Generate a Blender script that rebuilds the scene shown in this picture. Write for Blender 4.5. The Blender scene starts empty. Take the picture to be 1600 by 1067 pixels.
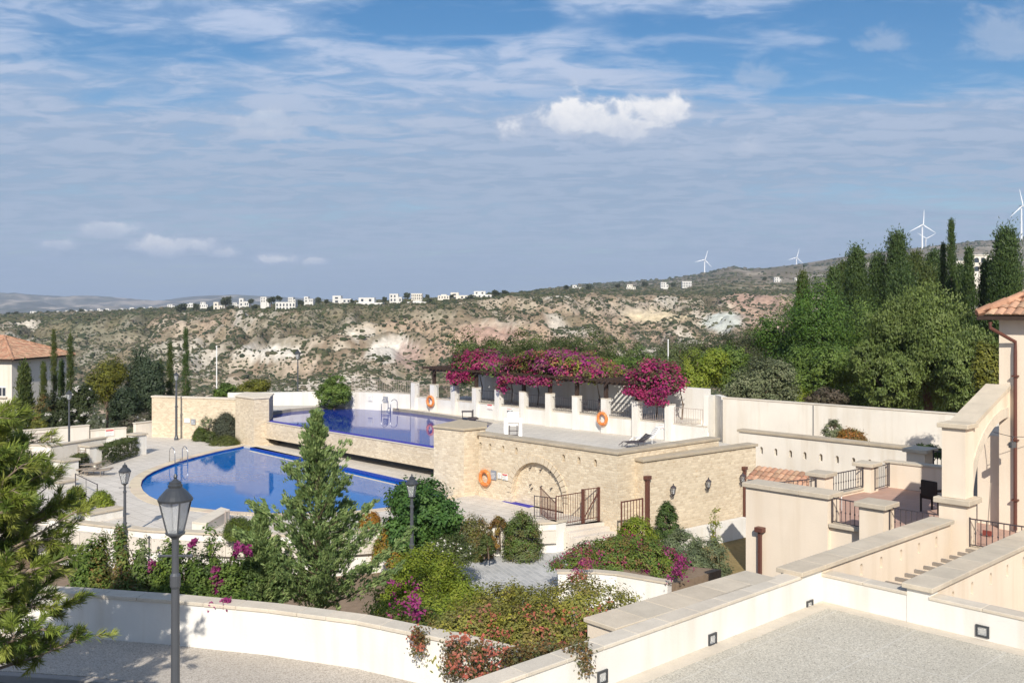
import bpy, math, random
import numpy as np
from mathutils import Vector

rng = np.random.default_rng(11)
random.seed(11)
scene = bpy.context.scene
COL = scene.collection

# ---------------------------------------------------------------- camera frame
H, F, CX, HY = 9.0, 1556.0, 800.0, 475.0      # eye height, focal length in photo pixels, centre, horizon


def P(px, py, z):
    """point on the level plane z that is seen at photo pixel (px, py)"""
    Y = (H - z) * F / (py - HY)
    return ((px - CX) * Y / F, Y, z)


def XY(px, py, z):
    return P(px, py, z)[:2]


def DX(px, Y):
    return (px - CX) * Y / F


def DZ(py, Y):
    return H - (py - HY) * Y / F


U = (0.70, -0.714)      # the plan axes of the resort buildings
V = (0.714, 0.70)


def along(p, d, t):
    return (p[0] + d[0] * t, p[1] + d[1] * t)


def tpx(A, B, px):
    """distance from A along A->B at which the line is seen in photo column px"""
    L = math.hypot(B[0] - A[0], B[1] - A[1])
    dx, dy = (B[0] - A[0]) / L, (B[1] - A[1]) / L
    k = (px - CX) / F
    return (k * A[1] - A[0]) / (dx - k * dy)


# ---------------------------------------------------------------- objects
def tag(o, label=None, cat=None, group=None, kind=None):
    if label: o['label'] = label
    if cat: o['category'] = cat
    if group: o['group'] = group
    if kind: o['kind'] = kind
    return o


def thing(name, label, cat, loc=(0, 0, 0), group=None, rz=0.0):
    o = bpy.data.objects.new(name, None)
    o.empty_display_size = 0.2
    COL.objects.link(o)
    o.location = loc
    o.rotation_euler = (0, 0, rz)
    return tag(o, label, cat, group)


def root_loc(o):
    while o.parent:
        o = o.parent
    return Vector(o.location)


def copy_thing(root, loc, rz=None, scale=None, label=None, group=None):
    r = root.copy()
    COL.objects.link(r)
    r.location = loc
    if rz is not None: r.rotation_euler = (0, 0, rz)
    if scale is not None: r.scale = scale if hasattr(scale, '__len__') else (scale,) * 3
    if label: r['label'] = label
    if group: r['group'] = group
    for ch in list(root.children):
        c = ch.copy(); COL.objects.link(c); c.parent = r
        for g in list(ch.children):
            d = g.copy(); COL.objects.link(d); d.parent = c
    return r


class MB:
    """collects faces (world or local coordinates) and links them as ONE mesh object"""
    def __init__(s):
        s.v, s.f, s.c = [], [], []
        s.cur = (1, 1, 1)

    def add(s, vs, fs):
        n = len(s.v)
        s.v += [tuple(p) for p in vs]
        for f in fs:
            s.f.append([n + i for i in f])
            s.c.append(s.cur)

    def quad(s, a, b, c, d):
        s.add([a, b, c, d], [(0, 1, 2, 3)])

    def box(s, c, sx, sy, sz, ax=(1, 0), zc=True):
        """centre c, size along ax / across / up"""
        ux, uy = ax
        vs = []
        for dz in (-.5, .5):
            for a, b in ((-.5, -.5), (.5, -.5), (.5, .5), (-.5, .5)):
                vs.append((c[0] + ux * a * sx - uy * b * sy, c[1] + uy * a * sx + ux * b * sy, c[2] + dz * sz))
        s.add(vs, [(3, 2, 1, 0), (4, 5, 6, 7), (0, 1, 5, 4), (1, 2, 6, 5), (2, 3, 7, 6), (3, 0, 4, 7)])

    def prism(s, poly, z0, z1, top=True, bottom=True):
        a = sum(poly[i][0] * poly[(i + 1) % len(poly)][1] - poly[(i + 1) % len(poly)][0] * poly[i][1] for i in range(len(poly)))
        if a < 0: poly = poly[::-1]
        n = len(poly)
        zz0 = z0 if hasattr(z0, '__len__') else [z0] * n
        zz1 = z1 if hasattr(z1, '__len__') else [z1] * n
        vs = [(p[0], p[1], z) for p, z in zip(poly, zz0)] + [(p[0], p[1], z) for p, z in zip(poly, zz1)]
        fs = [(i, (i + 1) % n, n + (i + 1) % n, n + i) for i in range(n)]
        if top: fs.append(tuple(range(n, 2 * n)))
        if bottom: fs.append(tuple(range(n - 1, -1, -1)))
        s.add(vs, fs)

    def bar(s, a, b, r, r2=None, n=4, rot=0.785):
        """straight bar with n sides from a to b"""
        a, b = Vector(a), Vector(b)
        d = (b - a)
        if d.length < 1e-6: return
        d.normalize()
        up = Vector((0, 0, 1)) if abs(d.z) < .9 else Vector((1, 0, 0))
        x = d.cross(up).normalized(); y = d.cross(x)
        r2 = r if r2 is None else r2
        vs = []
        for p, rr in ((a, r), (b, r2)):
            for i in range(n):
                t = rot + 2 * math.pi * i / n
                vs.append(p + x * (math.cos(t) * rr) + y * (math.sin(t) * rr))
        fs = [(i, (i + 1) % n, n + (i + 1) % n, n + i) for i in range(n)]
        fs += [tuple(range(n - 1, -1, -1)), tuple(range(n, 2 * n))]
        s.add(vs, fs)

    def tube(s, pts, rad, n=6):
        """bent tube with a radius per point"""
        pts = [Vector(p) for p in pts]
        m = len(pts)
        rad = rad if hasattr(rad, '__len__') else [rad] * m
        vs = []
        x = None
        for i, p in enumerate(pts):
            d = (pts[min(i + 1, m - 1)] - pts[max(i - 1, 0)]).normalized()
            if x is None:
                up = Vector((0, 0, 1)) if abs(d.z) < .9 else Vector((1, 0, 0))
                x = d.cross(up).normalized()
            else:
                x = (x - d * x.dot(d)).normalized()
            y = d.cross(x)
            for k in range(n):
                t = 2 * math.pi * k / n
                vs.append(p + (x * math.cos(t) + y * math.sin(t)) * rad[i])
        fs = []
        for i in range(m - 1):
            for k in range(n):
                fs.append((i * n + k, i * n + (k + 1) % n, (i + 1) * n + (k + 1) % n, (i + 1) * n + k))
        fs += [tuple(range(n - 1, -1, -1)), tuple(range((m - 1) * n, m * n))]
        s.add(vs, fs)

    def lathe(s, c, prof, n=12, rot=0.0):
        """prof: (radius, z) from bottom to top, round the vertical through c"""
        vs = []
        for r, z in prof:
            for k in range(n):
                t = rot + 2 * math.pi * k / n
                vs.append((c[0] + r * math.cos(t), c[1] + r * math.sin(t), c[2] + z))
        m = len(prof)
        fs = []
        for i in range(m - 1):
            for k in range(n):
                fs.append((i * n + k, i * n + (k + 1) % n, (i + 1) * n + (k + 1) % n, (i + 1) * n + k))
        fs += [tuple(range(n - 1, -1, -1)), tuple(range((m - 1) * n, m * n))]
        s.add(vs, fs)

    def torus(s, c, R, r, ax_n, ax_x, n=20, m=8):
        c = Vector(c); nn = Vector(ax_n).normalized(); x = Vector(ax_x).normalized(); y = nn.cross(x)
        vs = []
        for i in range(n):
            t = 2 * math.pi * i / n
            e = x * math.cos(t) + y * math.sin(t)
            for k in range(m):
                q = 2 * math.pi * k / m
                vs.append(c + e * (R + r * math.cos(q)) + nn * (r * math.sin(q)))
        fs = [(i * m + k, ((i + 1) % n) * m + k, ((i + 1) % n) * m + (k + 1) % m, i * m + (k + 1) % m) for i in range(n) for k in range(m)]
        s.add(vs, fs)

    def build(s, name, mat, parent=None, smooth=False, bevel=0.0, local=False):
        """local: the vertices are already given round the thing's own base"""
        V3 = np.array([tuple(p) for p in s.v], dtype=float).reshape(-1, 3)
        if parent is not None:
            org = Vector((0, 0, 0)) if local else root_loc(parent)
        elif local:
            org = Vector((0, 0, 0))
        else:
            org = Vector(((V3[:, 0].min() + V3[:, 0].max()) / 2, (V3[:, 1].min() + V3[:, 1].max()) / 2, V3[:, 2].min()))
        L = V3 - np.array(org)
        me = bpy.data.meshes.new(name)
        me.from_pydata([tuple(p) for p in L], [], s.f)
        uv = me.uv_layers.new(name='UVMap')
        buf = np.zeros((len(me.loops), 2))
        k = 0
        for poly in me.polygons:
            nx, ny, nz = poly.normal
            idx = list(poly.vertices)
            if abs(nz) > .75:
                for i in idx:
                    buf[k] = (V3[i, 0] * U[0] + V3[i, 1] * U[1], V3[i, 0] * V[0] + V3[i, 1] * V[1]); k += 1
            else:
                q = math.hypot(nx, ny)
                tx, ty = -ny / q, nx / q
                for i in idx:
                    buf[k] = (V3[i, 0] * tx + V3[i, 1] * ty, V3[i, 2]); k += 1
        uv.data.foreach_set('uv', buf.ravel())
        if mat.name.endswith('_stone') or mat.name in ('dressed_limestone', 'terracotta_tile') or any(c != (1, 1, 1) for c in s.c):
            ca = me.color_attributes.new('Col', 'FLOAT_COLOR', 'CORNER')
            cc = np.ones((len(me.loops), 4))
            k = 0
            for poly, c in zip(me.polygons, s.c):
                for _ in poly.vertices:
                    cc[k, :3] = c; k += 1
            ca.data.foreach_set('color', cc.ravel())
        if smooth:
            me.polygons.foreach_set('use_smooth', [True] * len(me.polygons))
        me.materials.append(mat)
        o = bpy.data.objects.new(name, me)
        COL.objects.link(o)
        if parent is not None:
            o.parent = parent
        else:
            o.location = org
        if bevel:
            b = o.modifiers.new('bevel', 'BEVEL'); b.width = bevel; b.segments = 2; b.limit_method = 'ANGLE'
        return o


def np_mesh(name, V3, Q, C, mat, parent=None, org=(0, 0, 0), smooth=False):
    """large meshes from arrays: V3 (n,3), Q (m,k) equal-sided faces, C (n,3) colours per vertex or None"""
    me = bpy.data.meshes.new(name)
    V3 = np.asarray(V3, dtype=np.float32) - np.asarray(org, dtype=np.float32)
    Q = np.asarray(Q, dtype=np.int32)
    me.vertices.add(len(V3)); me.vertices.foreach_set('co', V3.ravel())
    m, k = Q.shape
    me.loops.add(m * k); me.loops.foreach_set('vertex_index', Q.ravel())
    me.polygons.add(m)
    me.polygons.foreach_set('loop_start', np.arange(0, m * k, k, dtype=np.int32))
    if C is not None:
        ca = me.color_attributes.new('Col', 'FLOAT_COLOR', 'POINT')
        cc = np.ones((len(V3), 4), dtype=np.float32); cc[:, :3] = C
        ca.data.foreach_set('color', cc.ravel())
    if smooth:
        me.polygons.foreach_set('use_smooth', np.ones(m, dtype=bool))
    me.update(); me.validate()
    me.materials.append(mat)
    o = bpy.data.objects.new(name, me)
    COL.objects.link(o)
    if parent is not None: o.parent = parent
    else: o.location = org
    return o


# ---------------------------------------------------------------- value noise in numpy
_G = rng.random((256, 256))


def vnoise(x, y):
    xi, yi = np.floor(x).astype(int), np.floor(y).astype(int)
    fx, fy = x - xi, y - yi
    fx, fy = fx * fx * (3 - 2 * fx), fy * fy * (3 - 2 * fy)
    a = _G[xi % 256, yi % 256]; b = _G[(xi + 1) % 256, yi % 256]
    c = _G[xi % 256, (yi + 1) % 256]; d = _G[(xi + 1) % 256, (yi + 1) % 256]
    return (a * (1 - fx) + b * fx) * (1 - fy) + (c * (1 - fx) + d * fx) * fy


def fbm(x, y, o=4):
    s, a, t = 0, .5, 0
    for i in range(o):
        s = s + a * vnoise(x + 17.3 * i, y - 9.1 * i); t += a
        x, y, a = x * 2.03, y * 2.03, a * .5
    return s / t


def ss(a, b, x):
    t = np.clip((x - a) / (b - a), 0, 1)
    return t * t * (3 - 2 * t)

# ---------------------------------------------------------------- materials
class NT:
    def __init__(s, name):
        s.m = bpy.data.materials.new(name); s.m.use_nodes = True
        s.t = s.m.node_tree; s.b = s.t.nodes['Principled BSDF']; s.out = s.t.nodes['Material Output']

    def n(s, kind, **kw):
        nd = s.t.nodes.new('ShaderNode' + kind)
        for k, v in kw.items():
            if hasattr(nd, k): setattr(nd, k, v)
            else: nd.inputs[k.replace('_', ' ')].default_value = v
        return nd

    def l(s, a, b):
        s.t.links.new(a, b)

    def uv(s, scale=(1, 1, 1), obj=False):
        tc = s.n('TexCoord')
        mp = s.n('Mapping'); mp.inputs['Scale'].default_value = scale
        s.l(tc.outputs['Object' if obj else 'UV'], mp.inputs['Vector'])
        return mp.outputs[0]

    def pos(s, scale=(1, 1, 1)):
        g = s.n('NewGeometry')
        mp = s.n('Mapping'); mp.inputs['Scale'].default_value = scale
        s.l(g.outputs['Position'], mp.inputs['Vector'])
        return mp.outputs[0]

    def noise(s, vec, scale, detail=4, rough=.55):
        nd = s.n('TexNoise'); nd.inputs['Scale'].default_value = scale
        nd.inputs['Detail'].default_value = detail; nd.inputs['Roughness'].default_value = rough
        s.l(vec, nd.inputs['Vector'])
        return nd.outputs['Fac']

    def ramp(s, fac, stops):
        r = s.n('ValToRGB')
        el = r.color_ramp.elements
        while len(el) < len(stops): el.new(.5)
        for e, (p, c) in zip(el, stops):
            e.position = p
            e.color = (c[0], c[1], c[2], 1) if hasattr(c, '__len__') else (c, c, c, 1)
        s.l(fac, r.inputs[0])
        return r.outputs[0]

    def mix(s, fac, a, b, mode='MIX'):
        m = s.n('Mix', data_type='RGBA', blend_type=mode)
        for i, x in ((0, fac), (6, a), (7, b)):
            if hasattr(x, 'is_output'): s.l(x, m.inputs[i])
            elif i == 0: m.inputs[0].default_value = x
            else: m.inputs[i].default_value = (x[0], x[1], x[2], 1)
        return m.outputs[2]

    def math(s, op, a, b=0.0):
        m = s.n('Math', operation=op)
        for i, x in enumerate((a, b)):
            if hasattr(x, 'is_output'): s.l(x, m.inputs[i])
            else: m.inputs[i].default_value = x
        return m.outputs[0]

    def bump(s, h, strength=.3, dist=.02):
        b = s.n('Bump'); b.inputs['Strength'].default_value = strength; b.inputs['Distance'].default_value = dist
        s.l(h, b.inputs['Height']); s.l(b.outputs[0], s.b.inputs['Normal'])

    def col(s, c, rough=.8, spec=.25):
        if hasattr(c, 'is_output'): s.l(c, s.b.inputs['Base Color'])
        else: s.b.inputs['Base Color'].default_value = (c[0], c[1], c[2], 1)
        s.b.inputs['Roughness'].default_value = rough
        s.b.inputs['Specular IOR Level'].default_value = spec
        return s.m


def stucco(name, c, dirt=.10):
    k = NT(name)
    p = k.pos()
    a = k.noise(p, .7, 5)
    st = k.noise(k.pos((2.2, 2.2, .18)), 1.0, 4)
    f = k.noise(p, 22, 3)
    col = k.mix(k.ramp(a, [(.35, 0), (.7, 1)]), tuple(x * (1 - dirt) for x in c), c)
    col = k.mix(k.ramp(st, [(.48, 0), (.72, .75)]), col, tuple(x * y for x, y in zip(c, (.80, .76, .70))))
    k.bump(f, .25, .012)
    return k.col(col, .88, .15)


def coping_mat(name, c):
    k = NT(name)
    at = k.n('Attribute', attribute_name='Col')
    p = k.pos()
    a = k.noise(p, 2.2, 5, .65)
    col = k.mix(a, tuple(x * .72 for x in c), tuple(min(1, x * 1.22) for x in c))
    sp = k.noise(p, 30, 3, .7)
    col = k.mix(k.ramp(sp, [(.55, 0), (.75, .45)]), col, tuple(x * .55 for x in c))
    col = k.mix(1.0, col, at.outputs['Color'], 'MULTIPLY')
    k.bump(sp, .3, .01)
    return k.col(col, .85, .2)


def masonry(name, c1, c2, mortar, w=.40, h=.20):
    k = NT(name)
    uv = k.uv()
    jit = k.n('TexNoise'); jit.inputs['Scale'].default_value = 1.3; jit.inputs['Detail'].default_value = 3
    k.l(uv, jit.inputs['Vector'])
    vm = k.n('VectorMath', operation='MULTIPLY_ADD')
    k.l(jit.outputs['Color'], vm.inputs[0]); vm.inputs[1].default_value = (.22, .075, 0); k.l(uv, vm.inputs[2])
    br = k.n('TexBrick'); br.inputs['Scale'].default_value = 1
    br.inputs['Brick Width'].default_value = w; br.inputs['Row Height'].default_value = h
    br.inputs['Mortar Size'].default_value = .012; br.inputs['Mortar Smooth'].default_value = .3
    br.inputs['Color1'].default_value = (0, 0, 0, 1); br.inputs['Color2'].default_value = (1, 1, 1, 1)
    br.inputs['Mortar'].default_value = (.5, .5, .5, 1)
    k.l(vm.outputs[0], br.inputs['Vector'])
    nz = k.noise(uv, 9, 5, .65)
    big = k.noise(k.pos(), .45, 3)
    f = k.math('ADD', k.math('MULTIPLY', br.outputs['Color'], .6), k.math('MULTIPLY', nz, .5))
    col = k.ramp(f, [(.12, c1), (.55, tuple((a + b) / 2 for a, b in zip(c1, c2))), (.95, c2)])
    # a few ochre stones
    och = k.math('GREATER_THAN', k.noise(k.uv((4.0, 8.0, 1)), 1, 0), .74)
    col = k.mix(k.math('MULTIPLY', och, .35), col, (.52, .33, .16))
    col = k.mix(br.outputs['Fac'], col, mortar)
    col = k.mix(k.ramp(big, [(.3, .25), (.65, 0)]), col, tuple(x * .7 for x in c1))
    hgt = k.math('ADD', k.math('MULTIPLY', br.outputs['Fac'], -.8), k.math('MULTIPLY', nz, .6))
    k.bump(hgt, .8, .025)
    return k.col(col, .9, .12)


def paving(name, c1, c2, joint, w=.6, h=.4, js=.008, grain=0.2, rot=0.0):
    k = NT(name)
    uv = k.uv()
    if rot:
        uv.node.inputs['Rotation'].default_value = (0, 0, rot)
    br = k.n('TexBrick'); br.inputs['Scale'].default_value = 1
    br.inputs['Brick Width'].default_value = w; br.inputs['Row Height'].default_value = h
    br.inputs['Mortar Size'].default_value = js; br.inputs['Mortar Smooth'].default_value = .2
    br.inputs['Color1'].default_value = (c1[0], c1[1], c1[2], 1); br.inputs['Color2'].default_value = (c2[0], c2[1], c2[2], 1)
    br.inputs['Mortar'].default_value = (joint[0], joint[1], joint[2], 1)
    k.l(uv, br.inputs['Vector'])
    nz = k.noise(k.pos(), 14, 5, .7)
    big = k.noise(k.pos(), .35, 4)
    col = k.mix(k.ramp(nz, [(.35, grain), (.65, 0)]), br.outputs['Color'], tuple(x * .55 for x in c1))
    col = k.mix(k.ramp(big, [(.4, .22), (.65, 0)]), col, tuple(x * .6 for x in c1))
    k.bump(k.math('SUBTRACT', nz, br.outputs['Fac']), .25, .01)
    return k.col(col, .8, .25)


def speckle(name, cols, scale, lines=None):
    """exposed-aggregate concrete: small light and dark stones"""
    k = NT(name)
    p = k.pos()
    vo = k.n('TexVoronoi'); vo.inputs['Scale'].default_value = scale
    k.l(p, vo.inputs['Vector'])
    sepc = k.n('SeparateColor'); k.l(vo.outputs['Color'], sepc.inputs[0])
    col = k.ramp(sepc.outputs[0], [(i / (len(cols) - 1), c) for i, c in enumerate(cols)])
    big = k.noise(p, .5, 5, .6)
    mid = sum(np.array(c) for c in cols) / len(cols)
    col = k.mix(k.ramp(big, [(.35, .35), (.65, 0)]), col, tuple(mid * .72))
    if lines:
        br = k.n('TexBrick'); br.inputs['Scale'].default_value = 1
        br.offset = 0.0
        br.inputs['Brick Width'].default_value = lines[0]; br.inputs['Row Height'].default_value = lines[1]
        br.inputs['Mortar Size'].default_value = .012; br.inputs['Mortar Smooth'].default_value = .3
        k.l(k.uv(), br.inputs['Vector'])
        col = k.mix(k.math('MULTIPLY', br.outputs['Fac'], .55), col, lines[2])
    k.bump(vo.outputs['Distance'], .4, .012)
    return k.col(col, .85, .2)


def plain(name, c, rough=.5, spec=.4, metal=0.0, var=.12):
    k = NT(name)
    nz = k.noise(k.pos(), 6, 4)
    k.b.inputs['Metallic'].default_value = metal
    return k.col(k.mix(nz, tuple(x * (1 - var) for x in c), tuple(min(1, x * (1 + var)) for x in c)), rough, spec)


def attr_mat(name, rough=.75, spec=.2, transl=0.0, noise=None):
    k = NT(name)
    at = k.n('Attribute', attribute_name='Col')
    c = at.outputs['Color']
    if noise:
        nz = k.noise(k.pos(), noise[0], 5, .65)
        c = k.mix(1.0, c, k.ramp(nz, [(.25, 1 - noise[1]), (.75, 1 + noise[1])]), 'MULTIPLY')
    k.col(c, rough, spec)
    if transl:
        tr = k.n('BsdfTranslucent'); k.l(c, tr.inputs['Color'])
        mx = k.n('MixShader'); mx.inputs[0].default_value = transl
        k.l(k.b.outputs[0], mx.inputs[1]); k.l(tr.outputs[0], mx.inputs[2]); k.l(mx.outputs[0], k.out.inputs['Surface'])
    return k.m


def water_mat(name, c, c2):
    k = NT(name)
    p = k.pos()
    uv = k.uv()
    br = k.n('TexBrick'); br.inputs['Scale'].default_value = 1; br.offset = 0
    br.inputs['Brick Width'].default_value = .25; br.inputs['Row Height'].default_value = .25
    br.inputs['Mortar Size'].default_value = .008
    br.inputs['Color1'].default_value = (c[0], c[1], c[2], 1); br.inputs['Color2'].default_value = (c2[0], c2[1], c2[2], 1)
    br.inputs['Mortar'].default_value = (c2[0], c2[1], c2[2], 1)
    k.l(uv, br.inputs['Vector'])
    big = k.noise(p, .16, 3)
    col = k.mix(k.ramp(big, [(.35, 0), (.65, 1)]), br.outputs['Color'], c)
    w = k.noise(k.pos((1.6, .9, 1)), 2.6, 3)
    k.bump(w, .07, .03)
    k.col(col, .015, .5)
    k.b.inputs['IOR'].default_value = 1.24
    return k.m


def glass_mat(name, c=(.85, .86, .86)):
    k = NT(name)
    k.col(c, .25, .5)
    k.b.inputs['Transmission Weight'].default_value = .75
    k.b.inputs['IOR'].default_value = 1.1
    return k.m


M = dict(
    white=stucco('white_stucco', (.775, .745, .69), .12),
    cream=stucco('cream_stucco', (.78, .72, .63)),
    pink=stucco('pinkish_stucco', (.80, .685, .55)),
    villa=stucco('villa_stucco', (.70, .68, .64), .10),
    housewall=stucco('house_stucco', (.74, .69, .60)),
    cope=coping_mat('coping_stone', (.55, .475, .37)),
    copedark=coping_mat('weathered_coping_stone', (.44, .37, .275)),
    copel=coping_mat('pale_coping_stone', (.61, .54, .44)),
    stone=masonry('limestone_masonry', (.54, .43, .30), (.80, .685, .51), (.72, .62, .475), .21, .11),
    ring=coping_mat('dressed_limestone', (.62, .52, .385)),
    deck=paving('deck_paving', (.68, .62, .54), (.60, .545, .47), (.33, .285, .24), .6, .6, .012),
    deck2=paving('upper_deck_paving', (.66, .61, .53), (.60, .555, .485), (.33, .29, .25), .6, .6, .012),
    slate=paving('plaza_slate', (.56, .55, .53), (.40, .40, .39), (.64, .62, .58), .42, .20, .014, .35, .4),
    carpark=speckle('car_park_aggregate', [(.29, .26, .215), (.50, .46, .375), (.65, .60, .50), (.42, .385, .315), (.74, .69, .58)], 55, (1.5, 2.2, (.62, .59, .53))),
    pavement=speckle('pavement_aggregate', [(.30, .26, .215), (.47, .42, .36), (.60, .545, .475), (.37, .325, .27)], 50),
    road=speckle('asphalt', [(.04, .042, .048), (.055, .057, .062), (.075, .077, .08)], 60),
    kerb=plain('kerb_stone', (.30, .28, .26), .85, .2),
    soil=plain('garden_soil', (.23, .17, .12), .95, .05, 0, .35),
    lawn=plain('dry_lawn', (.25, .19, .09), .95, .05, 0, .4),
    steps=paving('step_stone', (.68, .61, .53), (.62, .55, .47), (.5, .44, .38), .8, 3.0, .006),
    water=water_mat('pool_water', (.0, .125, .43), (.0, .105, .37)),
    water2=water_mat('upper_pool_water', (.010, .035, .27), (.006, .028, .22)),
    bluetile=paving('blue_pool_tile', (.008, .05, .36), (.006, .035, .28), (.03, .10, .42), .1, .1, .006, .1),
    violettile=paving('violet_pool_tile', (.045, .04, .34), (.035, .03, .28), (.10, .10, .40), .1, .1, .006, .1),
    darkwood=plain('dark_timber', (.055, .036, .028), .7, .2, 0, .3),
    greywood=plain('weathered_timber', (.30, .25, .20), .85, .1, 0, .3),
    brown=plain('brown_painted_metal', (.115, .045, .033), .45, .4),
    iron=plain('dark_iron', (.055, .045, .05), .5, .4),
    paleiron=plain('pale_brown_railing', (.42, .34, .29), .5, .4),
    grey=plain('grey_lamp_paint', (.072, .077, .086), .38, .5),
    darkgrey=plain('dark_lamp_roof', (.045, .049, .055), .35, .5),
    paleorange=plain('pale_orange_band', (.74, .36, .15), .5, .4),
    steel=plain('stainless_steel', (.55, .55, .55), .25, .5, .9),
    plastic=plain('white_plastic', (.80, .79, .77), .4, .4, 0, .04),
    orange=plain('orange_lifebuoy', (.68, .21, .05), .5, .4),
    lantern=glass_mat('lantern_glass'),
    pane=plain('dark_window_pane', (.045, .055, .07), .08, .6),
    signw=plain('white_sign_board', (.78, .76, .72), .6, .3, 0, .05),
    signg=plain('grey_sign_board', (.26, .27, .30), .6, .3, 0, .1),
    broom=plain('dull_red_brush', (.20, .05, .04), .8, .2),
    red=plain('red_lettering', (.62, .06, .05), .6, .3),
    ink=plain('dark_lettering', (.05, .05, .06), .6, .3),
    wicker=plain('dark_wicker', (.035, .026, .022), .7, .2, 0, .4),
    terracotta=attr_mat('terracotta_tile', .85, .15, 0, (9, .22)),
    floor=paving('terrace_floor_tile', (.54, .35, .27), (.48, .30, .23), (.38, .27, .22), .33, .33, .008),
    recess=plain('painted_recess_shade', (.17, .17, .17), .9, .1, 0, .2),  # dark grey stands in for the shadow under the overhanging band
    leaf=attr_mat('leaf', .55, .25, .32),
    needle=attr_mat('needle', .5, .25, .30),
    petal=attr_mat('petal', .7, .1, .3),
    bark=plain('bark', (.15, .11, .08), .95, .05, 0, .4),
    palebark=plain('pale_bark', (.27, .21, .16), .95, .05, 0, .35),
    rock=attr_mat('hillside_soil', .95, .03, 0, (.28, .42)),
    far=attr_mat('distant_slope', 1.0, 0.0, 0, (.01, .3)),
    scrub=attr_mat('scrub', .85, .08, 0, (1.2, .3)),
    turbine=plain('turbine_white', (.80, .81, .82), .5, .3, 0, .02),
)

# ---------------------------------------------------------------- wall builders
def offset(pts, d):
    """polyline moved d to the left of its direction, mitred"""
    n = len(pts)
    out = []
    for i in range(n):
        ds = []
        if i > 0: ds.append((pts[i][0] - pts[i - 1][0], pts[i][1] - pts[i - 1][1]))
        if i < n - 1: ds.append((pts[i + 1][0] - pts[i][0], pts[i + 1][1] - pts[i][1]))
        ns = [(-b / math.hypot(a, b), a / math.hypot(a, b)) for a, b in ds]
        if len(ns) == 1: m = ns[0]; k = 1
        else:
            m = (ns[0][0] + ns[1][0], ns[0][1] + ns[1][1])
            q = math.hypot(*m); m = (m[0] / q, m[1] / q)
            k = 1 / max(.35, m[0] * ns[0][0] + m[1] * ns[0][1])
        out.append((pts[i][0] + m[0] * d * k, pts[i][1] + m[1] * d * k))
    return out


def coping(pts, thick, z, h=.08, ov=.05, mat=None, parent=None, blk=.62, name='coping', zs=None):
    a, b = offset(pts, -ov), offset(pts, thick + ov)
    # lengthen the ends
    def ext(q, e):
        q = list(q)
        d = (q[0][0] - q[1][0], q[0][1] - q[1][1]); L = math.hypot(*d)
        q[0] = (q[0][0] + d[0] / L * e, q[0][1] + d[1] / L * e)
        d = (q[-1][0] - q[-2][0], q[-1][1] - q[-2][1]); L = math.hypot(*d)
        q[-1] = (q[-1][0] + d[0] / L * e, q[-1][1] + d[1] / L * e)
        return q
    a, b = ext(a, ov), ext(b, ov)
    mb = MB()
    n = len(pts)
    zz = zs if zs is not None else [z] * n
    for i in range(n - 1):
        L = math.hypot(pts[i + 1][0] - pts[i][0], pts[i + 1][1] - pts[i][1])
        m = max(1, round(L / blk))
        g = .0025 / max(L, .1)
        for j in range(m):
            t0, t1 = j / m + (g if j else 0), (j + 1) / m - (g if j < m - 1 else 0)
            lerp = lambda p, q, t: (p[0] + (q[0] - p[0]) * t, p[1] + (q[1] - p[1]) * t)
            f = random.uniform(.94, 1.06); w = random.uniform(.985, 1.015)
            mb.cur = (f * w, f, f / w)
            z0, z1 = zz[i] + (zz[i + 1] - zz[i]) * t0, zz[i] + (zz[i + 1] - zz[i]) * t1
            poly = [lerp(a[i], a[i + 1], t0), lerp(a[i], a[i + 1], t1), lerp(b[i], b[i + 1], t1), lerp(b[i], b[i + 1], t0)]
            mb.prism(poly, [z0, z1, z1, z0], [z0 + h, z1 + h, z1 + h, z0 + h])
    mb.cur = (1, 1, 1)
    return mb.build(name, mat or M['cope'], parent, bevel=.012)


def wall(name, label, pts, z0, z1, thick, mat, cope='cope', ch=.08, ov=.05, cat='wall', group=None, blk=.62, zs=None, part='wall_body'):
    """z1 is the TOP of the coping (or of the wall where there is none)"""
    zc = z1 - (ch if cope else 0)
    back = offset(pts, thick)
    n = len(pts)
    if cope:
        root = thing(name, label, cat, (pts[0][0], pts[0][1], z0), group)
    mb = MB()
    if zs is None:
        mb.prism(list(pts) + back[::-1], z0, zc)
    else:
        zt = [q - (ch if cope else 0) for q in zs]
        for i in range(n - 1):
            mb.prism([pts[i], pts[i + 1], back[i + 1], back[i]], z0, [zt[i], zt[i + 1], zt[i + 1], zt[i]])
    if not cope:
        o = mb.build(name, mat)
        return tag(o, label, cat, group)
    mb.build(part, mat, root)
    coping(pts, thick, zc, ch, ov, M[cope], root, blk, zs=None if zs is None else [q - ch for q in zs])
    return root


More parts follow.
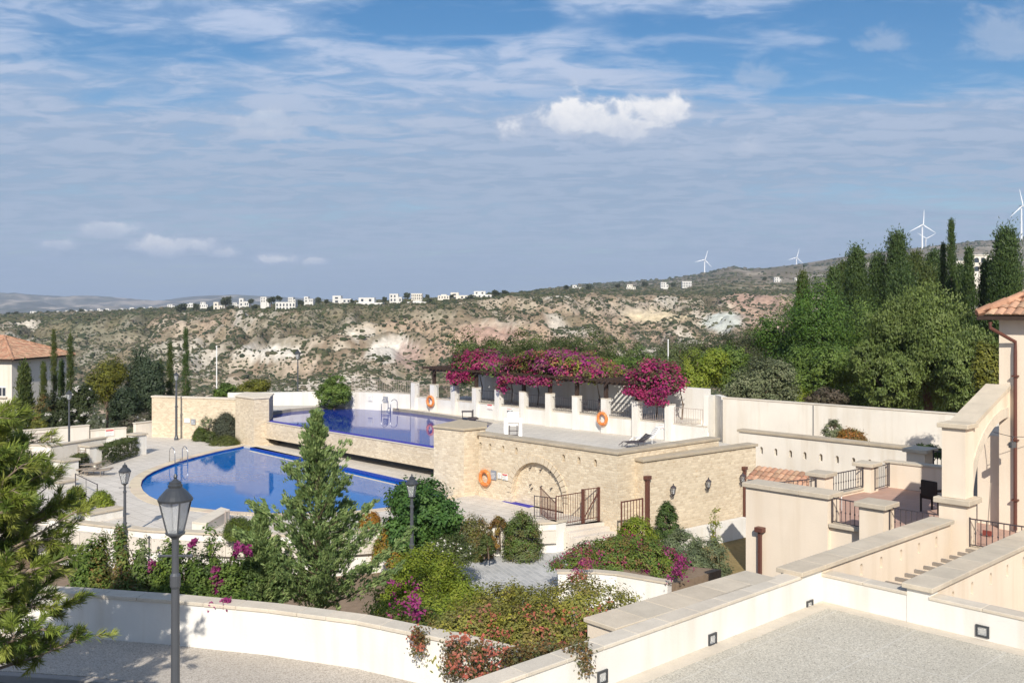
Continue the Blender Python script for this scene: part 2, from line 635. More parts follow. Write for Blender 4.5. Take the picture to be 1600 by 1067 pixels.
def holed(A, B, z0, z1, thick, holes, N=8):
    """straight wall from A to B (front face on the right of A->B) with arched openings.
    holes: (centre, half width, sill z, spring z, rise, depth); depth >= thick pierces the wall"""
    L = math.hypot(B[0] - A[0], B[1] - A[1])
    d = ((B[0] - A[0]) / L, (B[1] - A[1]) / L)
    nb = (-d[1], d[0])
    mb = MB()
    def pt(t, dep, z): return (A[0] + d[0] * t + nb[0] * dep, A[1] + d[1] * t + nb[1] * dep, z)
    for dep, want in ((0, 'front'), (thick, 'back')):
        hs = sorted(h for h in holes if want == 'front' or h[5] >= thick)
        t = 0
        q = (lambda a, b, c, e: mb.quad(a, b, c, e)) if want == 'front' else (lambda a, b, c, e: mb.quad(e, c, b, a))
        for c, w, zb, zs, r, dp in hs:
            q(pt(t, dep, z0), pt(c - w, dep, z0), pt(c - w, dep, z1), pt(t, dep, z1))
            for k in range(N):
                ta, tb = c - w + 2 * w * k / N, c - w + 2 * w * (k + 1) / N
                za = zs + r * math.sqrt(max(0, 1 - ((ta - c) / w) ** 2)); zb2 = zs + r * math.sqrt(max(0, 1 - ((tb - c) / w) ** 2))
                if zb > z0 + .001: q(pt(ta, dep, z0), pt(tb, dep, z0), pt(tb, dep, zb), pt(ta, dep, zb))
                q(pt(ta, dep, za), pt(tb, dep, zb2), pt(tb, dep, z1), pt(ta, dep, z1))
            t = c + w
        q(pt(t, dep, z0), pt(L, dep, z0), pt(L, dep, z1), pt(t, dep, z1))
    for c, w, zb, zs, r, dp in holes:
        dd = min(dp, thick)
        ring = [(c - w, zb)] + [(c - w + 2 * w * k / N, zs + r * math.sqrt(max(0, 1 - (2 * k / N - 1) ** 2))) for k in range(N + 1)] + [(c + w, zb)]
        for i in range(len(ring)):
            a, b = ring[i], ring[(i + 1) % len(ring)]
            mb.quad(pt(a[0], 0, a[1]), pt(b[0], 0, b[1]), pt(b[0], dd, b[1]), pt(a[0], dd, a[1]))
        if dp < thick:
            mb.add([pt(a, dd, z) for a, z in ring], [tuple(range(len(ring)))])
    mb.quad(pt(0, 0, z1), pt(L, 0, z1), pt(L, thick, z1), pt(0, thick, z1))
    mb.quad(pt(0, thick, z0), pt(0, 0, z0), pt(0, 0, z1), pt(0, thick, z1))
    mb.quad(pt(L, 0, z0), pt(L, thick, z0), pt(L, thick, z1), pt(L, 0, z1))
    return mb


def pier(name, label, c, sx, sy, z0, z1, mat, ax=U, cap='cope', ch=.09, ov=.07, cat='pillar', group=None):
    root = thing(name, label, cat, (c[0], c[1], z0), group)
    mb = MB(); mb.box((c[0], c[1], (z0 + z1 - ch) / 2), sx, sy, z1 - ch - z0, ax)
    mb.build('shaft', mat, root)
    mb = MB(); f = random.uniform(.9, 1.1); mb.cur = (f, f, f)
    mb.box((c[0], c[1], z1 - ch / 2), sx + 2 * ov, sy + 2 * ov, ch, ax)
    mb.build('cap', M[cap], root, bevel=.015)
    return root


def railing(name, label, a, b, z0, z1, mat, gap=.13, r=.012, posts=True, group=None, cat='railing', zb=None, foot=.08, knob=False):
    """z0/z1 foot and top at a; zb = (z0, z1) at b when the run is sloped"""
    zb = zb or (z0, z1)
    root = thing(name, label, cat, (a[0], a[1], z0), group)
    L = math.hypot(b[0] - a[0], b[1] - a[1])
    d = ((b[0] - a[0]) / L, (b[1] - a[1]) / L)
    def pt(t, f, up=0.0):
        za, zz = z0 + (zb[0] - z0) * t / L, z1 + (zb[1] - z1) * t / L
        return (a[0] + d[0] * t, a[1] + d[1] * t, za + (zz - za) * f + up)
    for nm, f, rr in (('top_rail', 1, r * 1.7), ('bottom_rail', foot, r * 1.4)):
        mb = MB(); mb.bar(pt(0, f), pt(L, f), rr); mb.build(nm, mat, root)
    n = max(2, int(L / gap))
    for i in range(1, n):
        mb = MB(); t = L * i / n
        mb.bar(pt(t, foot), pt(t, 1), r)
        if knob: mb.lathe(pt(t, .5, -.03), [(r, 0), (r * 2.2, .03), (r, .06)], 6)
        mb.build('baluster', mat, root)
    if posts:
        for t in (0, L):
            mb = MB(); mb.bar(pt(t, 0), pt(t, 1, .03), r * 2.2)
            mb.build('post', mat, root)
    return root


# ================================================================ THE SETTING
def flat(name, poly, z, mat, kind='structure', th=.25):
    mb = MB(); mb.prism(poly, z - th, z)
    return tag(mb.build(name, mat), kind=kind)


# lower ground under everything, out to both sides and behind the camera
flat('ground', [(-260, -80), (260, -80), (260, 70), (-260, 70)], -1.62, M['soil'], th=.5)

# --- front: road, pavement, car park
fw = [(-16.0, 19.1), (-12.5, 19.35)] + [XY(x, y, 2.6) for x, y in ((32, 990), (108, 994), (269, 1007), (420, 1023.5), (557, 1044), (636, 1062.6))] + [(-1.01, 16.5), (-.2, 15.93), (1.06, 14.62)]
kb = [(-16, 17.6), (-9, 17.42), (-7.2, 17.12), (-6, 16.8), (-4.4, 16.1), (-2.5, 14.9), (-1.0, 13.5), (1.06, 11.5)]
flat('pavement', fw + kb[::-1], 2.60, M['pavement'], th=.6)
k2 = offset(kb, -.16)
mb = MB(); mb.prism(kb + k2[::-1], 2.0, 2.592)
tag(mb.build('kerb', M['kerb'], bevel=.015), kind='structure')
flat('road', k2 + [(1.06, 6), (-16, 6)], 2.46, M['road'], th=.6)
# car park corner
cpA, cpB = (1.09, 14.56), (5.95, 19.12)       # left-hand boundary wall (foot, car park side)
cpC = (14.2, 10.2)
dA = ((cpB[0] - cpA[0]), (cpB[1] - cpA[1])); q = math.hypot(*dA); dA = (dA[0] / q, dA[1] / q)
cpA2 = along(cpA, dA, -6)
dC = (cpC[0] - cpB[0], cpC[1] - cpB[1]); q = math.hypot(*dC); dC = (dC[0] / q, dC[1] / q)
flat('car_park', [cpA2, cpB, cpC, along(cpC, dA, -12), (2, 1), (-1, 8)], 3.30, M['carpark'], th=1.2)
# pale edging strip along the foot of the car park walls
e1 = offset([cpA2, cpB, cpC], -.30)
mb = MB(); mb.prism([cpA2, cpB, cpC] + e1[::-1], 3.2, 3.306)
tag(mb.build('edging_strip', M['copel']), kind='structure')

# --- the curved retaining wall and the car park walls
wall('boundary_wall', 'long curved white wall with a stone coping along the pavement', fw, 2.3, 3.45, .34, M['white'], 'copel', .07, .03, blk=.7)
wall('car_park_wall', 'white wall with three recessed lights on the left side of the car park', [cpA2, along(cpB, dA, -.76)], 2.8, 3.93, .30, M['white'], 'copel', .06, .03, blk=.8)
p2t = tpx(cpB, cpC, 1453)
wall('car_park_wall', 'short white wall between the two stone-coped parapets at the car park corner', [along(cpB, dC, .0), along(cpB, dC, p2t - .425)], 2.8, 3.84, .30, M['white'], 'copel', .06, .02, blk=.9)
wall('car_park_wall', 'white wall with one recessed light on the right side of the car park', [along(cpB, dC, p2t + .003), cpC], 2.8, 3.84, .30, M['white'], 'copel', .06, .02, blk=.9)
# second low wall just behind the left-hand wall
s1, s2 = XY(962, 979, 3.93), XY(1209, 902.5, 3.93)
s3 = XY(1247, 899, 3.93)
wall('garden_wall', 'pinkish low wall with a wide stone coping just behind the car park wall', [s1, s2], 1.0, 3.93, .62, M['pink'], 'cope', .07, .05, blk=.75)

# garden bank between the curved wall and the pool terrace
gx = np.linspace(-17, 7.4, 62); gy = np.linspace(15.2, 41.5, 56)
GX, GY = np.meshgrid(gx, gy)
def bank_z(x, y):
    fy = np.interp(x, [p[0] for p in fw], [p[1] for p in fw]) + .3
    t = np.clip((y - fy) / 13.0, 0, 1.4)
    z = 3.2 - 4.3 * (t ** .9)
    return np.clip(z, -1.3, 3.2) + .12 * (vnoise(x * .9, y * .9) - .5)
GZ = bank_z(GX, GY)
# nothing stands proud of the pavement side
fy = np.interp(GX, [p[0] for p in fw], [p[1] for p in fw]) + .15
GYc = np.maximum(GY, fy)
GYc = np.where(GX > 1.06, np.maximum(GYc, 14.56 + (GX - 1.09) * (cpB[1] - cpA[1]) / (cpB[0] - cpA[0]) + .9), GYc)
GZ = bank_z(GX, GYc)
nx, ny = len(gx), len(gy)
Q = [(j * nx + i, j * nx + i + 1, (j + 1) * nx + i + 1, (j + 1) * nx + i) for j in range(ny - 1) for i in range(nx - 1)]
o = np_mesh('garden_soil', np.stack([GX, GYc, GZ], -1).reshape(-1, 3), Q, None, M['soil'], smooth=True)
tag(o, kind='structure')

# --- plaza, steps, lawn
PLZ = -.9
flat('plaza', [XY(*p, PLZ) for p in ((700, 858), (838, 856), (872, 853), (950, 838), (1000, 850), (1060, 940), (985, 1010), (850, 1010), (740, 960))], PLZ, M['slate'], th=.6)
flat('lawn', [XY(*p, -1.30) for p in ((1040, 842), (1170, 838), (1230, 870), (1180, 960), (1040, 960))], -1.30, M['lawn'], th=.4)

# --- lower pool deck
POOL = [(383.5, 697.5), (371, 700.5), (348, 705), (325, 710.5), (302, 716.5), (280, 723), (258, 731), (240, 738.5), (228, 745.5), (220.5, 753), (218.5, 761),
        (222, 769.5), (232, 778), (246, 785), (268, 791), (300, 796), (340, 800.5), (380, 803.5), (420, 805), (460, 805.3), (500, 804.5), (540, 802.4), (580, 799), (620, 794.3), (660, 788), (695, 780.5), (716, 774), (719, 769.5)]
poolpts = [XY(x, y, -.08) for x, y in POOL]
dk = [XY(*p, 0) for p in ((55, 771), (75, 743), (104, 741), (127, 731), (206, 711), (220, 690), (202, 683), (237, 677.5), (300, 683), (372, 687), (404, 690))]
deckpoly = [(-22.5, 40.5)] + dk + [(-14.5, 64.2), (-3.2, 52.5), (-.5, 47.2), (4.4, 41.2), (6.2, 42.4)] + [XY(945, 815, 0), XY(869, 823, 0), XY(869, 817, .3), XY(780, 821, .3), XY(700, 824, .3), XY(592, 831, .3), XY(480, 838, .3), XY(350, 836, .3), XY(230, 829, .3), XY(124, 819, .3)]
# the deck is a sheet with the pool cut out of it
def sheet_with_hole(name, outer, hole, z, mat, th=.5, kind='structure'):
    mb = MB()
    import mathutils
    oo = [Vector((p[0], p[1], 0)) for p in outer]; hh = [Vector((p[0], p[1], 0)) for p in hole]
    tris = mathutils.geometry.tessellate_polygon([oo, hh])
    al = [(p.x, p.y, z) for p in oo + hh]
    mb.add(al, [tuple(t) if (al[t[1]][0] - al[t[0]][0]) * (al[t[2]][1] - al[t[0]][1]) - (al[t[2]][0] - al[t[0]][0]) * (al[t[1]][1] - al[t[0]][1]) > 0 else tuple(t[::-1]) for t in tris])
    for ring in (outer, hole):
        for i in range(len(ring)):
            a, b = ring[i], ring[(i + 1) % len(ring)]
            mb.quad((a[0], a[1], z), (b[0], b[1], z), (b[0], b[1], z - th), (a[0], a[1], z - th))
    return tag(mb.build(name, mat), kind=kind)
pc_out = offset(poolpts[:-1], .48)
a = sum(poolpts[i][0] * poolpts[(i + 1) % len(poolpts)][1] - poolpts[(i + 1) % len(poolpts)][0] * poolpts[i][1] for i in range(len(poolpts)))
sgn = -1 if a > 0 else 1
pc_out = offset(poolpts, sgn * .50)
hole = pc_out + [along(poolpts[-1], (1, .2), .3)] + [along(poolpts[0], (.5, .9), .8)]
sheet_with_hole('pool_deck', deckpoly, pc_out, 0.0, M['deck'])
# rounded pale coping round the curved edge
root = thing('pool_coping', 'rounded pale stone rim round the curved lower pool', 'pool rim', (poolpts[12][0], poolpts[12][1], -.1))
mb = MB()
pin = offset(poolpts, -sgn * .04)
for i in range(len(poolpts) - 1):
    L = math.hypot(poolpts[i + 1][0] - poolpts[i][0], poolpts[i + 1][1] - poolpts[i][1])
    m = max(1, round(L / .55))
    for j in range(m):
        t0, t1 = j / m + .004, (j + 1) / m - .004
        lerp = lambda p, q, t: (p[0] + (q[0] - p[0]) * t, p[1] + (q[1] - p[1]) * t)
        f = random.uniform(.93, 1.12); mb.cur = (f, f * random.uniform(.95, 1.01), f * .97)
        mb.prism([lerp(pin[i], pin[i + 1], t0), lerp(pin[i], pin[i + 1], t1), lerp(pc_out[i], pc_out[i + 1], t1), lerp(pc_out[i], pc_out[i + 1], t0)], -.3, .02)
mb.build('rim_stone', M['ring'], root)
mb = MB()
pb = offset(poolpts, -sgn * .03)
for i in range(len(poolpts) - 1):
    mb.prism([pin[i], pin[i + 1], offset(poolpts, -sgn * .06)[i + 1], offset(poolpts, -sgn * .06)[i]], -.6, -.02)
mb.build('tile_band', M['bluetile'], root)
flat('pool_water', offset(poolpts, sgn * .02), -.09, M['water'], th=.5)
# straight side: white kerb, blue tiled step
wA, wB = (-16.3, 64.1), (-4.05, 51.6)             # foot line of the overflow wall
kA, kB = XY(400, 696.5, .05), XY(719, 767.5, .05)
def strip(name, A, B, d0, d1, z0, z1, mat, parent=None, bevel=0):
    a = offset([A, B], d0); b = offset([A, B], d1)
    mb = MB(); mb.prism(a + b[::-1], z0, z1)
    return mb.build(name, mat, parent, bevel=bevel)
root = thing('overflow_kerb', 'white kerb with a blue tiled step along the straight side of the lower pool', 'pool edge', (kA[0], kA[1], 0))
strip('kerb_stone', kA, kB, 0, .35, -.4, .06, M['copel'], root, .02)
strip('tiled_step', kA, kB, -.42, -.003, -.4, .0, M['bluetile'], root)
strip('submerged_ledge', along(kA, U, .8), kB, -.95, -.80, -.3, -.075, M['copel'], root)
flat('overflow_basin', [offset([kA, kB], .35)[0], offset([kA, kB], .35)[1], along(wB, V, 1.3), along(wA, V, 1.3)], -.12, M['recess'], th=.3)  # basin floor coloured dark to carry the recess shadow out to the kerb

# --- upper level
UZ = 1.70
WZ = 1.50
dU = ((wB[0] - wA[0]), (wB[1] - wA[1])); q = math.hypot(*dU); dU = (dU[0] / q, dU[1] / q)
nU = (-dU[1], dU[0])
# overflow wall: overhanging stone band above a recess with shade put into its grey
root = thing('overflow_wall', 'long stone wall with a dark recess at its foot below the upper pool', 'wall', (wA[0], wA[1], 0))
B2 = along(wB, dU, 1.5)
strip('stone_band', wA, B2, 0, .35, .46, WZ - .02, M['stone'], root)
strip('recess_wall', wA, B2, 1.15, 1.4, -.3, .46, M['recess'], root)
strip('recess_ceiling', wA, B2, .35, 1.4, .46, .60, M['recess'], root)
strip('white_lip', wA, B2, -.04, .14, WZ - .02, WZ + .015, M['copel'], root, .01)
strip('tiled_edge', wA, B2, .142, .62, WZ - .12, WZ + .008, M['violettile'], root)
# sloping stone cheek at the left end of the recess
mb = MB(); a = along(wA, dU, -.15); b = along(wA, dU, 1.6)
mb.add([(a[0] - .0, a[1], -.2), (b[0], b[1], -.2), (a[0], a[1], .47), (a[0] + nU[0] * .9, a[1] + nU[1] * .9, -.2), (b[0] + nU[0] * .9, b[1] + nU[1] * .9, -.2), (a[0] + nU[0] * .9, a[1] + nU[1] * .9, .47)], [(0, 1, 2), (3, 5, 4), (1, 4, 5, 2), (0, 2, 5, 3), (0, 3, 4, 1)])
mb.build('cheek', M['stone'], root)
UP = [(413, 652.5), (425, 648.3), (455, 643.3), (500, 639.3), (548, 638), (600, 640.5), (640, 645), (680, 650.5), (735, 659), (770, 666)]
upool = [along(wA, nU, .6)] + [XY(x, y, WZ) for x, y in UP] + [along(B2, nU, .6)]
flat('upper_pool_water', upool, WZ - .005, M['water2'], th=.3)
# upper deck, a sheet round the pool
cA, cB = (-1.56, 46.8), (4.31, 40.67)            # arch wall, foot of the front face
rB = (9.35, 45.05)
upp_out = [along(wA, dU, -.5)] + [XY(x, y, WZ) for x, y in UP] + [along(B2, nU, .6), along(B2, nU, .2), (-1.2, 47.3), (4.31, 41.0), (9.35, 45.5), (11.2, 50.6)]
far = [(11.4, 52.0), (10.8, 53.2), (8.6, 53.4), (-6.6, 69.0), (-8.0, 70.2), (-11.8, 71.5), (-17.6, 71.6), (-18.4, 66.0)]
deck2 = [XY(x, y, WZ) for x, y in UP]
deck2 = [along(wA, nU, .6)] + deck2 + [along(B2, nU, .6), along(B2, nU, .1), (-3.0, 48.6), (-.9, 46.7), (4.31, 41.1), (9.4, 45.4), (11.35, 49.9)] + far
flat('upper_deck', deck2, UZ, M['deck2'], th=1.6)
# low coping between deck and pool
mb = MB()
pp = [XY(x, y, WZ) for x, y in UP]
po = offset(pp, .38)
for i in range(len(pp) - 1):
    f = random.uniform(.92, 1.08); mb.cur = (f, f, f)
    mb.prism([pp[i], pp[i + 1], po[i + 1], po[i]], WZ - .2, UZ + .02)
o = mb.build('upper_pool_coping', M['copel']); tag(o, 'pale stone rim on the far side of the upper pool', 'pool rim')

# --- stone arch wall (with niche and slots)
L = math.hypot(cB[0] - cA[0], cB[1] - cA[1]); dW = ((cB[0] - cA[0]) / L, (cB[1] - cA[1]) / L)
tc = tpx(cA, cB, 839)
niche = [(tc, 1.62, 0.0, .45, 1.55, .22)]
holes = []
for px in (750.6, 765.5, 786, 806.7, 880.5, 904.5, 930):
    holes.append((tpx(cA, cB, px), .085, 2.22, 2.44, .085, .24))
root = thing('arch_wall', 'stone wall with a blind arch and a row of small slots below the upper deck', 'wall', (cA[0], cA[1], 0))
mb = holed(cA, cB, -1.2, 2.12, .5, niche, 16); up_ = holed(cA, cB, 2.12, 2.85, .5, holes)
mb.add(up_.v, up_.f); mb.build('wall_body', M['stone'], root)
coping([cA, cB], .5, 2.85, .11, .07, M['copedark'], root)
mb = MB()
nW = (dW[1], -dW[0])
for k in range(22):                                  # dressed stone ring, one voussoir after another
    a0, a1 = math.pi * k / 22 + .01, math.pi * (k + 1) / 22 - .01
    vs = []
    for dep in (.05, -.02):
        for rr, rz, aa in ((1.62, 1.55, a0), (1.62, 1.55, a1), (1.90, 1.83, a1), (1.90, 1.83, a0)):
            t = tc - math.cos(aa) * rr; z = .45 + math.sin(aa) * rz
            vs.append((cA[0] + dW[0] * t + nW[0] * dep, cA[1] + dW[1] * t + nW[1] * dep, z))
    f = random.uniform(.97, 1.03); mb.cur = (f, f, f)
    mb.add(vs, [(0, 1, 2, 3), (7, 6, 5, 4), (0, 4, 5, 1), (1, 5, 6, 2), (2, 6, 7, 3), (3, 7, 4, 0)])
mb.build('arch_surround', M['ring'], root)
# water spouts in the niche
for px, py in ((824.5, 731), (841, 734), (857, 737), (825, 757), (827, 763), (841.5, 760), (857.5, 763)):
    t = tpx(cA, cB, px); pt = along(cA, dW, t); z = DZ(py, pt[1])
    mb = MB(); b = along(pt, nW, -.22); e = along(pt, nW, -.08)
    mb.bar((b[0], b[1], z), (e[0], e[1], z - .03), .025, n=8)
    mb.build('spout', M['iron'], root)
# pier left of it
pz = 3.19
pv = [(-3.75, 47.75), (-2.25, 46.55), (-1.26, 47.35), (-1.30, 48.9), (-2.6, 50.1)]
root = thing('stone_pier', 'tall angled stone pier between the overflow wall and the arch wall', 'pier', (pv[1][0], pv[1][1], 0))
mb = MB(); mb.prism(pv, -1.0, pz - .11); mb.build('pier_body', M['stone'], root)
mb = MB(); mb.cur = (1.05, 1.04, 1.0); mb.prism(offset(pv + [pv[0]], -.08)[:-1], pz - .11, pz); mb.build('cap', M['copedark'], root, bevel=.015)
# deck parapet along the right-hand side, then the lower lamp wall before it
wall('deck_parapet', 'stone parapet with a straight coping on the right edge of the upper deck', [along(cB, V, .01), rB], -1.4, 2.965, .5, M['stone'], 'copedark', .11, .06)
lA, lB = (5.42, 41.05), (11.15, 45.55)
wall('lamp_wall', 'stone wall with three lanterns standing before the upper deck', [lA, lB], -1.6, 2.62, .45, M['stone'], 'copedark', .12, .08)
# left stone wall and its pier
wall('stone_wall', 'tall stone wall with two small signs left of the pools', [(-24.45, 67.6), (-17.6, 65.6)], -.3, 2.78, .4, M['stone'], 'copel', .10, .05)
pl = [(-18.0, 64.8), (-16.35, 63.05), (-15.55, 63.75), (-15.9, 66.3), (-18.0, 67.2)]
root = thing('stone_pier', 'stone pier with a broad flat top at the left end of the overflow wall', 'pier', (pl[1][0], pl[1][1], 0))
mb = MB(); mb.prism(pl, -.8, 2.98); mb.build('pier_body', M['stone'], root)
mb = MB(); mb.cur = (1.15, 1.14, 1.1); mb.prism(offset(pl + [pl[0]], -.07)[:-1], 2.98, 3.07); mb.build('cap', M['copel'], root, bevel=.015)

# --- far white wall of the upper deck
wall('deck_wall', 'low plain white wall along the far left edge of the upper deck', [(-20.5, 71.8), (-14.0, 72.6), (-11.55, 71.6)], 1.0, 2.60, .25, M['white'], None)
wall('deck_wall', 'white wall with two small signs below the pale railing', [(-11.6, 71.45), (-7.1, 69.25)], 1.0, 2.78, .25, M['white'], 'copel', .05, .02)
PIL = [(648.5, 640, 597), (678.5, 642.5, 600), (711, 646, 602), (744.5, 651, 605), (780, 654.5, 608.5), (818.5, 658.8, 611.2), (859.5, 664, 614.2), (901.5, 670, 618), (947, 675.8, 622), (995.5, 681.6, 625.2), (1047, 688, 631)]
p0, p1 = np.array(XY(648.5, 640, UZ)), np.array(XY(1047, 688, UZ))
pil = []
for i, (px, yb, yt) in enumerate(PIL):
    t = tpx(p0, p1, px); L = np.linalg.norm(p1 - p0); d = (p1 - p0) / L
    c = p0 + d * t
    pil.append((float(c[0]), float(c[1]), DZ(yt, c[1])))
dP = tuple((p1 - p0) / np.linalg.norm(p1 - p0))
nP = (-dP[1], dP[0])
wl = [along(pil[0][:2], nP, -.02), along(pil[-1][:2], nP, -.02)]
wall('deck_wall', 'long low white wall between the pergola pillars', [wl[0], along(wl[1], dP, 2.2)], 1.0, 2.64, .28, M['white'], 'copel', .05, .02)
names = ['with the pale railing ending on its left side', 'carrying the first pergola post and an orange lifebuoy', 'third from the left end of the row', 'fourth from the left end of the row', 'fifth from the left end of the row', 'just behind the white pool lift', 'second to the right of the white pool lift', 'third to the right of the white pool lift', 'with the orange lifebuoy hanging on it on the right half of the row', 'carrying the last pergola post under the red flowers', 'without a post, last at the right end of the row']
for (x, y, zt), nm in zip(pil, names):
    pier('pillar', 'square white pillar ' + nm, (x, y), .42, .42, 1.0, zt, M['white'], dP, 'copel', .05, .015, group='white pillars along the upper deck')
# railings between the pillars
rl = []
spans = ['just left of the first pergola post', 'between the first two pergola posts', 'behind the striped sunlight left of the pink flowers', 'below the hanging pink flowers at the left', 'under the dense pink flowers left of the pool lift', 'behind the white pool lift', 'in the shade right of the pool lift', 'beside the shaded chairs', 'before the stripes of sunlight on the right', 'below the crimson flowers at the right end']
for i in range(10):
    a, b = pil[i], pil[i + 1]
    aa, bb = along(a, dP, .22), along(b, dP, -.22)
    mt = M['paleiron'] if i in (0, 9) else M['iron']
    railing('railing', ('pale' if i in (0, 9) else 'dark') + ' railing between two white pillars ' + spans[i], aa, bb, 2.66, 3.46, mt, .14, .011, False, group='railings between the white pillars')
railing('railing', 'pale see-through railing above the sign wall at the far left', (-11.5, 71.6), along(pil[0], dP, -.25), 2.80, 3.66, M['paleiron'], .15, .012, True)
railing('railing', 'short pale railing right of the last white pillar', along(pil[10], dP, .3), along(pil[10], dP, 2.1), 2.66, 3.5, M['paleiron'], .14, .011, True)
# terrace behind the pillars and its back wall
bw0, bw1 = along(pil[1], nP, 2.9), along(pil[10], nP, 2.9)
flat('pergola_terrace', [along(pil[1], nP, .28), along(pil[10], nP, .28), bw1, bw0], 2.60, M['deck2'], th=1.0)
b0 = along(bw0, dP, .9)
wall('back_wall', 'white wall striped with shadows behind the pergola', [b0, along(bw1, dP, .4)], 1.5, 4.30, .3, M['white'], None)
kx = along(along(bw1, dP, .4), (0, 1), 0)
wX = XY(1117, 617, 3.92)
wall('back_wall', 'white wall under the green trees right of the crimson flowers', [along(bw1, dP, .45), (wX[0], wX[1])], 1.2, 3.92, .3, M['white'], None)
wC = (11.42, 54.0)
wall('back_wall', 'white return wall in shade beside the small steps', [(wX[0] + .0, wX[1]), (wC[0], wC[1] + .3)], .5, 3.95, .3, M['white'], None)
# small steps behind the deck
root = thing('deck_steps', 'short flight of white steps at the right end of the upper deck', 'steps', (10.4, 54.0, 1.6))
mb = MB()
for k in range(5):
    mb.box((10.25 + .0 * k, 54.2 + .32 * k, 1.62 + .09 * (k + 1)), 1.0, .34, .18 * (k + 1), (1, 0))
mb.build('step_block', M['white'], root)
# --- tall boundary wall on the right, and the wall with slots
bwB = (20.9, 45.6)
bw_ = wall('boundary_wall', 'long tall white wall below the trees on the right', [wC, bwB, (27.5, 39.0)], -1.5, 3.95, .35, M['cream'], 'copel', .06, .03, blk=1.2)
Lq = math.hypot(bwB[0] - wC[0], bwB[1] - wC[1]); dq = ((bwB[0] - wC[0]) / Lq, (bwB[1] - wC[1]) / Lq)
jc = along(wC, dq, tpx(wC, bwB, 1270.5))
mb = MB(); mb.box((jc[0], jc[1], 1.2), .05, .012, 5.3, dq); mb.build('expansion_joint', M['grey'], bw_)
hA, hB = (11.4, 50.0), (18.75, 42.45)
root = thing('slot_wall', 'white wall with a row of eight small slots and a stone coping', 'wall', (hA[0], hA[1], -1))
hl = [(tpx(hA, hB, px), .085, 1.62, 1.88, .085, .30) for px in (1189.5, 1212, 1235, 1257.5, 1282.5, 1308, 1333.5, 1359)]
holed(hA, hB, -1.6, 2.60, .42, hl).build('wall_body', M['cream'], root)
coping([hA, hB], .42, 2.60, .12, .08, M['copedark'], root)
flat('yard', [(5.5, 42.0), (11.2, 46.2), (11.4, 50.4), (18.7, 43), (21, 45.5), (30, 37), (20, 26), (8.5, 27.5)], -1.45, M['soil'], th=.1)

# white garden wall of the pool terrace
tw = [XY(*p, .3) for p in ((60, 806), (124, 816.5), (230, 828.5), (350, 834), (480, 836), (592, 829), (700, 823), (780, 820), (869, 815.5))]
wall('terrace_wall', 'low curved white wall holding up the lower pool deck', tw, -1.5, .32, .35, M['white'], 'cope', .08, .05, blk=.8)
wall('terrace_wall', 'short white wall end beside the brown gate railing', [XY(869.5, 815.5, .3), along(XY(869.5, 815.5, .3), V, .55)], -1.4, .32, .35, M['white'], 'cope', .08, .04)
# steps up to the gate
g0, g1 = XY(870.5, 822.5, 0), XY(945, 811, 0)
root = thing('entrance_steps', 'broad pale stone steps climbing from the grey plaza to the brown gate', 'steps', (g0[0], g0[1], PLZ))
for k in range(6):
    mb = MB(); a, b = along(g0, U, .34 * k), along(g1, U, .34 * k + .0)
    mb.prism([a, b, along(b, U, .34), along(a, U, .34)], PLZ - .3, .0 - .15 * k)
    mb.build('step', M['steps'], root, bevel=.012)
# planter wall right of the plaza, and the low wall before the lantern wall
pw = [XY(*p, .2) for p in ((872, 893), (930, 893), (964, 896), (1043, 909.5))]
wall('planter_wall', 'low white planter wall under the flowering mound', pw, -1.5, .2, .3, M['white'], 'cope', .06, .04, blk=.8)
flat('planter_soil', offset(pw, .3) + [along(pw[3], V, 3.0), along(pw[0], V, 3.0)], .05, M['soil'], th=1.2)
lw = [XY(1040, 836, -.45), XY(1168, 808.5, -.45)]
wall('plinth_wall', 'low white wall along the foot of the lantern wall', lw, -1.7, -.45, .3, M['white'], None)

# ================================================================ VILLA TERRACE ON THE RIGHT
FZ = 3.30
Dp = (10.33, 23.30)
N0, N1 = along(Dp, U, -5.6), along(Dp, U, -3.18)
Cp = along(Dp, U, -1.87)
Ap, Bp = (8.93, 28.76), (10.84, 30.4)
N2 = along(Dp, U, 5.0)
tb = [N0, N2, along(N2, V, 7), (14.6, 28.3), (11.65, 31.1), Bp, Ap]
root = thing('terrace_base', 'pinkish rendered base wall carrying the tiled terrace', 'wall', (N0[0], N0[1], -1.5))
mb = MB(); mb.prism([along(p, V, .12) if i < 2 else p for i, p in enumerate(tb)], -1.5, FZ - .03); mb.build('wall_body', M['pink'], root)
mb = MB(); a, b = along(N1, U, .02), along(Dp, U, -.3)
mb.prism([a, b, along(b, V, .34), along(a, V, .34)], FZ - .02, FZ + .07); mb.build('ledge', M['cope'], root, bevel=.01)
mb = MB(); a, b = along(Dp, U, .3), N2
mb.prism([a, b, along(b, V, .34), along(a, V, .34)], FZ - .02, FZ + .07); mb.build('ledge', M['cope'], root, bevel=.01)
fl = [along(N1, V, .36), along(Dp, V, .36), along(N2, V, .36), along(N2, V, 7), (14.6, 28.3), (11.65, 31.1), Bp, Ap, along(N0, V, .6)]
flat('terrace_floor', fl, FZ, M['floor'], th=.028)
wall('terrace_wall', 'tall pinkish wall block with a broad stone coping and a downpipe', [N0, N1], -1.5, 4.12, .62, M['pink'], 'cope', .12, .08, blk=.9)
pier('pillar', 'pinkish pillar with a broad stone cap between the two front terrace railings', Cp, .62, .58, -1.5, 4.12, M['pink'], U, 'cope', .12, .1)
pier('pillar', 'smaller pinkish pillar left of the far terrace railing', Ap, .5, .48, 1.0, 4.16, M['pink'], V, 'cope', .11, .09)
pier('pillar', 'pinkish pillar right of the far terrace railing', Bp, .5, .48, 1.0, 4.18, M['pink'], V, 'cope', .11, .09)
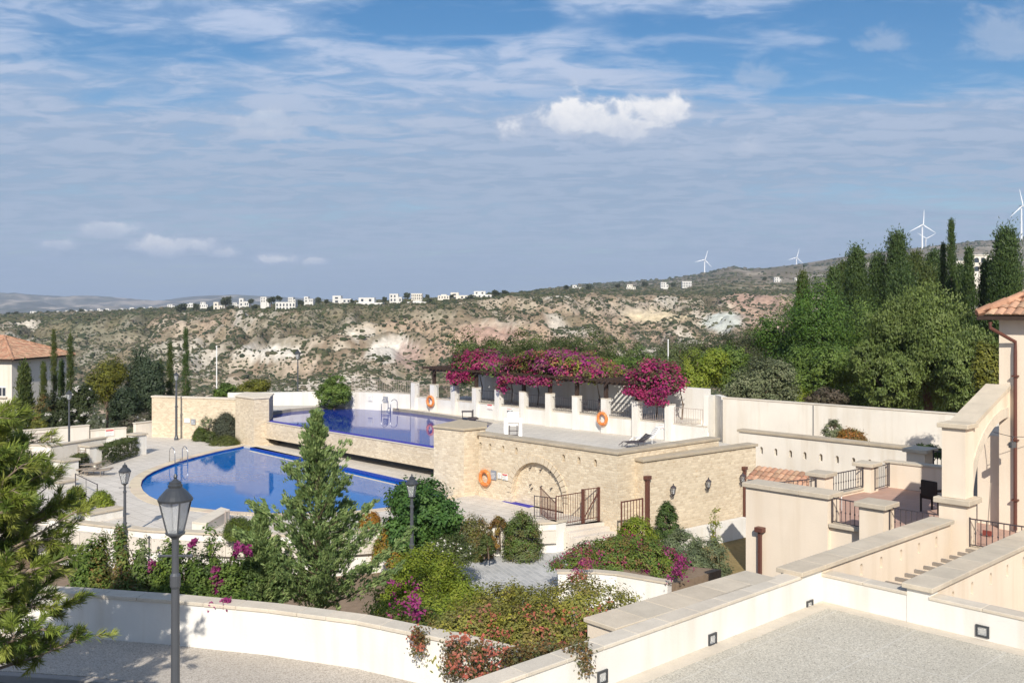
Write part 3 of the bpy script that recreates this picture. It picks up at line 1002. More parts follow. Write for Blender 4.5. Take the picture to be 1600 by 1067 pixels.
pier('pillar', 'shaded pillar with a grey cap behind the far terrace wall', (13.2, 32.2), .7, .6, .5, 4.35, M['pink'], V, 'cope', .12, .1)
wall('terrace_wall', 'pinkish wall at the far side of the tiled terrace behind the wicker chair', [(11.65, 31.1), (14.6, 28.3)], 2.6, 4.12, .3, M['pink'], 'cope', .07, .04)
wall('terrace_wall', 'low pinkish kerb wall under the far terrace railing', [along(Ap, V, .25), along(Bp, V, -.25)], 2.0, 3.42, .25, M['pink'], 'cope', .06, .03)
rr = dict(gap=.125, r=.011, knob=True, group='terrace railings')
railing('railing', 'brown railing between the pinkish wall block and the broad-capped pillar', along(along(N1, U, .05), V, .15), along(along(Cp, U, -.33), V, .0), FZ + .07, FZ + .72, M['iron'], **rr)
railing('railing', 'brown railing between the broad-capped pillar and the big arch pillar', along(Cp, U, .33), along(Dp, U, -.32), FZ + .07, FZ + .72, M['iron'], **rr)
railing('railing', 'brown railing right of the big arch pillar under the house wall', along(along(Dp, U, .33), V, .1), along(along(Dp, U, 2.6), V, .1), FZ + .07, FZ + .72, M['iron'], **rr)
railing('railing', 'brown railing between the two far terrace pillars', along(Ap, V, .28), along(Bp, V, -.28), 3.45, 4.02, M['iron'], **rr)
railing('railing', 'short brown railing between the far pillar and the shaded wall', along(Bp, U, .25), (11.7, 30.9), 3.35, 4.05, M['iron'], **rr)
railing('railing', 'brown stair railing sloping down beside the small tiled roof', (7.6, 29.2), along(Ap, V, -.3), 2.95, 3.75, M['iron'], zb=(3.3, 4.0), **rr)
railing('railing', 'dark railing in shade beside the grey pillar cap', (13.5, 31.9), (16.0, 29.6), 3.4, 4.3, M['iron'], gap=.12)
# big pillar with flying half arch
root = thing('arch_buttress', 'tall pinkish pillar joined to the house by a sloping half arch', 'arch', (Dp[0], Dp[1], 0))
def dpt(t, w, z):      # t along V from the pillar front, w along U
    return (Dp[0] + V[0] * t + U[0] * w, Dp[1] + V[1] * t + U[1] * w, z)
mb = MB(); c = dpt(.24, 0, 0)
mb.box((c[0], c[1], (4.47 + 6.10) / 2), .54, .48, 6.10 - 4.47, U); mb.build('shaft', M['pink'], root)
mb = MB(); mb.box((c[0], c[1], (1.0 + 4.33) / 2), .64, .58, 3.33, U); mb.build('plinth', M['pink'], root)
mb = MB(); mb.box((c[0], c[1], 4.40), .84, .78, .13, U); mb.build('band', M['cope'], root, bevel=.015)
mb = MB(); mb.cur = (1.06, 1.05, 1.03); mb.box((c[0], c[1], 6.155), .72, .66, .11, U); mb.build('cap', M['cope'], root, bevel=.015)
TL = 2.82
arc = [(TL - 2.32 * math.cos(a), 4.2 + 1.95 * math.sin(a)) for a in np.linspace(0, math.pi / 2, 15)]
prof = arc + [(TL, 6.84), (.40, 6.06)]
mb = MB()
n = len(prof)
vs = [dpt(t, .22, z) for t, z in prof] + [dpt(t, -.22, z) for t, z in prof]
fs = [tuple(range(n)), tuple(range(2 * n - 1, n - 1, -1))] + [(i, n + i, n + (i + 1) % n, (i + 1) % n) for i in range(n)]
mb.add(vs, fs); mb.build('arch_wall', M['pink'], root)
mb = MB()
arc2 = [(TL - 2.58 * math.cos(a), 4.2 + 2.2 * math.sin(a)) for a in np.linspace(0, math.pi / 2, 15)]
for i in range(14):
    f = random.uniform(.95, 1.08); mb.cur = (f, f, f)
    q = [arc[i], arc[i + 1], arc2[i + 1], arc2[i]]
    vs = [dpt(t + .0, w, z) for w in (.245, -.245) for t, z in q]
    mb.add(vs, [(0, 1, 2, 3), (7, 6, 5, 4), (0, 4, 5, 1), (2, 6, 7, 3)])
mb.build('arch_band', M['copel'], root)
mb = MB()
for k in range(4):
    ta, tb2 = .42 + (TL - .42) * k / 4, .42 + (TL - .42) * (k + 1) / 4 - .006
    za, zb2 = 6.07 + .795 * k / 4, 6.07 + .795 * (k + 1) / 4
    f = random.uniform(1.0, 1.12); mb.cur = (f, f, f)
    vs = [dpt(ta, -.30, za), dpt(ta, .30, za), dpt(tb2, .30, zb2), dpt(tb2, -.30, zb2)]
    mb.add(vs + [(x, y, z + .1) for x, y, z in vs], [(3, 2, 1, 0), (4, 5, 6, 7), (0, 1, 5, 4), (1, 2, 6, 5), (2, 3, 7, 6), (3, 0, 4, 7)])
mb.build('sloping_coping', M['cope'], root)

# house with tiled hip roof
def tiled_slope(mb, e0, e1, r0, r1, pitch=.21, course=.36, amp=.045):
    """barrel tiles from the eave e0-e1 up to the ridge r0-r1 (r0 above e0)"""
    e0, e1, r0, r1 = map(Vector, (e0, e1, r0, r1))
    ax = (e1 - e0).normalized()
    W = (e1 - e0).length
    a0, a1 = (r0 - e0).dot(ax), (r1 - e0).dot(ax)
    up = (r0 - e0) - ax * a0
    Hh = up.length; up.normalize()
    nrm = ax.cross(up)
    if nrm.z < 0: nrm = -nrm
    rows = max(1, round(Hh / course)); cols = max(1, round(W / pitch))
    for r in range(rows):
        v0, v1 = Hh * r / rows, Hh * (r + 1) / rows
        for c in range(cols):
            x0, x1 = W * c / cols, W * (c + 1) / cols
            xm = (x0 + x1) / 2
            vm = (v0 + v1) / 2
            lo, hi = a0 * vm / Hh, W + (a1 - W) * vm / Hh
            if xm < lo - .05 or xm > hi + .05: continue
            f = random.uniform(.72, 1.18); g = random.uniform(.86, 1.1)
            mb.cur = (.45 * f, .275 * f * g, .18 * f * g)
            pts = []
            for vv, lift in ((v0 - .03, .035), (v1, .0)):
                for k in range(5):
                    x = x0 + (x1 - x0) * k / 4
                    hgt = amp * math.sin(math.pi * k / 4) + lift
                    pts.append(e0 + ax * x + up * vv + nrm * hgt)
            mb.add(pts, [(k, k + 1, 5 + k + 1, 5 + k) for k in range(4)] + [(0, 5, 9, 4)] + [(4, 3, 2, 1, 0)])

def hip_house(name, label, corner, du, dv, lu, lv, z0, ze, zr, mat, over=.5, hip=None):
    """corner, run lu along du and lv along dv; ridge along the longer side"""
    root = thing(name, label, 'house', (corner[0], corner[1], z0))
    q = [corner, along(corner, du, lu), along(along(corner, du, lu), dv, lv), along(corner, dv, lv)]
    mb = MB(); mb.prism(q, z0, ze - .12); mb.build('wall', mat, root)
    e = [along(along(corner, du, -over), dv, -over), along(along(corner, du, lu + over), dv, -over), along(along(corner, du, lu + over), dv, lv + over), along(along(corner, du, -over), dv, lv + over)]
    w, h = lu + 2 * over, lv + 2 * over
    m = min(w, h) / 2
    if w >= h: ra, rb = along(along(e[0], du, m), dv, h / 2), along(along(e[0], du, w - m), dv, h / 2)
    else: ra, rb = along(along(e[0], du, w / 2), dv, m), along(along(e[0], du, w / 2), dv, h - m)
    z3 = lambda p, z: (p[0], p[1], z)
    mb = MB()
    if w >= h:
        quads = [(e[0], e[1], ra, rb), (e[1], e[2], rb, rb), (e[2], e[3], rb, ra), (e[3], e[0], ra, ra)]
    else:
        quads = [(e[0], e[1], ra, ra), (e[1], e[2], ra, rb), (e[2], e[3], rb, rb), (e[3], e[0], rb, ra)]
    for a, b, c, d in quads:
        tiled_slope(mb, z3(a, ze), z3(b, ze), z3(c, zr), z3(d, zr))
    for a, b in ((ra, e[0]), (ra if w >= h else ra, e[3] if w >= h else e[1]), (rb, e[1] if w >= h else e[2]), (rb, e[2] if w >= h else e[3]), (ra, rb)):
        va, vb = Vector(z3(a, zr if a in (ra, rb) else ze)), Vector(z3(b, zr if b in (ra, rb) else ze))
        L = (vb - va).length; n = max(1, int(L / .4))
        for k in range(n):
            f = random.uniform(.75, 1.1); mb.cur = (.45 * f, .25 * f, .16 * f)
            p, qn = va.lerp(vb, k / n), va.lerp(vb, (k + 1) / n)
            mb.bar(p + Vector((0, 0, .05)), qn + Vector((0, 0, .05)), .12, .10, 6)
    mb.cur = (1, 1, 1)
    roof = mb.build('roof', M['terracotta'], root)
    mb = MB(); mb.prism(e, ze - .12, ze - .01); mb.build('eave', M['darkwood'], root)
    return root

Hc = (12.36, 25.27)
house = hip_house('villa', 'pinkish villa with a terracotta roof at the right edge of the picture', Hc, U, V, 10.5, 8.5, -1.5, 8.72, 11.2, M['pink'], .40)
mb = MB(); g = along(Hc, V, .35)
mb.prism([along(g, U, -.95), along(g, U, -.02), along(along(g, U, -.02), V, 3.2), along(along(g, U, -.95), V, 3.2)], 3.2, 5.6)
mb.build('ground_floor_wing', M['pink'], house)
mb = MB(); mb.prism([along(along(g, U, -.93), V, -.02), along(along(g, U, -.66), V, -.02), along(along(g, U, -.66), V, .03), along(along(g, U, -.93), V, .03)], 3.3, 5.2)
mb.build('door_opening', M['pane'], house)
tp = tpx(Hc, along(Hc, U, 5), 1588.5)
pp = along(along(Hc, U, tp), V, -.09)
mb = MB(); e = along(along(Hc, U, tp - .45), V, -.5)
mb.tube([(e[0], e[1], 8.55), (e[0], e[1], 8.4), (pp[0], pp[1], 8.05), (pp[0], pp[1], 7.8), (pp[0], pp[1], 3.35)], .045, 8)
dpipe = mb.build('drainpipe', M['brown'], house)
for z in (7.2, 5.6, 4.1):
    mb = MB(); mb.box((pp[0], pp[1], z), .14, .14, .04, U); mb.build('pipe_bracket', M['brown'], dpipe)
# downpipe with hopper on the wall block
t = tpx(N0, N1, 1190.5); hp = along(along(N0, U, t), V, -.10)
root = thing('downpipe', 'brown downpipe with a square hopper head on the pinkish wall block', 'downpipe', (hp[0], hp[1], 1.2))
mb = MB(); mb.box((hp[0], hp[1], 2.0), .085, .085, 1.7, U); mb.build('pipe', M['brown'], root)
mb = MB(); mb.box((hp[0], hp[1], 2.92), .24, .2, .13, U); mb.build('hopper', M['brown'], root, bevel=.01)
# parapets running back from the car park wall
for A, B, pxs, lab in ((along(cpB, dA, .003), (10.15, 23.05), (1346, 1377, 1408, 1436, 1463), 'stone-coped parapet with small round-topped holes ending at the big arch pillar'),
                       (along(along(cpB, dC, p2t), dA, .32), (13.2, 23.2), (1489, 1519, 1548, 1574, 1599), 'stone-coped parapet with small round-topped holes at the right edge of the picture')):
    root = thing('parapet', lab, 'wall', (A[0], A[1], 0))
    L = math.hypot(B[0] - A[0], B[1] - A[1])
    hl = [(tpx(A, B, px), .06, 3.50, 3.68, .06, .30) for px in pxs if .2 < tpx(A, B, px) < L - .2]
    holed(A, B, -1.0, 3.92, .42, hl).build('wall_body', M['pink'], root)
    dAB = ((B[0] - A[0]) / L, (B[1] - A[1]) / L)
    A0 = along(A, dAB, -.76 if A[0] < 7 else -.32)
    mb = MB(); mb.prism([A0, along(A, dAB, -.003), along(along(A, dAB, -.003), (-dAB[1], dAB[0]), .42), along(A0, (-dAB[1], dAB[0]), .42)], 2.8, 3.92); mb.build('end_pier', M['white'], root)
    coping([A0, B], .42, 3.92, .09, .07, M['cope'], root, blk=.85)
# slatted pergola between the parapets
root = thing('slat_pergola', 'low grey timber slats sticking out beside the right-hand parapet', 'pergola', (8.3, 19.9, 3.4))
for k in range(10):
    b = along(along(along(cpB, dC, p2t - .40), dA, .42), dA, .40 * k); a = along(b, U, -.62)
    mb = MB(); mb.bar((a[0], a[1], 3.80), (b[0], b[1], 3.80), .045); mb.build('slat', M['greywood'], root)
flat('stair_yard', [(6.4, 19.9), (11.0, 24.0), (12.4, 22.7), (7.9, 18.4)], 1.6, M['floor'], th=.2)
# small tiled porch roof
root = thing('porch_roof', 'small terracotta tiled porch roof behind the pinkish wall block', 'porch roof', (9.5, 38, .5))
mb = MB(); tiled_slope(mb, (8.9, 38.0, 2.33), (11.0, 35.9, 2.33), (9.5, 38.6, 2.72), (11.6, 36.5, 2.72), .22, .35); mb.cur = (1, 1, 1)
mb.build('roof_tiles', M['terracotta'], root)
mb = MB(); mb.prism([(9.0, 38.1), (11.0, 36.1), (11.6, 36.7), (9.6, 38.7)], -1.5, 2.28); mb.build('porch_wall', M['cream'], root)
# wicker chair
c = P(1461, 800, FZ)
root = thing('wicker_chair', 'dark wicker armchair standing in shade beside the big arch pillar', 'chair', c)
ax = (.85, .52)
mb = MB(); mb.box((c[0], c[1], FZ + .42), .5, .5, .09, ax); mb.build('seat', M['wicker'], root)
bk = along(c, ax, -.26)
mb = MB(); mb.box((bk[0], bk[1], FZ + .66), .07, .50, .46, ax); mb.build('backrest', M['wicker'], root, bevel=.03)
for s in (-1, 1):
    a = along(c, (-ax[1], ax[0]), .27 * s)
    mb = MB(); mb.box((a[0], a[1], FZ + .64), .52, .06, .06, ax); mb.build('armrest', M['wicker'], root)
    for f in (-.24, .24):
        b = along(a, ax, f)
        mb = MB(); mb.bar((b[0], b[1], FZ), (b[0], b[1], FZ + (.64 if f > 0 else .5)), .03); mb.build('leg', M['wicker'], root)
# small white stand on the terrace
c = P(1301, 797, FZ)
root = thing('side_table', 'small white table standing behind the front terrace railing', 'table', c)
mb = MB(); mb.box((c[0], c[1], FZ + .43), .42, .42, .04, U); mb.build('tabletop', M['plastic'], root)
for s, q in ((-1, -1), (1, -1), (1, 1), (-1, 1)):
    b = along(along(c, U, .17 * s), V, .17 * q)
    mb = MB(); mb.bar((b[0], b[1], FZ), (b[0], b[1], FZ + .41), .018); mb.build('leg', M['plastic'], root)
# floodlight under the arch
t = 1.9; c = dpt(t + .3, .55, DZ(691, 24.9))
root = thing('floodlight', 'grey floodlight hanging on a thin cable under the half arch', 'floodlight', c)
mb = MB(); mb.box((c[0], c[1], c[2]), .17, .10, .14, (.9, .43)); mb.build('lamp_head', M['grey'], root, bevel=.01)
mb = MB(); mb.bar((c[0], c[1], c[2] + .07), (c[0], c[1], c[2] + .2), .012); mb.build('bracket', M['grey'], root)
mb = MB(); a = dpt(TL - .02, -.1, c[2] + .2); mb.tube([a, (c[0], c[1], c[2] + .2), dpt(TL - .05, 1.2, c[2] + .2)], .008, 5); mb.build('cable', M['iron'], root)
# broom leaning on the house
c = P(1543, 838, FZ)
root = thing('broom', 'broom leaning on the house wall behind the railing', 'broom', c)
mb = MB(); mb.bar((c[0], c[1], FZ + .15), (c[0] + .25, c[1] + .35, FZ + 1.25), .014, n=6); mb.build('stick', M['greywood'], root)
mb = MB(); mb.box((c[0] - .02, c[1] - .02, FZ + .09), .2, .05, .12, U); mb.build('brush', M['broom'], root)

# recessed lights in the car park walls
def step_light(A, B, px, py, nrm, lab):
    t = tpx(A, B, px); d = ((B[0] - A[0]), (B[1] - A[1])); q = math.hypot(*d); d = (d[0] / q, d[1] / q)
    c = along(A, d, t); z = DZ(py, c[1])
    f = along(c, nrm, .012)
    root = thing('wall_light', lab, 'wall light', (f[0], f[1], z), 'recessed lights in the car park walls')
    for dx, dz, w, h in ((0, .085, .22, .03), (0, -.085, .22, .03), (-.095, 0, .03, .14), (.095, 0, .03, .14)):
        b = along(f, d, dx); mb = MB(); mb.box((b[0], b[1], z + dz), w, .03, h, d); mb.build('frame', M['darkgrey'], root)
    mb = MB(); b = along(f, nrm, -.008); mb.box((b[0], b[1], z), .16, .012, .14, d); mb.build('glass', M['lantern'], root)
step_light(cpA2, cpB, 1264.5, 945.5, U, 'recessed square wall light nearest the car park corner')
step_light(cpA2, cpB, 1112.5, 998, U, 'recessed square wall light in the middle of the left car park wall')
step_light(cpA2, cpB, 940.5, 1057, U, 'recessed square wall light at the bottom of the left car park wall')
step_light(cpB, cpC, 1535.5, 985.5, (-V[0], -V[1]), 'larger recessed wall light in the right car park wall')

# ================================================================ STREET LAMPS
def lantern(root, c, z, s, sides=4, rot=math.pi / 4 - .2):
    """four-sided lantern whose foot is at height z; s = overall height"""
    w0, w1 = .140 * s, .275 * s               # half diagonals at foot and head
    h0, h1 = .06 * s, .62 * s
    x, y = c
    fr = MB(); fr.lathe((x, y, z), [(.05 * s, -.06 * s), (.11 * s, 0), (.16 * s, .03 * s), (.17 * s, h0)], 12); fr.build('lantern_foot', M['grey'], root)
    cor = [[(x + w * math.cos(rot + k * math.pi / 2), y + w * math.sin(rot + k * math.pi / 2), z + hh) for k in range(4)] for w, hh in ((w0, h0), (w1, h1))]
    for k in range(4):
        mb = MB(); mb.bar(cor[0][k], cor[1][k], .016 * s); mb.build('frame_bar', M['grey'], root)
        mb = MB(); a, b, cc, d = cor[0][k], cor[0][(k + 1) % 4], cor[1][(k + 1) % 4], cor[1][k]
        g = lambda p: (x + (p[0] - x) * .95, y + (p[1] - y) * .95, p[2])
        g2 = lambda p: (x + (p[0] - x) * .92, y + (p[1] - y) * .92, p[2])
        mb.add([g(a), g(b), g(cc), g(d), g2(a), g2(b), g2(cc), g2(d)], [(0, 1, 2, 3), (7, 6, 5, 4), (0, 4, 5, 1), (1, 5, 6, 2), (2, 6, 7, 3), (3, 7, 4, 0)])
        mb.build('glass_pane', M['lantern'], root)
        mb = MB(); mb.bar(cor[1][k], cor[1][(k + 1) % 4], .018 * s); mb.build('frame_bar', M['grey'], root)
    mb = MB()
    mb.lathe((x, y, z), [(.288 * s, h1 - .02 * s), (.295 * s, h1 + .015 * s), (.25 * s, h1 + .075 * s), (.17 * s, h1 + .165 * s), (.105 * s, h1 + .215 * s)], 20)
    roof = mb.build('lantern_roof', M['darkgrey'], root, smooth=False)
    mb = MB(); mb.lathe((x, y, z), [(.115 * s, h1 + .21 * s), (.125 * s, h1 + .25 * s), (.10 * s, h1 + .27 * s), (.10 * s, h1 + .30 * s), (.05 * s, h1 + .33 * s), (.02 * s, h1 + .36 * s), (.035 * s, h1 + .39 * s), (.012 * s, h1 + .44 * s)], 12)
    mb.build('finial', M['darkgrey'], roof)

def street_lamp(label, x, y, z0, ztop, s, r=.06, arms=True, base=True):
    root = thing('street_lamp', label, 'street lamp', (x, y, z0), 'grey lantern street lamps')
    zf = ztop - 1.06 * s
    h = zf - z0
    mb = MB()
    mb.lathe((x, y, z0), [(r * 1.9, 0), (r * 1.9, .12), (r * 1.3, .25), (r * 1.1, .35)] if base else [(r, 0), (r, .3)], 12)
    mb.build('base', M['grey'], root)
    mb = MB()
    k = h * .55
    mb.lathe((x, y, z0), [(r * 1.05, .3), (r * 1.02, k), (r * 1.35, k + .01), (r * 1.35, k + .07), (r * .95, k + .09), (r * .80, h * .90), (r * 1.05, h * .905), (r * 1.05, h * .925), (r * .72, h * .93), (r * .70, h)], 14)
    mb.build('post', M['grey'], root)
    if arms:
        mb = MB(); za = z0 + h * .962
        mb.bar((x - .27 * s, y, za), (x + .27 * s, y, za), .012, n=6)
        for q in (-1, 1): mb.lathe((x + q * .27 * s, y, za - .02), [(.004, 0), (.02, .02), (.004, .04)], 6)
        mb.build('ladder_bar', M['grey'], root)
    lantern(root, (x, y), zf, s)
    return root

x = DX(274, 8.6); street_lamp('big grey lantern lamp in front of the curved white wall, largest of all', x, 8.6, 2.46, DZ(740, 8.6), .505, .043)
x = DX(195, 38.5); street_lamp('grey lantern lamp before the rounded left end of the pool', x, 38.5, -1.4, DZ(722, 38.5), .80, .062)
x = DX(643.5, 34.0); street_lamp('grey lantern lamp rising before the round green tree in the middle', x, 34.0, -1.3, DZ(740, 34.0), .76, .07, False)
x = DX(108, 60.4); street_lamp('slim grey lamp at the far left beside the pillars and clipped hedges', x, 60.4, -.4, DZ(608, 60.4), .62, .06, False)
x = DX(275.5, 66.0); street_lamp('slim grey lamp standing against the stone wall with two signs', x, 66.0, 0, DZ(580, 66), .58, .075, False)
x = DX(465.3, 78.0); street_lamp('dark slim lamp standing beyond the far white wall before the hillside', x, 78, -2.5, DZ(545, 78), .8, .06, False)
x = DX(233, 37.2)
mb = MB(); mb.lathe((x, 37.2, -1.2), [(.035, 0), (.03, 1.45), (.06, 1.46), (.06, 1.52), (.01, 1.56)], 8)
tag(mb.build('garden_post', M['grey']), 'thin dark garden light post behind the front hedge left of the big lamp', 'garden light')
# white poles
for px, y0, y1, Y, lab in ((338.5, 540, 612, 95, 'thin white pole beyond the stone wall on the left'), (1044, 530, 572, 90, 'thin pale pole among the green shrubs behind the pergola')):
    x = DX(px, Y); zt, zb = DZ(y0, Y), -6
    mb = MB(); mb.lathe((x, Y, zb), [(.07, 0), (.05, zt - zb - .1), (.08, zt - zb - .08), (.03, zt - zb)], 8)
    tag(mb.build('pole', M['plastic']), lab, 'pole')

# ================================================================ POOL FURNITURE AND FITTINGS
def lifebuoy(label, c, nrm, R=.31):
    root = thing('lifebuoy', label, 'lifebuoy', c, 'orange lifebuoys')
    tx = (-nrm[1], nrm[0], 0)
    mb = MB(); mb.torus(c, R, .085, (nrm[0], nrm[1], 0), tx, 28, 10); mb.build('ring', M['orange'], root, smooth=True)
    for k in range(4):
        a = math.pi / 4 + k * math.pi / 2
        p = [Vector(c) + (Vector(tx) * math.cos(a + s) + Vector((0, 0, 1)) * math.sin(a + s)) * R for s in (-.07, 0, .07)]
        mb = MB(); mb.tube(p, .088, 10); mb.build('band', M['paleorange'], root)
    mb = MB(); pts = [Vector(c) + Vector((nrm[0], nrm[1], 0)) * .03 + (Vector(tx) * math.cos(a) + Vector((0, 0, 1)) * math.sin(a)) * (R + .12 + .03 * math.cos(4 * a)) for a in np.linspace(0, 6.28, 29)]
    mb.tube(pts, .009, 4); mb.build('rope', M['paleorange'], root)
    return root
n3 = (-nP[0], -nP[1])
c = along(pil[1][:2], n3, .34); lifebuoy('orange lifebuoy on the white pillar under the first pergola post', (c[0], c[1], DZ(627, c[1])), n3)
c = along(pil[8][:2], n3, .34); lifebuoy('orange lifebuoy on a white pillar at the right half of the pergola', (c[0], c[1], DZ(654, c[1])), n3)
t = tpx(cA, cB, 760.5); c = along(along(cA, dW, t), nW, .12); lifebuoy('orange lifebuoy on the stone wall left of the blind arch', (c[0], c[1], DZ(746.5, c[1])), nW)

def sign(label, c, d, w, h, mat, lines, name='sign', ink='ink', head=None):
    """flat board facing to the right of d"""
    root = thing(name, label, 'sign', c, 'small notice boards')
    nn = (d[1], -d[0])
    mb = MB(); mb.box(c, w, .03, h, d); mb.build('board', mat, root)
    f = along(c, nn, .018)
    if head:
        mb = MB(); mb.box((f[0], f[1], c[2] + h * .36), w * .9, .006, h * .18, d); mb.build('heading', M[head], root)
    for k in range(lines):
        mb = MB(); z = c[2] + h * (.2 - .58 * k / max(1, lines - 1))
        ww = w * random.uniform(.5, .85)
        b = along(f, d, (ww - w * .85) / 2)
        mb.box((b[0], b[1], z), ww, .006, h * .04, d); mb.build('text_line', M[ink], root)
    return root
def on_line(A, B, px, py, out):
    L = math.hypot(B[0] - A[0], B[1] - A[1]); d = ((B[0] - A[0]) / L, (B[1] - A[1]) / L)
    c = along(along(A, d, tpx(A, B, px)), (d[1], -d[0]), out)
    return (c[0], c[1], DZ(py, c[1])), d
c, d = on_line(cA, cB, 772.5, 742, .05); sign('grey notice board beside the lifebuoy on the stone wall', c, d, .36, .42, M['signg'], 5, ink='signw')
c, d = on_line(cA, cB, 790.5, 745, .05); sign('white notice with a red heading beside the blind arch', c, d, .36, .28, M['signw'], 3, head='red')
c, d = on_line(cA, cB, 781.8, 743, .05); sign('plain pale notice between the grey and the red-headed notice', c, d, .24, .26, M['signw'], 4, ink='signg')
c, d = on_line((-24.45, 67.6), (-17.6, 65.6), 293, 657, .05); sign('white notice board on the tall stone wall behind the lamp', c, d, .42, .3, M['signw'], 3, ink='signg')
c, d = on_line((-24.45, 67.6), (-17.6, 65.6), 302.5, 659, .05); sign('grey notice board on the tall stone wall next to the bushes', c, d, .34, .36, M['signg'], 4, ink='signw')
c, d = on_line((-11.6, 71.45), (-7.1, 69.25), 579, 622, .05); sign('pale notice board on the white wall under the pale railing', c, d, .36, .42, M['signw'], 4, ink='signg')
c, d = on_line((-11.6, 71.45), (-7.1, 69.25), 603, 624, .05); sign('blue-grey notice board on the white wall under the pale railing', c, d, .38, .4, M['signg'], 4, ink='signw')
c, d = on_line(wl[0], wl[1], 766, 635.5, .03); sign('small white notice with red lettering right of the first lifebuoy', c, d, .5, .34, M['signw'], 2, ink='red', head='red')
c, d = on_line(wl[0], wl[1], 797, 640, .03); sign('small white notice with red lettering and two black holes below', c, d, .45, .12, M['signw'], 1, ink='red', head='red')
for px in (794, 800.5):
    c2, d = on_line(wl[0], wl[1], px, 643, .01)
    mb = MB(); mb.bar((c2[0], c2[1], c2[2]), (c2[0] + n3[0] * .03, c2[1] + n3[1] * .03, c2[2]), .06, n=10)
    tag(mb.build('wall_socket', M['ink']), ('left' if px < 797 else 'right') + ' one of two black round fittings on the white wall behind the pool lift', 'wall fitting', 'black wall fittings')
c, d = on_line(wl[0], wl[1], 1034.5, 665.5, .03); sign('white notice with two lines of red lettering near the last pillar', c, d, .42, .26, M['signw'], 2, ink='red')
# steel ladders
def ladder(label, c, d, w, h, drop):
    root = thing('pool_ladder', label, 'pool ladder', c)
    nn = (-d[1], d[0])
    for s in (-.5, .5):
        a = along(c, d, w * s)
        pts = [(a[0] + nn[0] * .55, a[1] + nn[1] * .55, c[2])]
        pts += [(a[0] + nn[0] * (.55 - .75 * k / 6), a[1] + nn[1] * (.55 - .75 * k / 6), c[2] + h * (1 - (abs(k / 3 - 1)) ** 2.4 * .25)) for k in range(7)]
        pts += [(a[0] - nn[0] * .22, a[1] - nn[1] * .22, c[2] - drop)]
        mb = MB(); mb.tube(pts, .024, 8); mb.build('handrail', M['steel'], root, smooth=True)
    for k in range(3):
        a = along(along(c, d, -w / 2), nn, -.22); b = along(along(c, d, w / 2), nn, -.22)
        mb = MB(); z = c[2] - .02 - .0 * k + h * .0 - .1 * k; mb.bar((a[0], a[1], z), (b[0], b[1], z), .02, n=6); mb.build('rung', M['steel'], root)
ladder('steel ladder rails at the rounded left edge of the lower pool', P(281, 722, 0), (.75, .66), .75, .85, .25)
ladder('steel ladder rails at the far edge of the upper pool', P(606, 641, UZ), (.85, -.5), .8, .75, .3)
# white pool lift chair
Y = 52.6; x = DX(802, Y)
root = thing('pool_lift', 'white pool chair with two tapered side panels behind the stone coping', 'pool chair', (x, Y, UZ))
for s in (-1, 1):
    mb = MB()
    xx = x + s * .34
    prof = [(-.38, 0), (.38, 0), (.22, .75), (.20, 1.3), (-.12, 1.3), (-.16, .75)]
    n = len(prof)
    mb.add([(xx - .10 + (.06 * s if z > .5 else 0), Y + q, UZ + z) for q, z in prof] + [(xx + .10 + (.03 * s if z > .5 else 0.04 * s), Y + q, UZ + z) for q, z in prof],
           [tuple(range(n)), tuple(range(2 * n - 1, n - 1, -1))] + [(i, n + i, n + (i + 1) % n, (i + 1) % n) for i in range(n)])
    mb.build('side_panel', M['plastic'], root, bevel=.03)
mb = MB(); mb.box((x, Y + .02, UZ + .92), .52, .44, .09); mb.build('seat', M['plastic'], root, bevel=.02)
mb = MB(); mb.box((x, Y + .25, UZ + 1.3), .62, .08, .55); mb.build('backrest', M['plastic'], root, bevel=.03)
for k in range(3):
    mb = MB(); mb.bar((x - .24, Y - .25, UZ + .2 + .22 * k), (x + .24, Y - .25, UZ + .2 + .22 * k), .022, n=6); mb.build('step', M['iron'], root)
for s in (-1, 1):
    mb = MB(); mb.bar((x + .2 * s, Y - .27, UZ), (x + .2 * s, Y - .27, UZ + .95), .02, n=6); mb.build('step_post', M['iron'], root)
# small table and parasol foot on the upper deck
c = P(730, 655, UZ)
root = thing('side_table', 'small dark table on the upper deck left of the pool lift', 'table', c)
mb = MB(); mb.box((c[0], c[1], UZ + .5), .7, .5, .05); mb.build('tabletop', M['iron'], root)
for s, q in ((-1, -1), (1, -1), (1, 1), (-1, 1)):
    mb = MB(); mb.bar((c[0] + .3 * s, c[1] + .2 * q, UZ), (c[0] + .3 * s, c[1] + .2 * q, UZ + .48), .02); mb.build('leg', M['iron'], root)
c = P(739, 655, UZ)
root = thing('parasol_base', 'dark round parasol foot with a short tube beside the small table', 'parasol base', c)
mb = MB(); mb.lathe(c, [(.36, 0), (.36, .08), (.30, .13), (.05, .15)], 18); mb.build('foot', M['iron'], root)
mb = MB(); mb.lathe(c, [(.035, .14), (.035, .62)], 8); mb.build('tube', M['iron'], root)
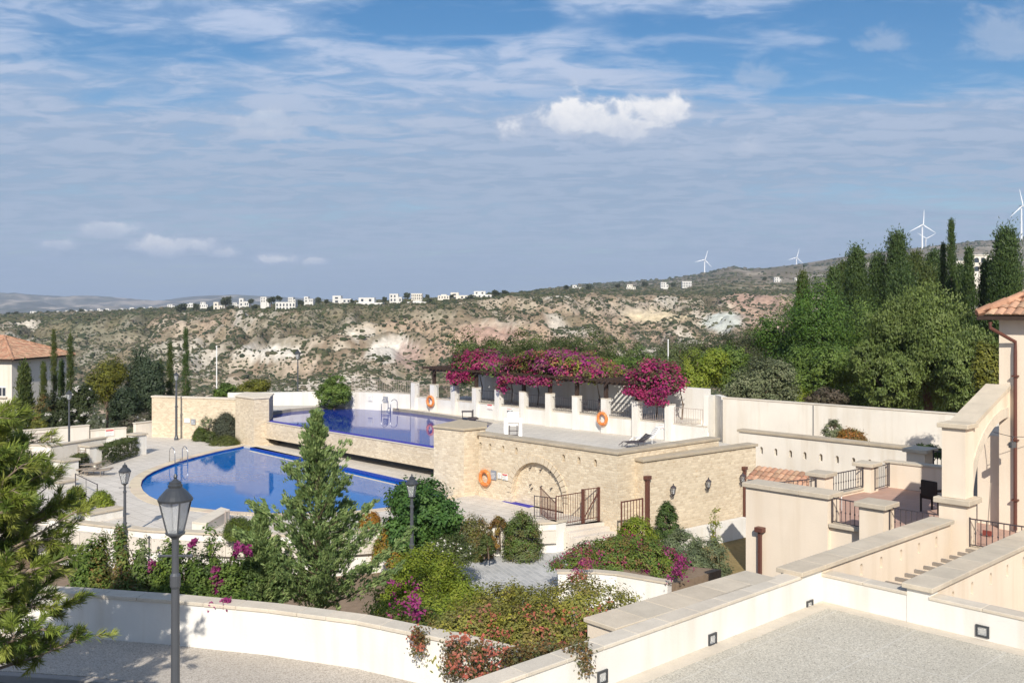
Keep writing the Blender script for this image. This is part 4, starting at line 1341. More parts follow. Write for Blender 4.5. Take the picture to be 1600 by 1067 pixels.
# stacked loungers on the upper deck
def lounger(label, c, ax, mat, back=.5, L=1.8, w=.62, group='sun loungers', curl=False):
    root = thing('sun_lounger', label, 'sun lounger', c, group)
    nn = (-ax[1], ax[0])
    def pt(t, s, z): return (c[0] + ax[0] * t + nn[0] * s, c[1] + ax[1] * t + nn[1] * s, c[2] + z)
    for s in (-w / 2, w / 2):
        pts = [pt(-L * .5, s, .12), pt(-L * .35, s, .28), pt(0, s, .30), pt(L * .2, s, .30), pt(L * .35, s, .30 + back * .5), pt(L * .48, s, .30 + back)]
        if curl: pts.append(pt(L * .58, s, .22 + back))
        mb = MB(); mb.tube(pts, .022, 6); mb.build('side_rail', mat, root)
    for t in (-L * .38, L * .18):
        for s in (-w / 2, w / 2):
            mb = MB(); mb.bar(pt(t, s, 0), pt(t, s, .29), .02); mb.build('leg', mat, root)
    mb = MB()
    for k in range(9):
        t = -L * .36 + L * .56 * k / 8
        mb.add([pt(t, -w / 2, .31), pt(t + .1, -w / 2, .31), pt(t + .1, w / 2, .31), pt(t, w / 2, .31), pt(t, -w / 2, .29), pt(t + .1, -w / 2, .29), pt(t + .1, w / 2, .29), pt(t, w / 2, .29)], [(0, 1, 2, 3), (7, 6, 5, 4), (0, 4, 5, 1), (1, 5, 6, 2), (2, 6, 7, 3), (3, 7, 4, 0)])
    mb.build('slatted_seat', mat, root)
    mb = MB()
    for k in range(6):
        t = L * .22 + L * .26 * k / 6; z = .31 + back * (k + .3) / 6
        mb.bar(pt(t, -w / 2, z), pt(t, w / 2, z), .04)
    mb.build('slatted_back', mat, root)
c = P(993, 699, UZ); lounger('dark folded lounger lying on the upper deck behind the parapet corner', (c[0], c[1], UZ), (.95, .3), M['iron'], .35, 1.6)
c = P(1008, 695, UZ); lounger('white and dark lounger with a raised back stacked near the parapet corner', (c[0], c[1], UZ + .1), (.97, .2), M['plastic'], .5, 1.5, curl=True)
# loungers piled on the left deck
gl = 'loungers piled on the left deck'
for k, (px, py, dz, lab) in enumerate(((133, 741, 0, 'weathered timber lounger lying lowest in the pile by the left pillars'), (139, 739, .17, 'weathered timber lounger lying on top of the lowest one by the left pillars'), (150, 743, 0, 'weathered timber lounger lying flat in front of the pile by the left pillars'))):
    c = P(px, py, 0); lounger(lab, (c[0], c[1], dz), (.98, -.15 + .12 * k), M['greywood'], .06 + .12 * (k == 1), 1.75, .6, gl)
c = P(130, 731, 0)
root = thing('folding_chair', 'folded timber chair leaning upright on the left white pillar', 'chair', c)
for s in (-.2, .2):
    mb = MB(); mb.bar((c[0] + s, c[1] - .25, 0), (c[0] + s - .1, c[1] + .05, 1.15), .022); mb.build('frame_bar', M['greywood'], root)
mb = MB()
for k in range(7): mb.bar((c[0] - .2 - .012 * k, c[1] - .19 + .035 * k, .25 + .12 * k), (c[0] + .2 - .012 * k, c[1] - .19 + .035 * k, .25 + .12 * k), .03)
mb.build('slatted_back', M['greywood'], root)
# blue-tiled shower floor beside the arch
mbp = [XY(784, 783, .004), XY(808, 778.5, .004), XY(848, 787, .004), XY(826, 793, .004)]
mb = MB(); mb.prism(mbp, -.1, .006); tag(mb.build('footbath', M['violettile']), 'violet-blue tiled foot bath in the deck before the blind arch', 'foot bath')

# gate and railings by the steps
root = railing('gate_railing', 'brown gate railing across the top of the broad steps', XY(869, 823.3, .05), XY(910, 815.5, .05), .05, 1.28, M['brown'], .13, .014)
a, b = XY(911, 815.3, .05), XY(936, 811.5, .05)
root = railing('gate', 'narrow brown gate leaf with diagonal bars at the right end of the gate railing', a, b, .05, 1.38, M['brown'], .13, .014, cat='gate')
for s in (0, 1):
    p = (a, b)[s]
    mb = MB(); mb.box((p[0], p[1], .65), .11, .11, 1.5, U); mb.build('gate_post', M['brown'], root)
mb = MB(); mb.bar((a[0], a[1], .15), (b[0], b[1], 1.25), .025); mb.build('brace', M['brown'], root)
railing('railing', 'low dark railing beside the foot bath behind the clipped shrub', XY(835, 808, .05), XY(868, 812, .05), .05, .95, M['iron'], .12, .012)
railing('railing', 'short brown railing running back from the gate railing', XY(868, 822.5, .05), XY(845, 805, .05), .05, 1.0, M['brown'], .13, .012, zb=(.05, 1.22))
a = (DX(971, 39.0), 39.0); b = (DX(1004, 39.7), 39.7)
railing('gate', 'small brown gate with a diagonal brace before the stone wall corner', a, b, -.3, 1.25, M['brown'], .16, .02, cat='gate')
for p, lab in ((along(b, V, .1), 'square brown downpipe at the left end of the lantern wall'),):
    root = thing('downpipe', lab, 'downpipe', (p[0], p[1], -1.3))
    q, _ = on_line(lA, lB, 1009, 745, .1)
    mb = MB(); mb.box((q[0], q[1], .25), .16, .13, 3.1, V); mb.build('pipe', M['brown'], root)
    mb = MB(); mb.box((q[0], q[1], 1.85), .3, .2, .14, V); mb.build('hopper', M['brown'], root)
q, _ = on_line(lA, lB, 1161, 780, .1)
root = thing('downpipe', 'square brown downpipe at the right end of the lantern wall', 'downpipe', (q[0], q[1], -1.3))
mb = MB(); mb.box((q[0], q[1], .25), .12, .1, 2.6, V); mb.build('pipe', M['brown'], root)
mb = MB(); mb.box((q[0], q[1], 1.6), .22, .18, .14, V); mb.build('hopper', M['brown'], root)
# three lanterns on the stone wall
for px, py, lab in ((1046, 765, 'left'), (1101, 755, 'middle'), (1154.5, 746.5, 'right')):
    c, d = on_line(lA, lB, px, py, .22); nn = (d[1], -d[0])
    root = thing('wall_lantern', lab + ' one of three dark iron lanterns on the stone wall', 'wall lantern', c, 'iron lanterns on the stone wall')
    w = along(c, nn, -.2)
    mb = MB(); mb.tube([(w[0], w[1], c[2] - .25), (w[0] + nn[0] * .1, w[1] + nn[1] * .1, c[2] - .34), (c[0], c[1], c[2] - .22)], .018, 6); mb.build('bracket', M['iron'], root)
    mb = MB(); mb.lathe((c[0], c[1], c[2]), [(.03, -.24), (.07, -.2), (.075, -.17)], 8); mb.build('lantern_foot', M['iron'], root)
    mb = MB(); mb.lathe((c[0], c[1], c[2]), [(.065, -.17), (.11, .08)], 6); mb.build('glass', M['lantern'], root)
    for k in range(6):
        a = math.pi / 3 * k
        mb = MB(); mb.bar((c[0] + .07 * math.cos(a), c[1] + .07 * math.sin(a), c[2] - .17), (c[0] + .116 * math.cos(a), c[1] + .116 * math.sin(a), c[2] + .08), .01); mb.build('frame_bar', M['iron'], root)
    mb = MB(); mb.lathe((c[0], c[1], c[2]), [(.135, .08), (.12, .11), (.05, .18), (.02, .2), (.03, .23), (.005, .27)], 8); mb.build('lantern_roof', M['iron'], root)
# railing in front of the pool behind the conifer, planter bench
railing('railing', 'low pale railing between the lower pool and the dark conifer', XY(352, 822, 0), XY(470, 829, 0), 0, .62, M['paleiron'], .13, .010)
bw = [XY(300, 832, 0), XY(322, 835, 0), XY(359, 812, 0), XY(345, 808, 0)]
root = thing('stone_bench', 'low stone bench wall with a pale slab top beside the round clipped bush', 'bench wall', (bw[0][0], bw[0][1], 0))
mb = MB(); mb.prism(bw, -.3, .36); mb.build('bench_body', M['cream'], root)
mb = MB(); mb.cur = (1.1, 1.1, 1.1); mb.prism([(x * 1.0 + (x - bw[0][0]) * .02, y, ) for x, y in bw], .36, .44); mb.build('slab', M['copel'], root, bevel=.01)

# ================================================================ LEFT DECK: WALLS, PILLARS
L0, L1, L2, L3 = (-30.6, 62.6), (-27.66, 65.4), (-25.7, 67.0), (-24.5, 68.6)
wall('side_wall', 'greyish wall with a brown gate panel on the far left of the deck', [L0, along(L1, (.72, .69), -.1)], -2.0, 1.08, .3, M['cream'], 'copel', .07, .04)
wall('side_wall', 'greyish wall with a red and blue notice left of the narrow opening', [L1, along(L2, (.72, .69), -.25)], -2.0, .74, .3, M['cream'], 'copel', .07, .04)
wall('side_wall', 'short greyish wall between the narrow opening and the stone wall', [along(L2, (.75, .66), .4), L3], -.6, .98, .3, M['cream'], 'copel', .07, .04)
c, d = on_line(L1, L2, 171, 676, .04); sign('white notice with red and blue marks on the greyish left wall', c, d, .55, .45, M['signw'], 3, ink='signg', head='red')
railing('gate', 'small brown barred gate panel against the greyish left wall', along((-30.3, 62.2), (.72, .69), .3), along((-30.3, 62.2), (.72, .69), 1.5), .05, .85, M['brown'], .11, .014, cat='gate')
wall('ramp_wall', 'bright white wall between the greyish wall and the clipped hedge', [(-29.0, 61.0), (-24.9, 63.6)], -2.2, .42, .3, M['white'], None)
flat('side_path', [(-48, 50), (-28, 50), (-22, 60), (-24.3, 67), (-34, 66), (-48, 62)], -1.2, M['deck'], th=.3)
cw = XY(79, 697, 1.0)
root = wall('side_wall', 'white corner wall with a shaded right face before the slim lamp', [along(cw, (-.9, .25), 2.6), cw, along(cw, (.42, .9), 4.0)], -2.0, 1.05, .3, M['cream'], 'cope', .08, .05)
for px, py, zt, s, lab in ((212.5, 711.5, 1.28, .72, 'white gate pillar with a stone cap at the right end of the clipped hedge'), (139, 730.5, 1.22, .78, 'white gate pillar with a stone cap between the two clipped hedges'), (99, 744.5, .86, .86, 'low white pillar with a stone cap left of the lounger pile')):
    c = P(px, py, 0); pier('pillar', lab, (c[0] - .05, c[1] + s * .5), s, s, -.8, zt, M['white'], (.87, -.5), 'cope', .1, .08)
hw0, hw1 = XY(149, 731, 0), XY(205, 713, 0)
wall('hedge_kerb', 'low stone-topped wall under the long clipped hedge', [hw0, hw1], -.6, .26, .3, M['cream'], 'cope', .06, .04)
hw2, hw3 = XY(106, 743, 0), XY(128, 733, 0)
wall('hedge_kerb', 'low stone-topped wall under the short clipped hedge', [hw2, hw3], -.6, .26, .3, M['cream'], 'cope', .06, .04)
c = P(104, 760, 0)
wall('planter_wall', 'low white planter block with a broad slab top below the left pillar', [XY(92, 763, 0), XY(119, 758, 0)], -.8, .34, .9, M['white'], 'cope', .1, .08)
wall('planter_wall', 'low white planter wall with a slab top near the lamp by the pool', [XY(141, 817, 0), XY(192, 807, 0)], -.8, .42, .8, M['white'], 'cope', .1, .06)
railing('handrail', 'thin dark handrail running down beside the planter at the left', XY(118, 768, 0), XY(152, 786, 0), 0, .85, M['iron'], 1.2, .012)
# left house
lh = (-43.2, 86.0)
lhouse = hip_house('house', 'cream house with a terracotta hip roof at the left edge of the picture', lh, (-.98, .2), (.2, .98), 9.0, 7.4, -5.0, 4.25, 6.05, M['housewall'], .55)
def win(root, c, d, w, h):
    nn = (d[1], -d[0])
    mb = MB(); mb.box(c, w, .08, h, d); fr = mb.build('window', M['signw'], root)
    for s in (-.25, .25):
        b = along(along(c, d, w * s), nn, .035)
        mb = MB(); mb.box((b[0], b[1], c[2]), w * .4, .04, h * .84, d); mb.build('pane', M['pane'], fr)
    b = along(c, nn, .05); mb = MB(); mb.box((b[0], b[1], c[2] - h / 2 - .06), w * 1.3, .2, .1, d); mb.build('sill', M['copel'], fr)
fd = (.98, -.2)
t = tpx(along(lh, (-.98, .2), 9), lh, 4); c = along(along(along(lh, (-.98, .2), 9), fd, t), (-.2, -.98), .02)
win(lhouse, (c[0], c[1], DZ(612, c[1])), fd, .75, .85)

# ================================================================ PERGOLA ON THE UPPER DECK
PZ = 4.55
root = thing('pergola', 'long dark timber pergola on white pillars under pink and crimson flowers', 'pergola', (pil[5][0], pil[5][1], 1.7))
fr0, fr1 = along(pil[1], dP, -.45), along(pil[9], dP, 1.2)
for d_, nm in ((0.0, 'front_beam'), (2.72, 'rear_beam')):
    a, b = along(fr0, nP, d_), along(fr1, nP, d_)
    mb = MB(); mb.bar((a[0], a[1], PZ), (b[0], b[1], PZ), .125); mb.build(nm, M['darkwood'], root)
for i in range(1, 10):
    x, y, zt = pil[i]
    mb = MB(); mb.box((x, y, (zt + PZ - .09) / 2), .19, .19, PZ - .09 - zt, dP); mb.build('post', M['darkwood'], root)
Lp = math.hypot(fr1[0] - fr0[0], fr1[1] - fr0[1])
nr = int(Lp / .36)
for k in range(nr + 1):
    a = along(along(fr0, dP, Lp * k / nr), nP, -.5); b = along(a, nP, 3.35)
    mb = MB(); c = ((a[0] + b[0]) / 2, (a[1] + b[1]) / 2)
    mb.box((c[0], c[1], PZ + .155), .075, 3.7, .13, dP); mb.build('rafter', M['darkwood'], root)
# chairs and tables in the pergola shade
for k, (i, f, lab) in enumerate(((6, .78, 'dark metal chair in the shade left of the striped sunlight'), (7, .55, 'dark metal chair at the left edge of the striped sunlight'))):
    p = along(along(pil[i], dP, 2.15 * f), nP, 1.0)
    root = thing('metal_chair', lab, 'chair', (p[0], p[1], 2.6), 'chairs under the pergola')
    ax = dP
    mb = MB(); mb.box((p[0], p[1], 3.04), .45, .45, .04, ax); mb.build('seat', M['iron'], root)
    for s in (-1, 1):
        a = along(along(p, ax, -.22), nP, .2 * s)
        mb = MB(); mb.bar((a[0], a[1], 2.6), (a[0], a[1], 3.5), .02); mb.build('leg', M['iron'], root)
        a = along(along(p, ax, .2), nP, .2 * s)
        mb = MB(); mb.bar((a[0], a[1], 2.6), (a[0], a[1], 3.25), .02); mb.build('leg', M['iron'], root)
    b = along(p, ax, -.22); mb = MB(); mb.box((b[0], b[1], 3.38), .03, .42, .22, ax); mb.build('backrest', M['iron'], root)
p = along(along(pil[8], dP, .95), nP, 1.6)
root = thing('round_table', 'small grey round table on one leg in the striped sunlight', 'table', (p[0], p[1], 2.6))
mb = MB(); mb.lathe((p[0], p[1], 2.6), [(.38, .98), (.38, 1.02)], 18); mb.build('tabletop', M['grey'], root)
mb = MB(); mb.lathe((p[0], p[1], 2.6), [(.2, 0), (.05, .06), (.05, .97)], 10); mb.build('leg', M['grey'], root)

# ================================================================ HILLSIDE, FAR MOUNTAINS
def tab(rows):
    a = np.array(rows, float)
    return a
CREST = tab([(-900, 950, 503), (-300, 950, 500), (0, 900, 497), (200, 800, 491), (350, 700, 486), (440, 620, 484), (520, 600, 479), (600, 600, 477), (680, 600, 473), (760, 620, 466), (830, 660, 463), (900, 720, 459), (1000, 820, 461), (1100, 850, 461), (1230, 850, 460), (1400, 900, 455), (1600, 900, 450), (2700, 900, 440)])
BOT = tab([(-900, 400, 640), (0, 400, 625), (200, 400, 618), (350, 390, 618), (600, 390, 618), (700, 400, 606), (800, 410, 588), (900, 430, 574), (1000, 470, 566), (1100, 450, 568), (1300, 430, 570), (2700, 420, 570)])
SKY = tab([(-900, 1500, 495), (-300, 1500, 494), (0, 1500, 491), (100, 1450, 489), (230, 1300, 484), (300, 1150, 481), (400, 1000, 478), (480, 900, 474), (600, 850, 470), (700, 850, 465), (750, 900, 462), (800, 1500, 459), (860, 2000, 451), (900, 2300, 446), (1000, 2700, 439), (1040, 2700, 436), (1100, 2700, 427), (1128, 2700, 419.5), (1152, 2700, 417), (1175, 2700, 421), (1202, 2700, 418), (1243, 2700, 413.5), (1300, 2700, 404), (1340, 2700, 397.5), (1440, 2700, 386), (1500, 2700, 379), (1595, 2700, 371), (1700, 2700, 362), (2000, 2700, 350), (2700, 2700, 360)])

def hill_z(px, Y, nz=True):
    px = np.asarray(px, float); Y = np.asarray(Y, float)
    c_, yc = np.interp(px, CREST[:, 0], CREST[:, 1]), np.interp(px, CREST[:, 0], CREST[:, 2])
    b_, yb = np.interp(px, BOT[:, 0], BOT[:, 1]), np.interp(px, BOT[:, 0], BOT[:, 2])
    s_, ys = np.interp(px, SKY[:, 0], SKY[:, 1]), np.interp(px, SKY[:, 0], SKY[:, 2])
    zc, zb, zs = DZ(yc, c_), DZ(yb, b_), DZ(ys, s_)
    zm = zc + (zs - zc) * .42
    ym = c_ + (s_ - c_) * .5
    Yk = [np.full_like(px, 69.), np.full_like(px, 150.), np.full_like(px, 255.), b_, c_, ym, s_, s_ + 900, np.full_like(px, 9000.)]
    Zk = [np.full_like(px, -1.63), np.full_like(px, -14.), np.minimum(-40., zb - 8), zb, zc, zm, zs, zs - 70, np.full_like(px, -160.)]
    z = Zk[0].copy()
    for i in range(len(Yk) - 1):
        t = np.clip((Y - Yk[i]) / (Yk[i + 1] - Yk[i]), 0, 1)
        if i in (3,): t2 = t * .55 + .45 * (t * t * (3 - 2 * t))
        else: t2 = t
        z = np.where(Y > Yk[i], Zk[i] + (Zk[i + 1] - Zk[i]) * t2, z)
    if nz:
        X = (px - CX) * Y / F
        slope = ss(0, .25, (Y - b_) / (c_ - b_)) * (1 - ss(.80, 1.0, (Y - b_) / (c_ - b_)))
        # gullies running down the slope, wandering sideways
        w = X / 52 + 1.6 * (fbm(X / 90, Y / 110, 3) - .5) * 3 + (Y - b_) / 210
        g = np.abs((w % 1) * 2 - 1)
        w2 = X / 13 + 2.2 * fbm(X / 40, Y / 40, 3) + (Y - b_) / 120
        g2 = np.abs((w2 % 1) * 2 - 1)
        z = z + slope * ((g * g * (3 - 2 * g) - .5) * 7.5 + (g2 * g2 * (3 - 2 * g2) - .5) * 1.6 + (fbm(X / 34, Y / 34, 4) - .5) * 9)
        up = ss(1.0, 1.25, Y / c_) * (1 - ss(.9, 1.0, Y / s_))
        z = z + up * (fbm(X / 120, Y / 120, 4) - .5) * (8 + 26 * ss(1000, 1250, px) * ss(1100, 1800, Y))
        z = z + ss(85, 160, Y) * (1 - ss(300, 380, Y)) * (fbm(X / 15, Y / 15, 3) - .5) * 3
    return z

PXS = np.concatenate([np.arange(-900, -60, 60.), np.arange(-60, 1660, 3.5), np.arange(1660, 2701, 65.)])
YS = np.concatenate([np.linspace(69, 150, 10, False), np.linspace(150, 360, 22, False), np.linspace(360, 960, 170, False), np.geomspace(960, 2900, 70, False), np.linspace(2900, 9000, 10)])
GPX, GYY = np.meshgrid(PXS, YS)
GZZ = hill_z(GPX, GYY)
GXX = (GPX - CX) * GYY / F
SCR = HY + (H - GZZ) * F / GYY
c_ = np.interp(GPX, CREST[:, 0], CREST[:, 1]); b_ = np.interp(GPX, BOT[:, 0], BOT[:, 1])
# soil colours
n1 = fbm(GXX / 60, GYY / 60, 4); n2 = fbm(GXX / 14 + 40, GYY / 14, 4); n3_ = fbm(GXX / 30 - 70, GYY / 50, 4)
cream = np.array((.45, .375, .285)); ochre = np.array((.39, .285, .20)); brown = np.array((.25, .185, .125)); green = np.array((.115, .115, .06)); whitem = np.array((.62, .565, .48)); pinkm = np.array((.40, .265, .205))
def mixc(a, b, t): return a * (1 - t[..., None]) + b * t[..., None]
col = mixc(np.broadcast_to(cream, GPX.shape + (3,)), ochre, ss(.45, .62, n1))
col = mixc(col, brown, ss(.50, .66, n2))
col = mixc(col, whitem, ss(.58, .68, n3_) * .7)
plat = ss(.74, 1.12, GYY / c_ + (fbm(GXX / 40 + 31, GYY / 40, 4) - .5) * .45)
vegn = ss(.36, .54, fbm(GXX / 45 + 9, GYY / 70 + 3, 4))
col = mixc(col, green, np.clip(plat * (.25 + .6 * vegn) + .55 * ss(430, 200, GPX) * vegn, 0, 1))
spk = fbm(GXX / 5 + 3, GYY / 7, 3)
col = mixc(col, np.array((.19, .165, .105)), ss(.50, .64, spk) * .55)
lowl = 1 - ss(230, 330, GYY)
col = mixc(col, brown * .9, lowl * .7)
upm = ss(1100, 1500, GYY)
col = mixc(col, np.array((.15, .125, .085)), upm * .75)
col = mixc(col, np.array((.36, .31, .25)), upm * ss(.56, .68, fbm(GXX / 70, GYY / 60, 4)) * .8)
# bare patches seen on the slope
for px, py, rx, ry, c, k in ((415, 550, 62, 14, whitem, 1), (300, 560, 40, 32, whitem, .45), (610, 545, 44, 22, whitem, 1), (560, 520, 26, 10, whitem, .7), (1015, 494, 56, 12, (.60, .49, .32), 1), (1130, 505, 34, 16, (.55, .56, .49), .95),
                             (770, 522, 60, 22, pinkm, .9), (640, 508, 60, 10, ochre, .8), (700, 560, 34, 26, pinkm, .5), (790, 505, 50, 10, cream, .8), (1180, 470, 60, 14, pinkm, .8), (900, 535, 60, 16, pinkm, .5), (950, 480, 90, 16, cream, .6), (640, 556, 26, 22, (.40, .28, .23), .8), (1205, 505, 50, 26, pinkm, .6), (1180, 428, 20, 3, cream, .7)):
    d = np.sqrt(((GPX - px) / rx) ** 2 + ((SCR - py) / ry) ** 2) + (fbm(GPX / 18, SCR / 9, 4) - .5) * 1.1
    m = (1 - ss(.65, 1.05, d)) * k * (GYY > 300)
    col = mixc(col, np.array(c), m)
nx, ny = len(PXS), len(YS)
idx = np.arange(nx * ny).reshape(ny, nx)
Q = np.stack([idx[:-1, :-1], idx[:-1, 1:], idx[1:, 1:], idx[1:, :-1]], -1).reshape(-1, 4)
o = np_mesh('hillside', np.stack([GXX, GYY, GZZ], -1).reshape(-1, 3), Q, col.reshape(-1, 3), M['rock'], smooth=True)
tag(o, kind='structure')

# far blue mountains on the left
MT = tab([(-700, 470), (-300, 462), (-80, 458), (0, 459), (20, 457.5), (60, 461), (100, 463), (130, 461), (170, 464), (205, 467), (240, 470), (265, 468), (300, 463.5), (330, 462), (370, 460.5), (420, 463), (480, 466), (560, 470), (640, 475), (760, 482)])
PXM = np.arange(-700, 765, 4.)
YM = np.linspace(4200, 9000, 60)
A, B = np.meshgrid(PXM, YM)
yt = np.interp(A, MT[:, 0], MT[:, 1])
zt = DZ(yt, 7800)
t = np.clip((B - 4200) / 3600, 0, 1.4)
XM = (A - CX) * B / F
z0 = DZ(494, 4200)
mz = z0 + (zt - z0) * (t ** 1.3) + (fbm(XM / 420, B / 420, 5) - .5) * 130 * ss(0, .3, t) * (1 - ss(.8, 1.0, t)) + (fbm(XM / 150, B / 150, 4) - .5) * 14
mz = np.where(t > 1, zt - (t - 1) * 300, mz)
mc = mixc(np.broadcast_to(np.array((.12, .12, .10)), A.shape + (3,)), np.array((.40, .34, .27)), ss(.48, .66, fbm(XM / 160, B / 240, 4)))
mc = mixc(mc, np.array((.10, .11, .07)), ss(.5, .7, fbm(XM / 300 + 7, B / 200, 4)) * .7)
nx, ny = len(PXM), len(YM); idx = np.arange(nx * ny).reshape(ny, nx)
Q = np.stack([idx[:-1, :-1], idx[:-1, 1:], idx[1:, 1:], idx[1:, :-1]], -1).reshape(-1, 4)
o = np_mesh('distant_mountains', np.stack([XM, B, mz], -1).reshape(-1, 3), Q, mc.reshape(-1, 3), M['far'], smooth=True)
tag(o, kind='structure')

# scrub: many thousand low bushes on the slopes, one object
ico_v = []
for k in range(5): ico_v.append((math.cos(k * 1.2566), math.sin(k * 1.2566), .15))
for k in range(5): ico_v.append((.72 * math.cos(k * 1.2566 + .63), .72 * math.sin(k * 1.2566 + .63), .72))
ico_v.append((0, 0, 1.0))
for k in range(5): ico_v.append((.9 * math.cos(k * 1.2566 + .3), .9 * math.sin(k * 1.2566 + .3), -.35))
ico_v = np.array(ico_v)
ico_f = []
for k in range(5):
    a, b = k, (k + 1) % 5
    ico_f += [(a, b, 5 + k), (b, 5 + b, 5 + k), (5 + k, 5 + b, 10), (11 + k, b, a), (11 + k, 11 + b, b)]
ico_f = np.array(ico_f)
def bush_field(n, px0, px1, y0, y1, dens, rad):
    px = rng.uniform(px0, px1, n); Y = np.exp(rng.uniform(math.log(y0), math.log(y1), n))
    keep = rng.random(n) < dens(px, Y)
    px, Y = px[keep], Y[keep]
    z = hill_z(px, Y); X = (px - CX) * Y / F
    r = rad(px, Y) * rng.uniform(.55, 1.5, len(px))
    return np.stack([X, Y, z], -1), r
def dens_near(px, Y):
    X = (px - CX) * Y / F
    f = (Y - np.interp(px, BOT[:, 0], BOT[:, 1])) / (np.interp(px, CREST[:, 0], CREST[:, 1]) - np.interp(px, BOT[:, 0], BOT[:, 1]))
    a = fbm(X / 24, Y / 30, 4)
    scr = HY + (H - hill_z(px, Y, False)) * F / Y
    bare = np.zeros_like(px)
    for qx, qy, rx, ry in ((415, 550, 60, 12), (610, 545, 42, 20), (1015, 494, 54, 11), (1130, 505, 32, 14), (770, 524, 56, 18)):
        bare = np.maximum(bare, 1 - ss(.7, 1.1, np.sqrt(((px - qx) / rx) ** 2 + ((scr - qy) / ry) ** 2)))
    w = X / 52 + 1.6 * (fbm(X / 90, Y / 110, 3) - .5) * 3 + (Y - np.interp(px, BOT[:, 0], BOT[:, 1])) / 210
    g = np.abs((w % 1) * 2 - 1)
    d = .36 + .62 * ss(.40, .57, a) + .55 * ss(.42, .12, g) + .30 * ss(.7, 1.1, f) + .3 * (px < 330)
    d = d + .25 * ss(.55, .65, fbm(px / 60, scr / 30, 3))
    return np.clip(d, 0, 1) * (1 - .93 * bare) * .9
def dens_far(px, Y):
    X = (px - CX) * Y / F
    return np.clip(.15 + .8 * ss(.40, .58, fbm(X / 90, Y / 110, 4)), 0, 1)
fields = [bush_field(105000, -60, 1320, 300, 960, dens_near, lambda p, y: (.42 + .0005 * (y - 300)) * np.where(rng.random(len(p)) < .14, 2.1, 1.0)),
          bush_field(15000, -60, 1660, 900, 2650, dens_far, lambda p, y: 1.2 + .0014 * (y - 900)),
          bush_field(900, -60, 760, 95, 300, lambda p, y: .8 * np.ones_like(p), lambda p, y: np.full_like(p, 1.2))]
C3 = np.concatenate([f[0] for f in fields]); R3 = np.concatenate([f[1] for f in fields])
n = len(C3)
jit = rng.uniform(.72, 1.25, (n, 16, 1))
ang = rng.uniform(0, 6.28, n); ca, sa = np.cos(ang)[:, None], np.sin(ang)[:, None]
vx, vy = ico_v[None, :, 0] * ca - ico_v[None, :, 1] * sa, ico_v[None, :, 0] * sa + ico_v[None, :, 1] * ca
flat_ = rng.uniform(.6, 1.05, n)[:, None]
VV = np.stack([vx * rng.uniform(.8, 1.5, n)[:, None], vy, ico_v[None, :, 2] * flat_], -1) * jit * R3[:, None, None] + C3[:, None, :]
QQ = (ico_f[None] + (np.arange(n) * 16)[:, None, None]).reshape(-1, 3)
pal = np.array([(.050, .060, .028), (.068, .074, .036), (.085, .085, .046), (.044, .055, .030), (.12, .105, .07)])
cc = pal[rng.integers(0, len(pal), n)] * rng.uniform(.75, 1.25, (n, 1))
o = np_mesh('scrub', VV.reshape(-1, 3), QQ, np.repeat(cc, 16, 0), M['scrub'])
tag(o, kind='stuff', label='low dark green scrub dotted over the pale slopes', cat='scrub')

# ---------------------------------------------------------------- white villas on the far ridge
def villa(label, px, py0, py1, w, Y, kind=0, mat='villa', group=None):
    """px centre, py0 roof line, py1 foot, w pixel width"""
    X = DX(px, Y); W = w * Y / F; zt, zb = DZ(py0, Y), DZ(py1, Y)
    h = zt - zb
    root = thing('white_villa', label, 'house', (X, Y, zb), group)
    D_ = max(6., W * .6)
    mt = M[mat]
    def blk(x0, x1, y0, y1, z0, z1, nm='wall'):
        mb = MB(); mb.prism([(X + x0 * W, Y + y0), (X + x1 * W, Y + y0), (X + x1 * W, Y + y1), (X + x0 * W, Y + y1)], z0, z1); return mb.build(nm, mt, root)
    def wn(x, z, ww, hh, y=0, nm='window'):
        mb = MB(); mb.box((X + x * W, Y + y - .04, zb + z * h), ww, .12, hh); return mb.build(nm, M['pane'], root)
    if kind == 0:          # wide lower storey, smaller upper storey
        blk(-.5, .5, 0, D_, zb - 4, zb + .52 * h); blk(-.42, .18, 1.2, D_ - .5, zb + .52 * h, zt)
        for x in (-.36, -.12, .12, .36): wn(x, .26, .085 * W, .28 * h)
        for x in (-.28, .02): wn(x, .74, .09 * W, .24 * h, 1.2)
    elif kind == 1:        # cube with a terrace
        blk(-.5, .22, 0, D_, zb - 4, zt); blk(.22, .5, .8, D_, zb - 4, zb + .62 * h)
        for x in (-.34, -.06): wn(x, .28, .12 * W, .26 * h); wn(x, .72, .12 * W, .22 * h)
        wn(.36, .28, .12 * W, .3 * h, .8)
    elif kind == 2:        # long arcade
        blk(-.5, .5, 0, D_, zb - 4, zt)
        for k in range(6): wn(-.42 + .168 * k, .66, .07 * W, .3 * h); wn(-.42 + .168 * k, .22, .07 * W, .3 * h)
    elif kind == 3:        # low bungalow
        blk(-.5, .5, 0, D_, zb - 4, zb + .8 * h); blk(-.2, .25, .6, D_ - 1, zb + .8 * h, zt)
        for k in range(4): wn(-.36 + .24 * k, .42, .08 * W, .4 * h)
    else:                  # tower and wing
        blk(-.5, -.05, 0, D_, zb - 4, zt); blk(-.05, .5, .5, D_, zb - 4, zb + .6 * h)
        wn(-.28, .7, .16 * W, .2 * h); wn(-.28, .25, .16 * W, .25 * h); wn(.14, .3, .11 * W, .26 * h, .5); wn(.36, .3, .11 * W, .26 * h, .5)
    return root

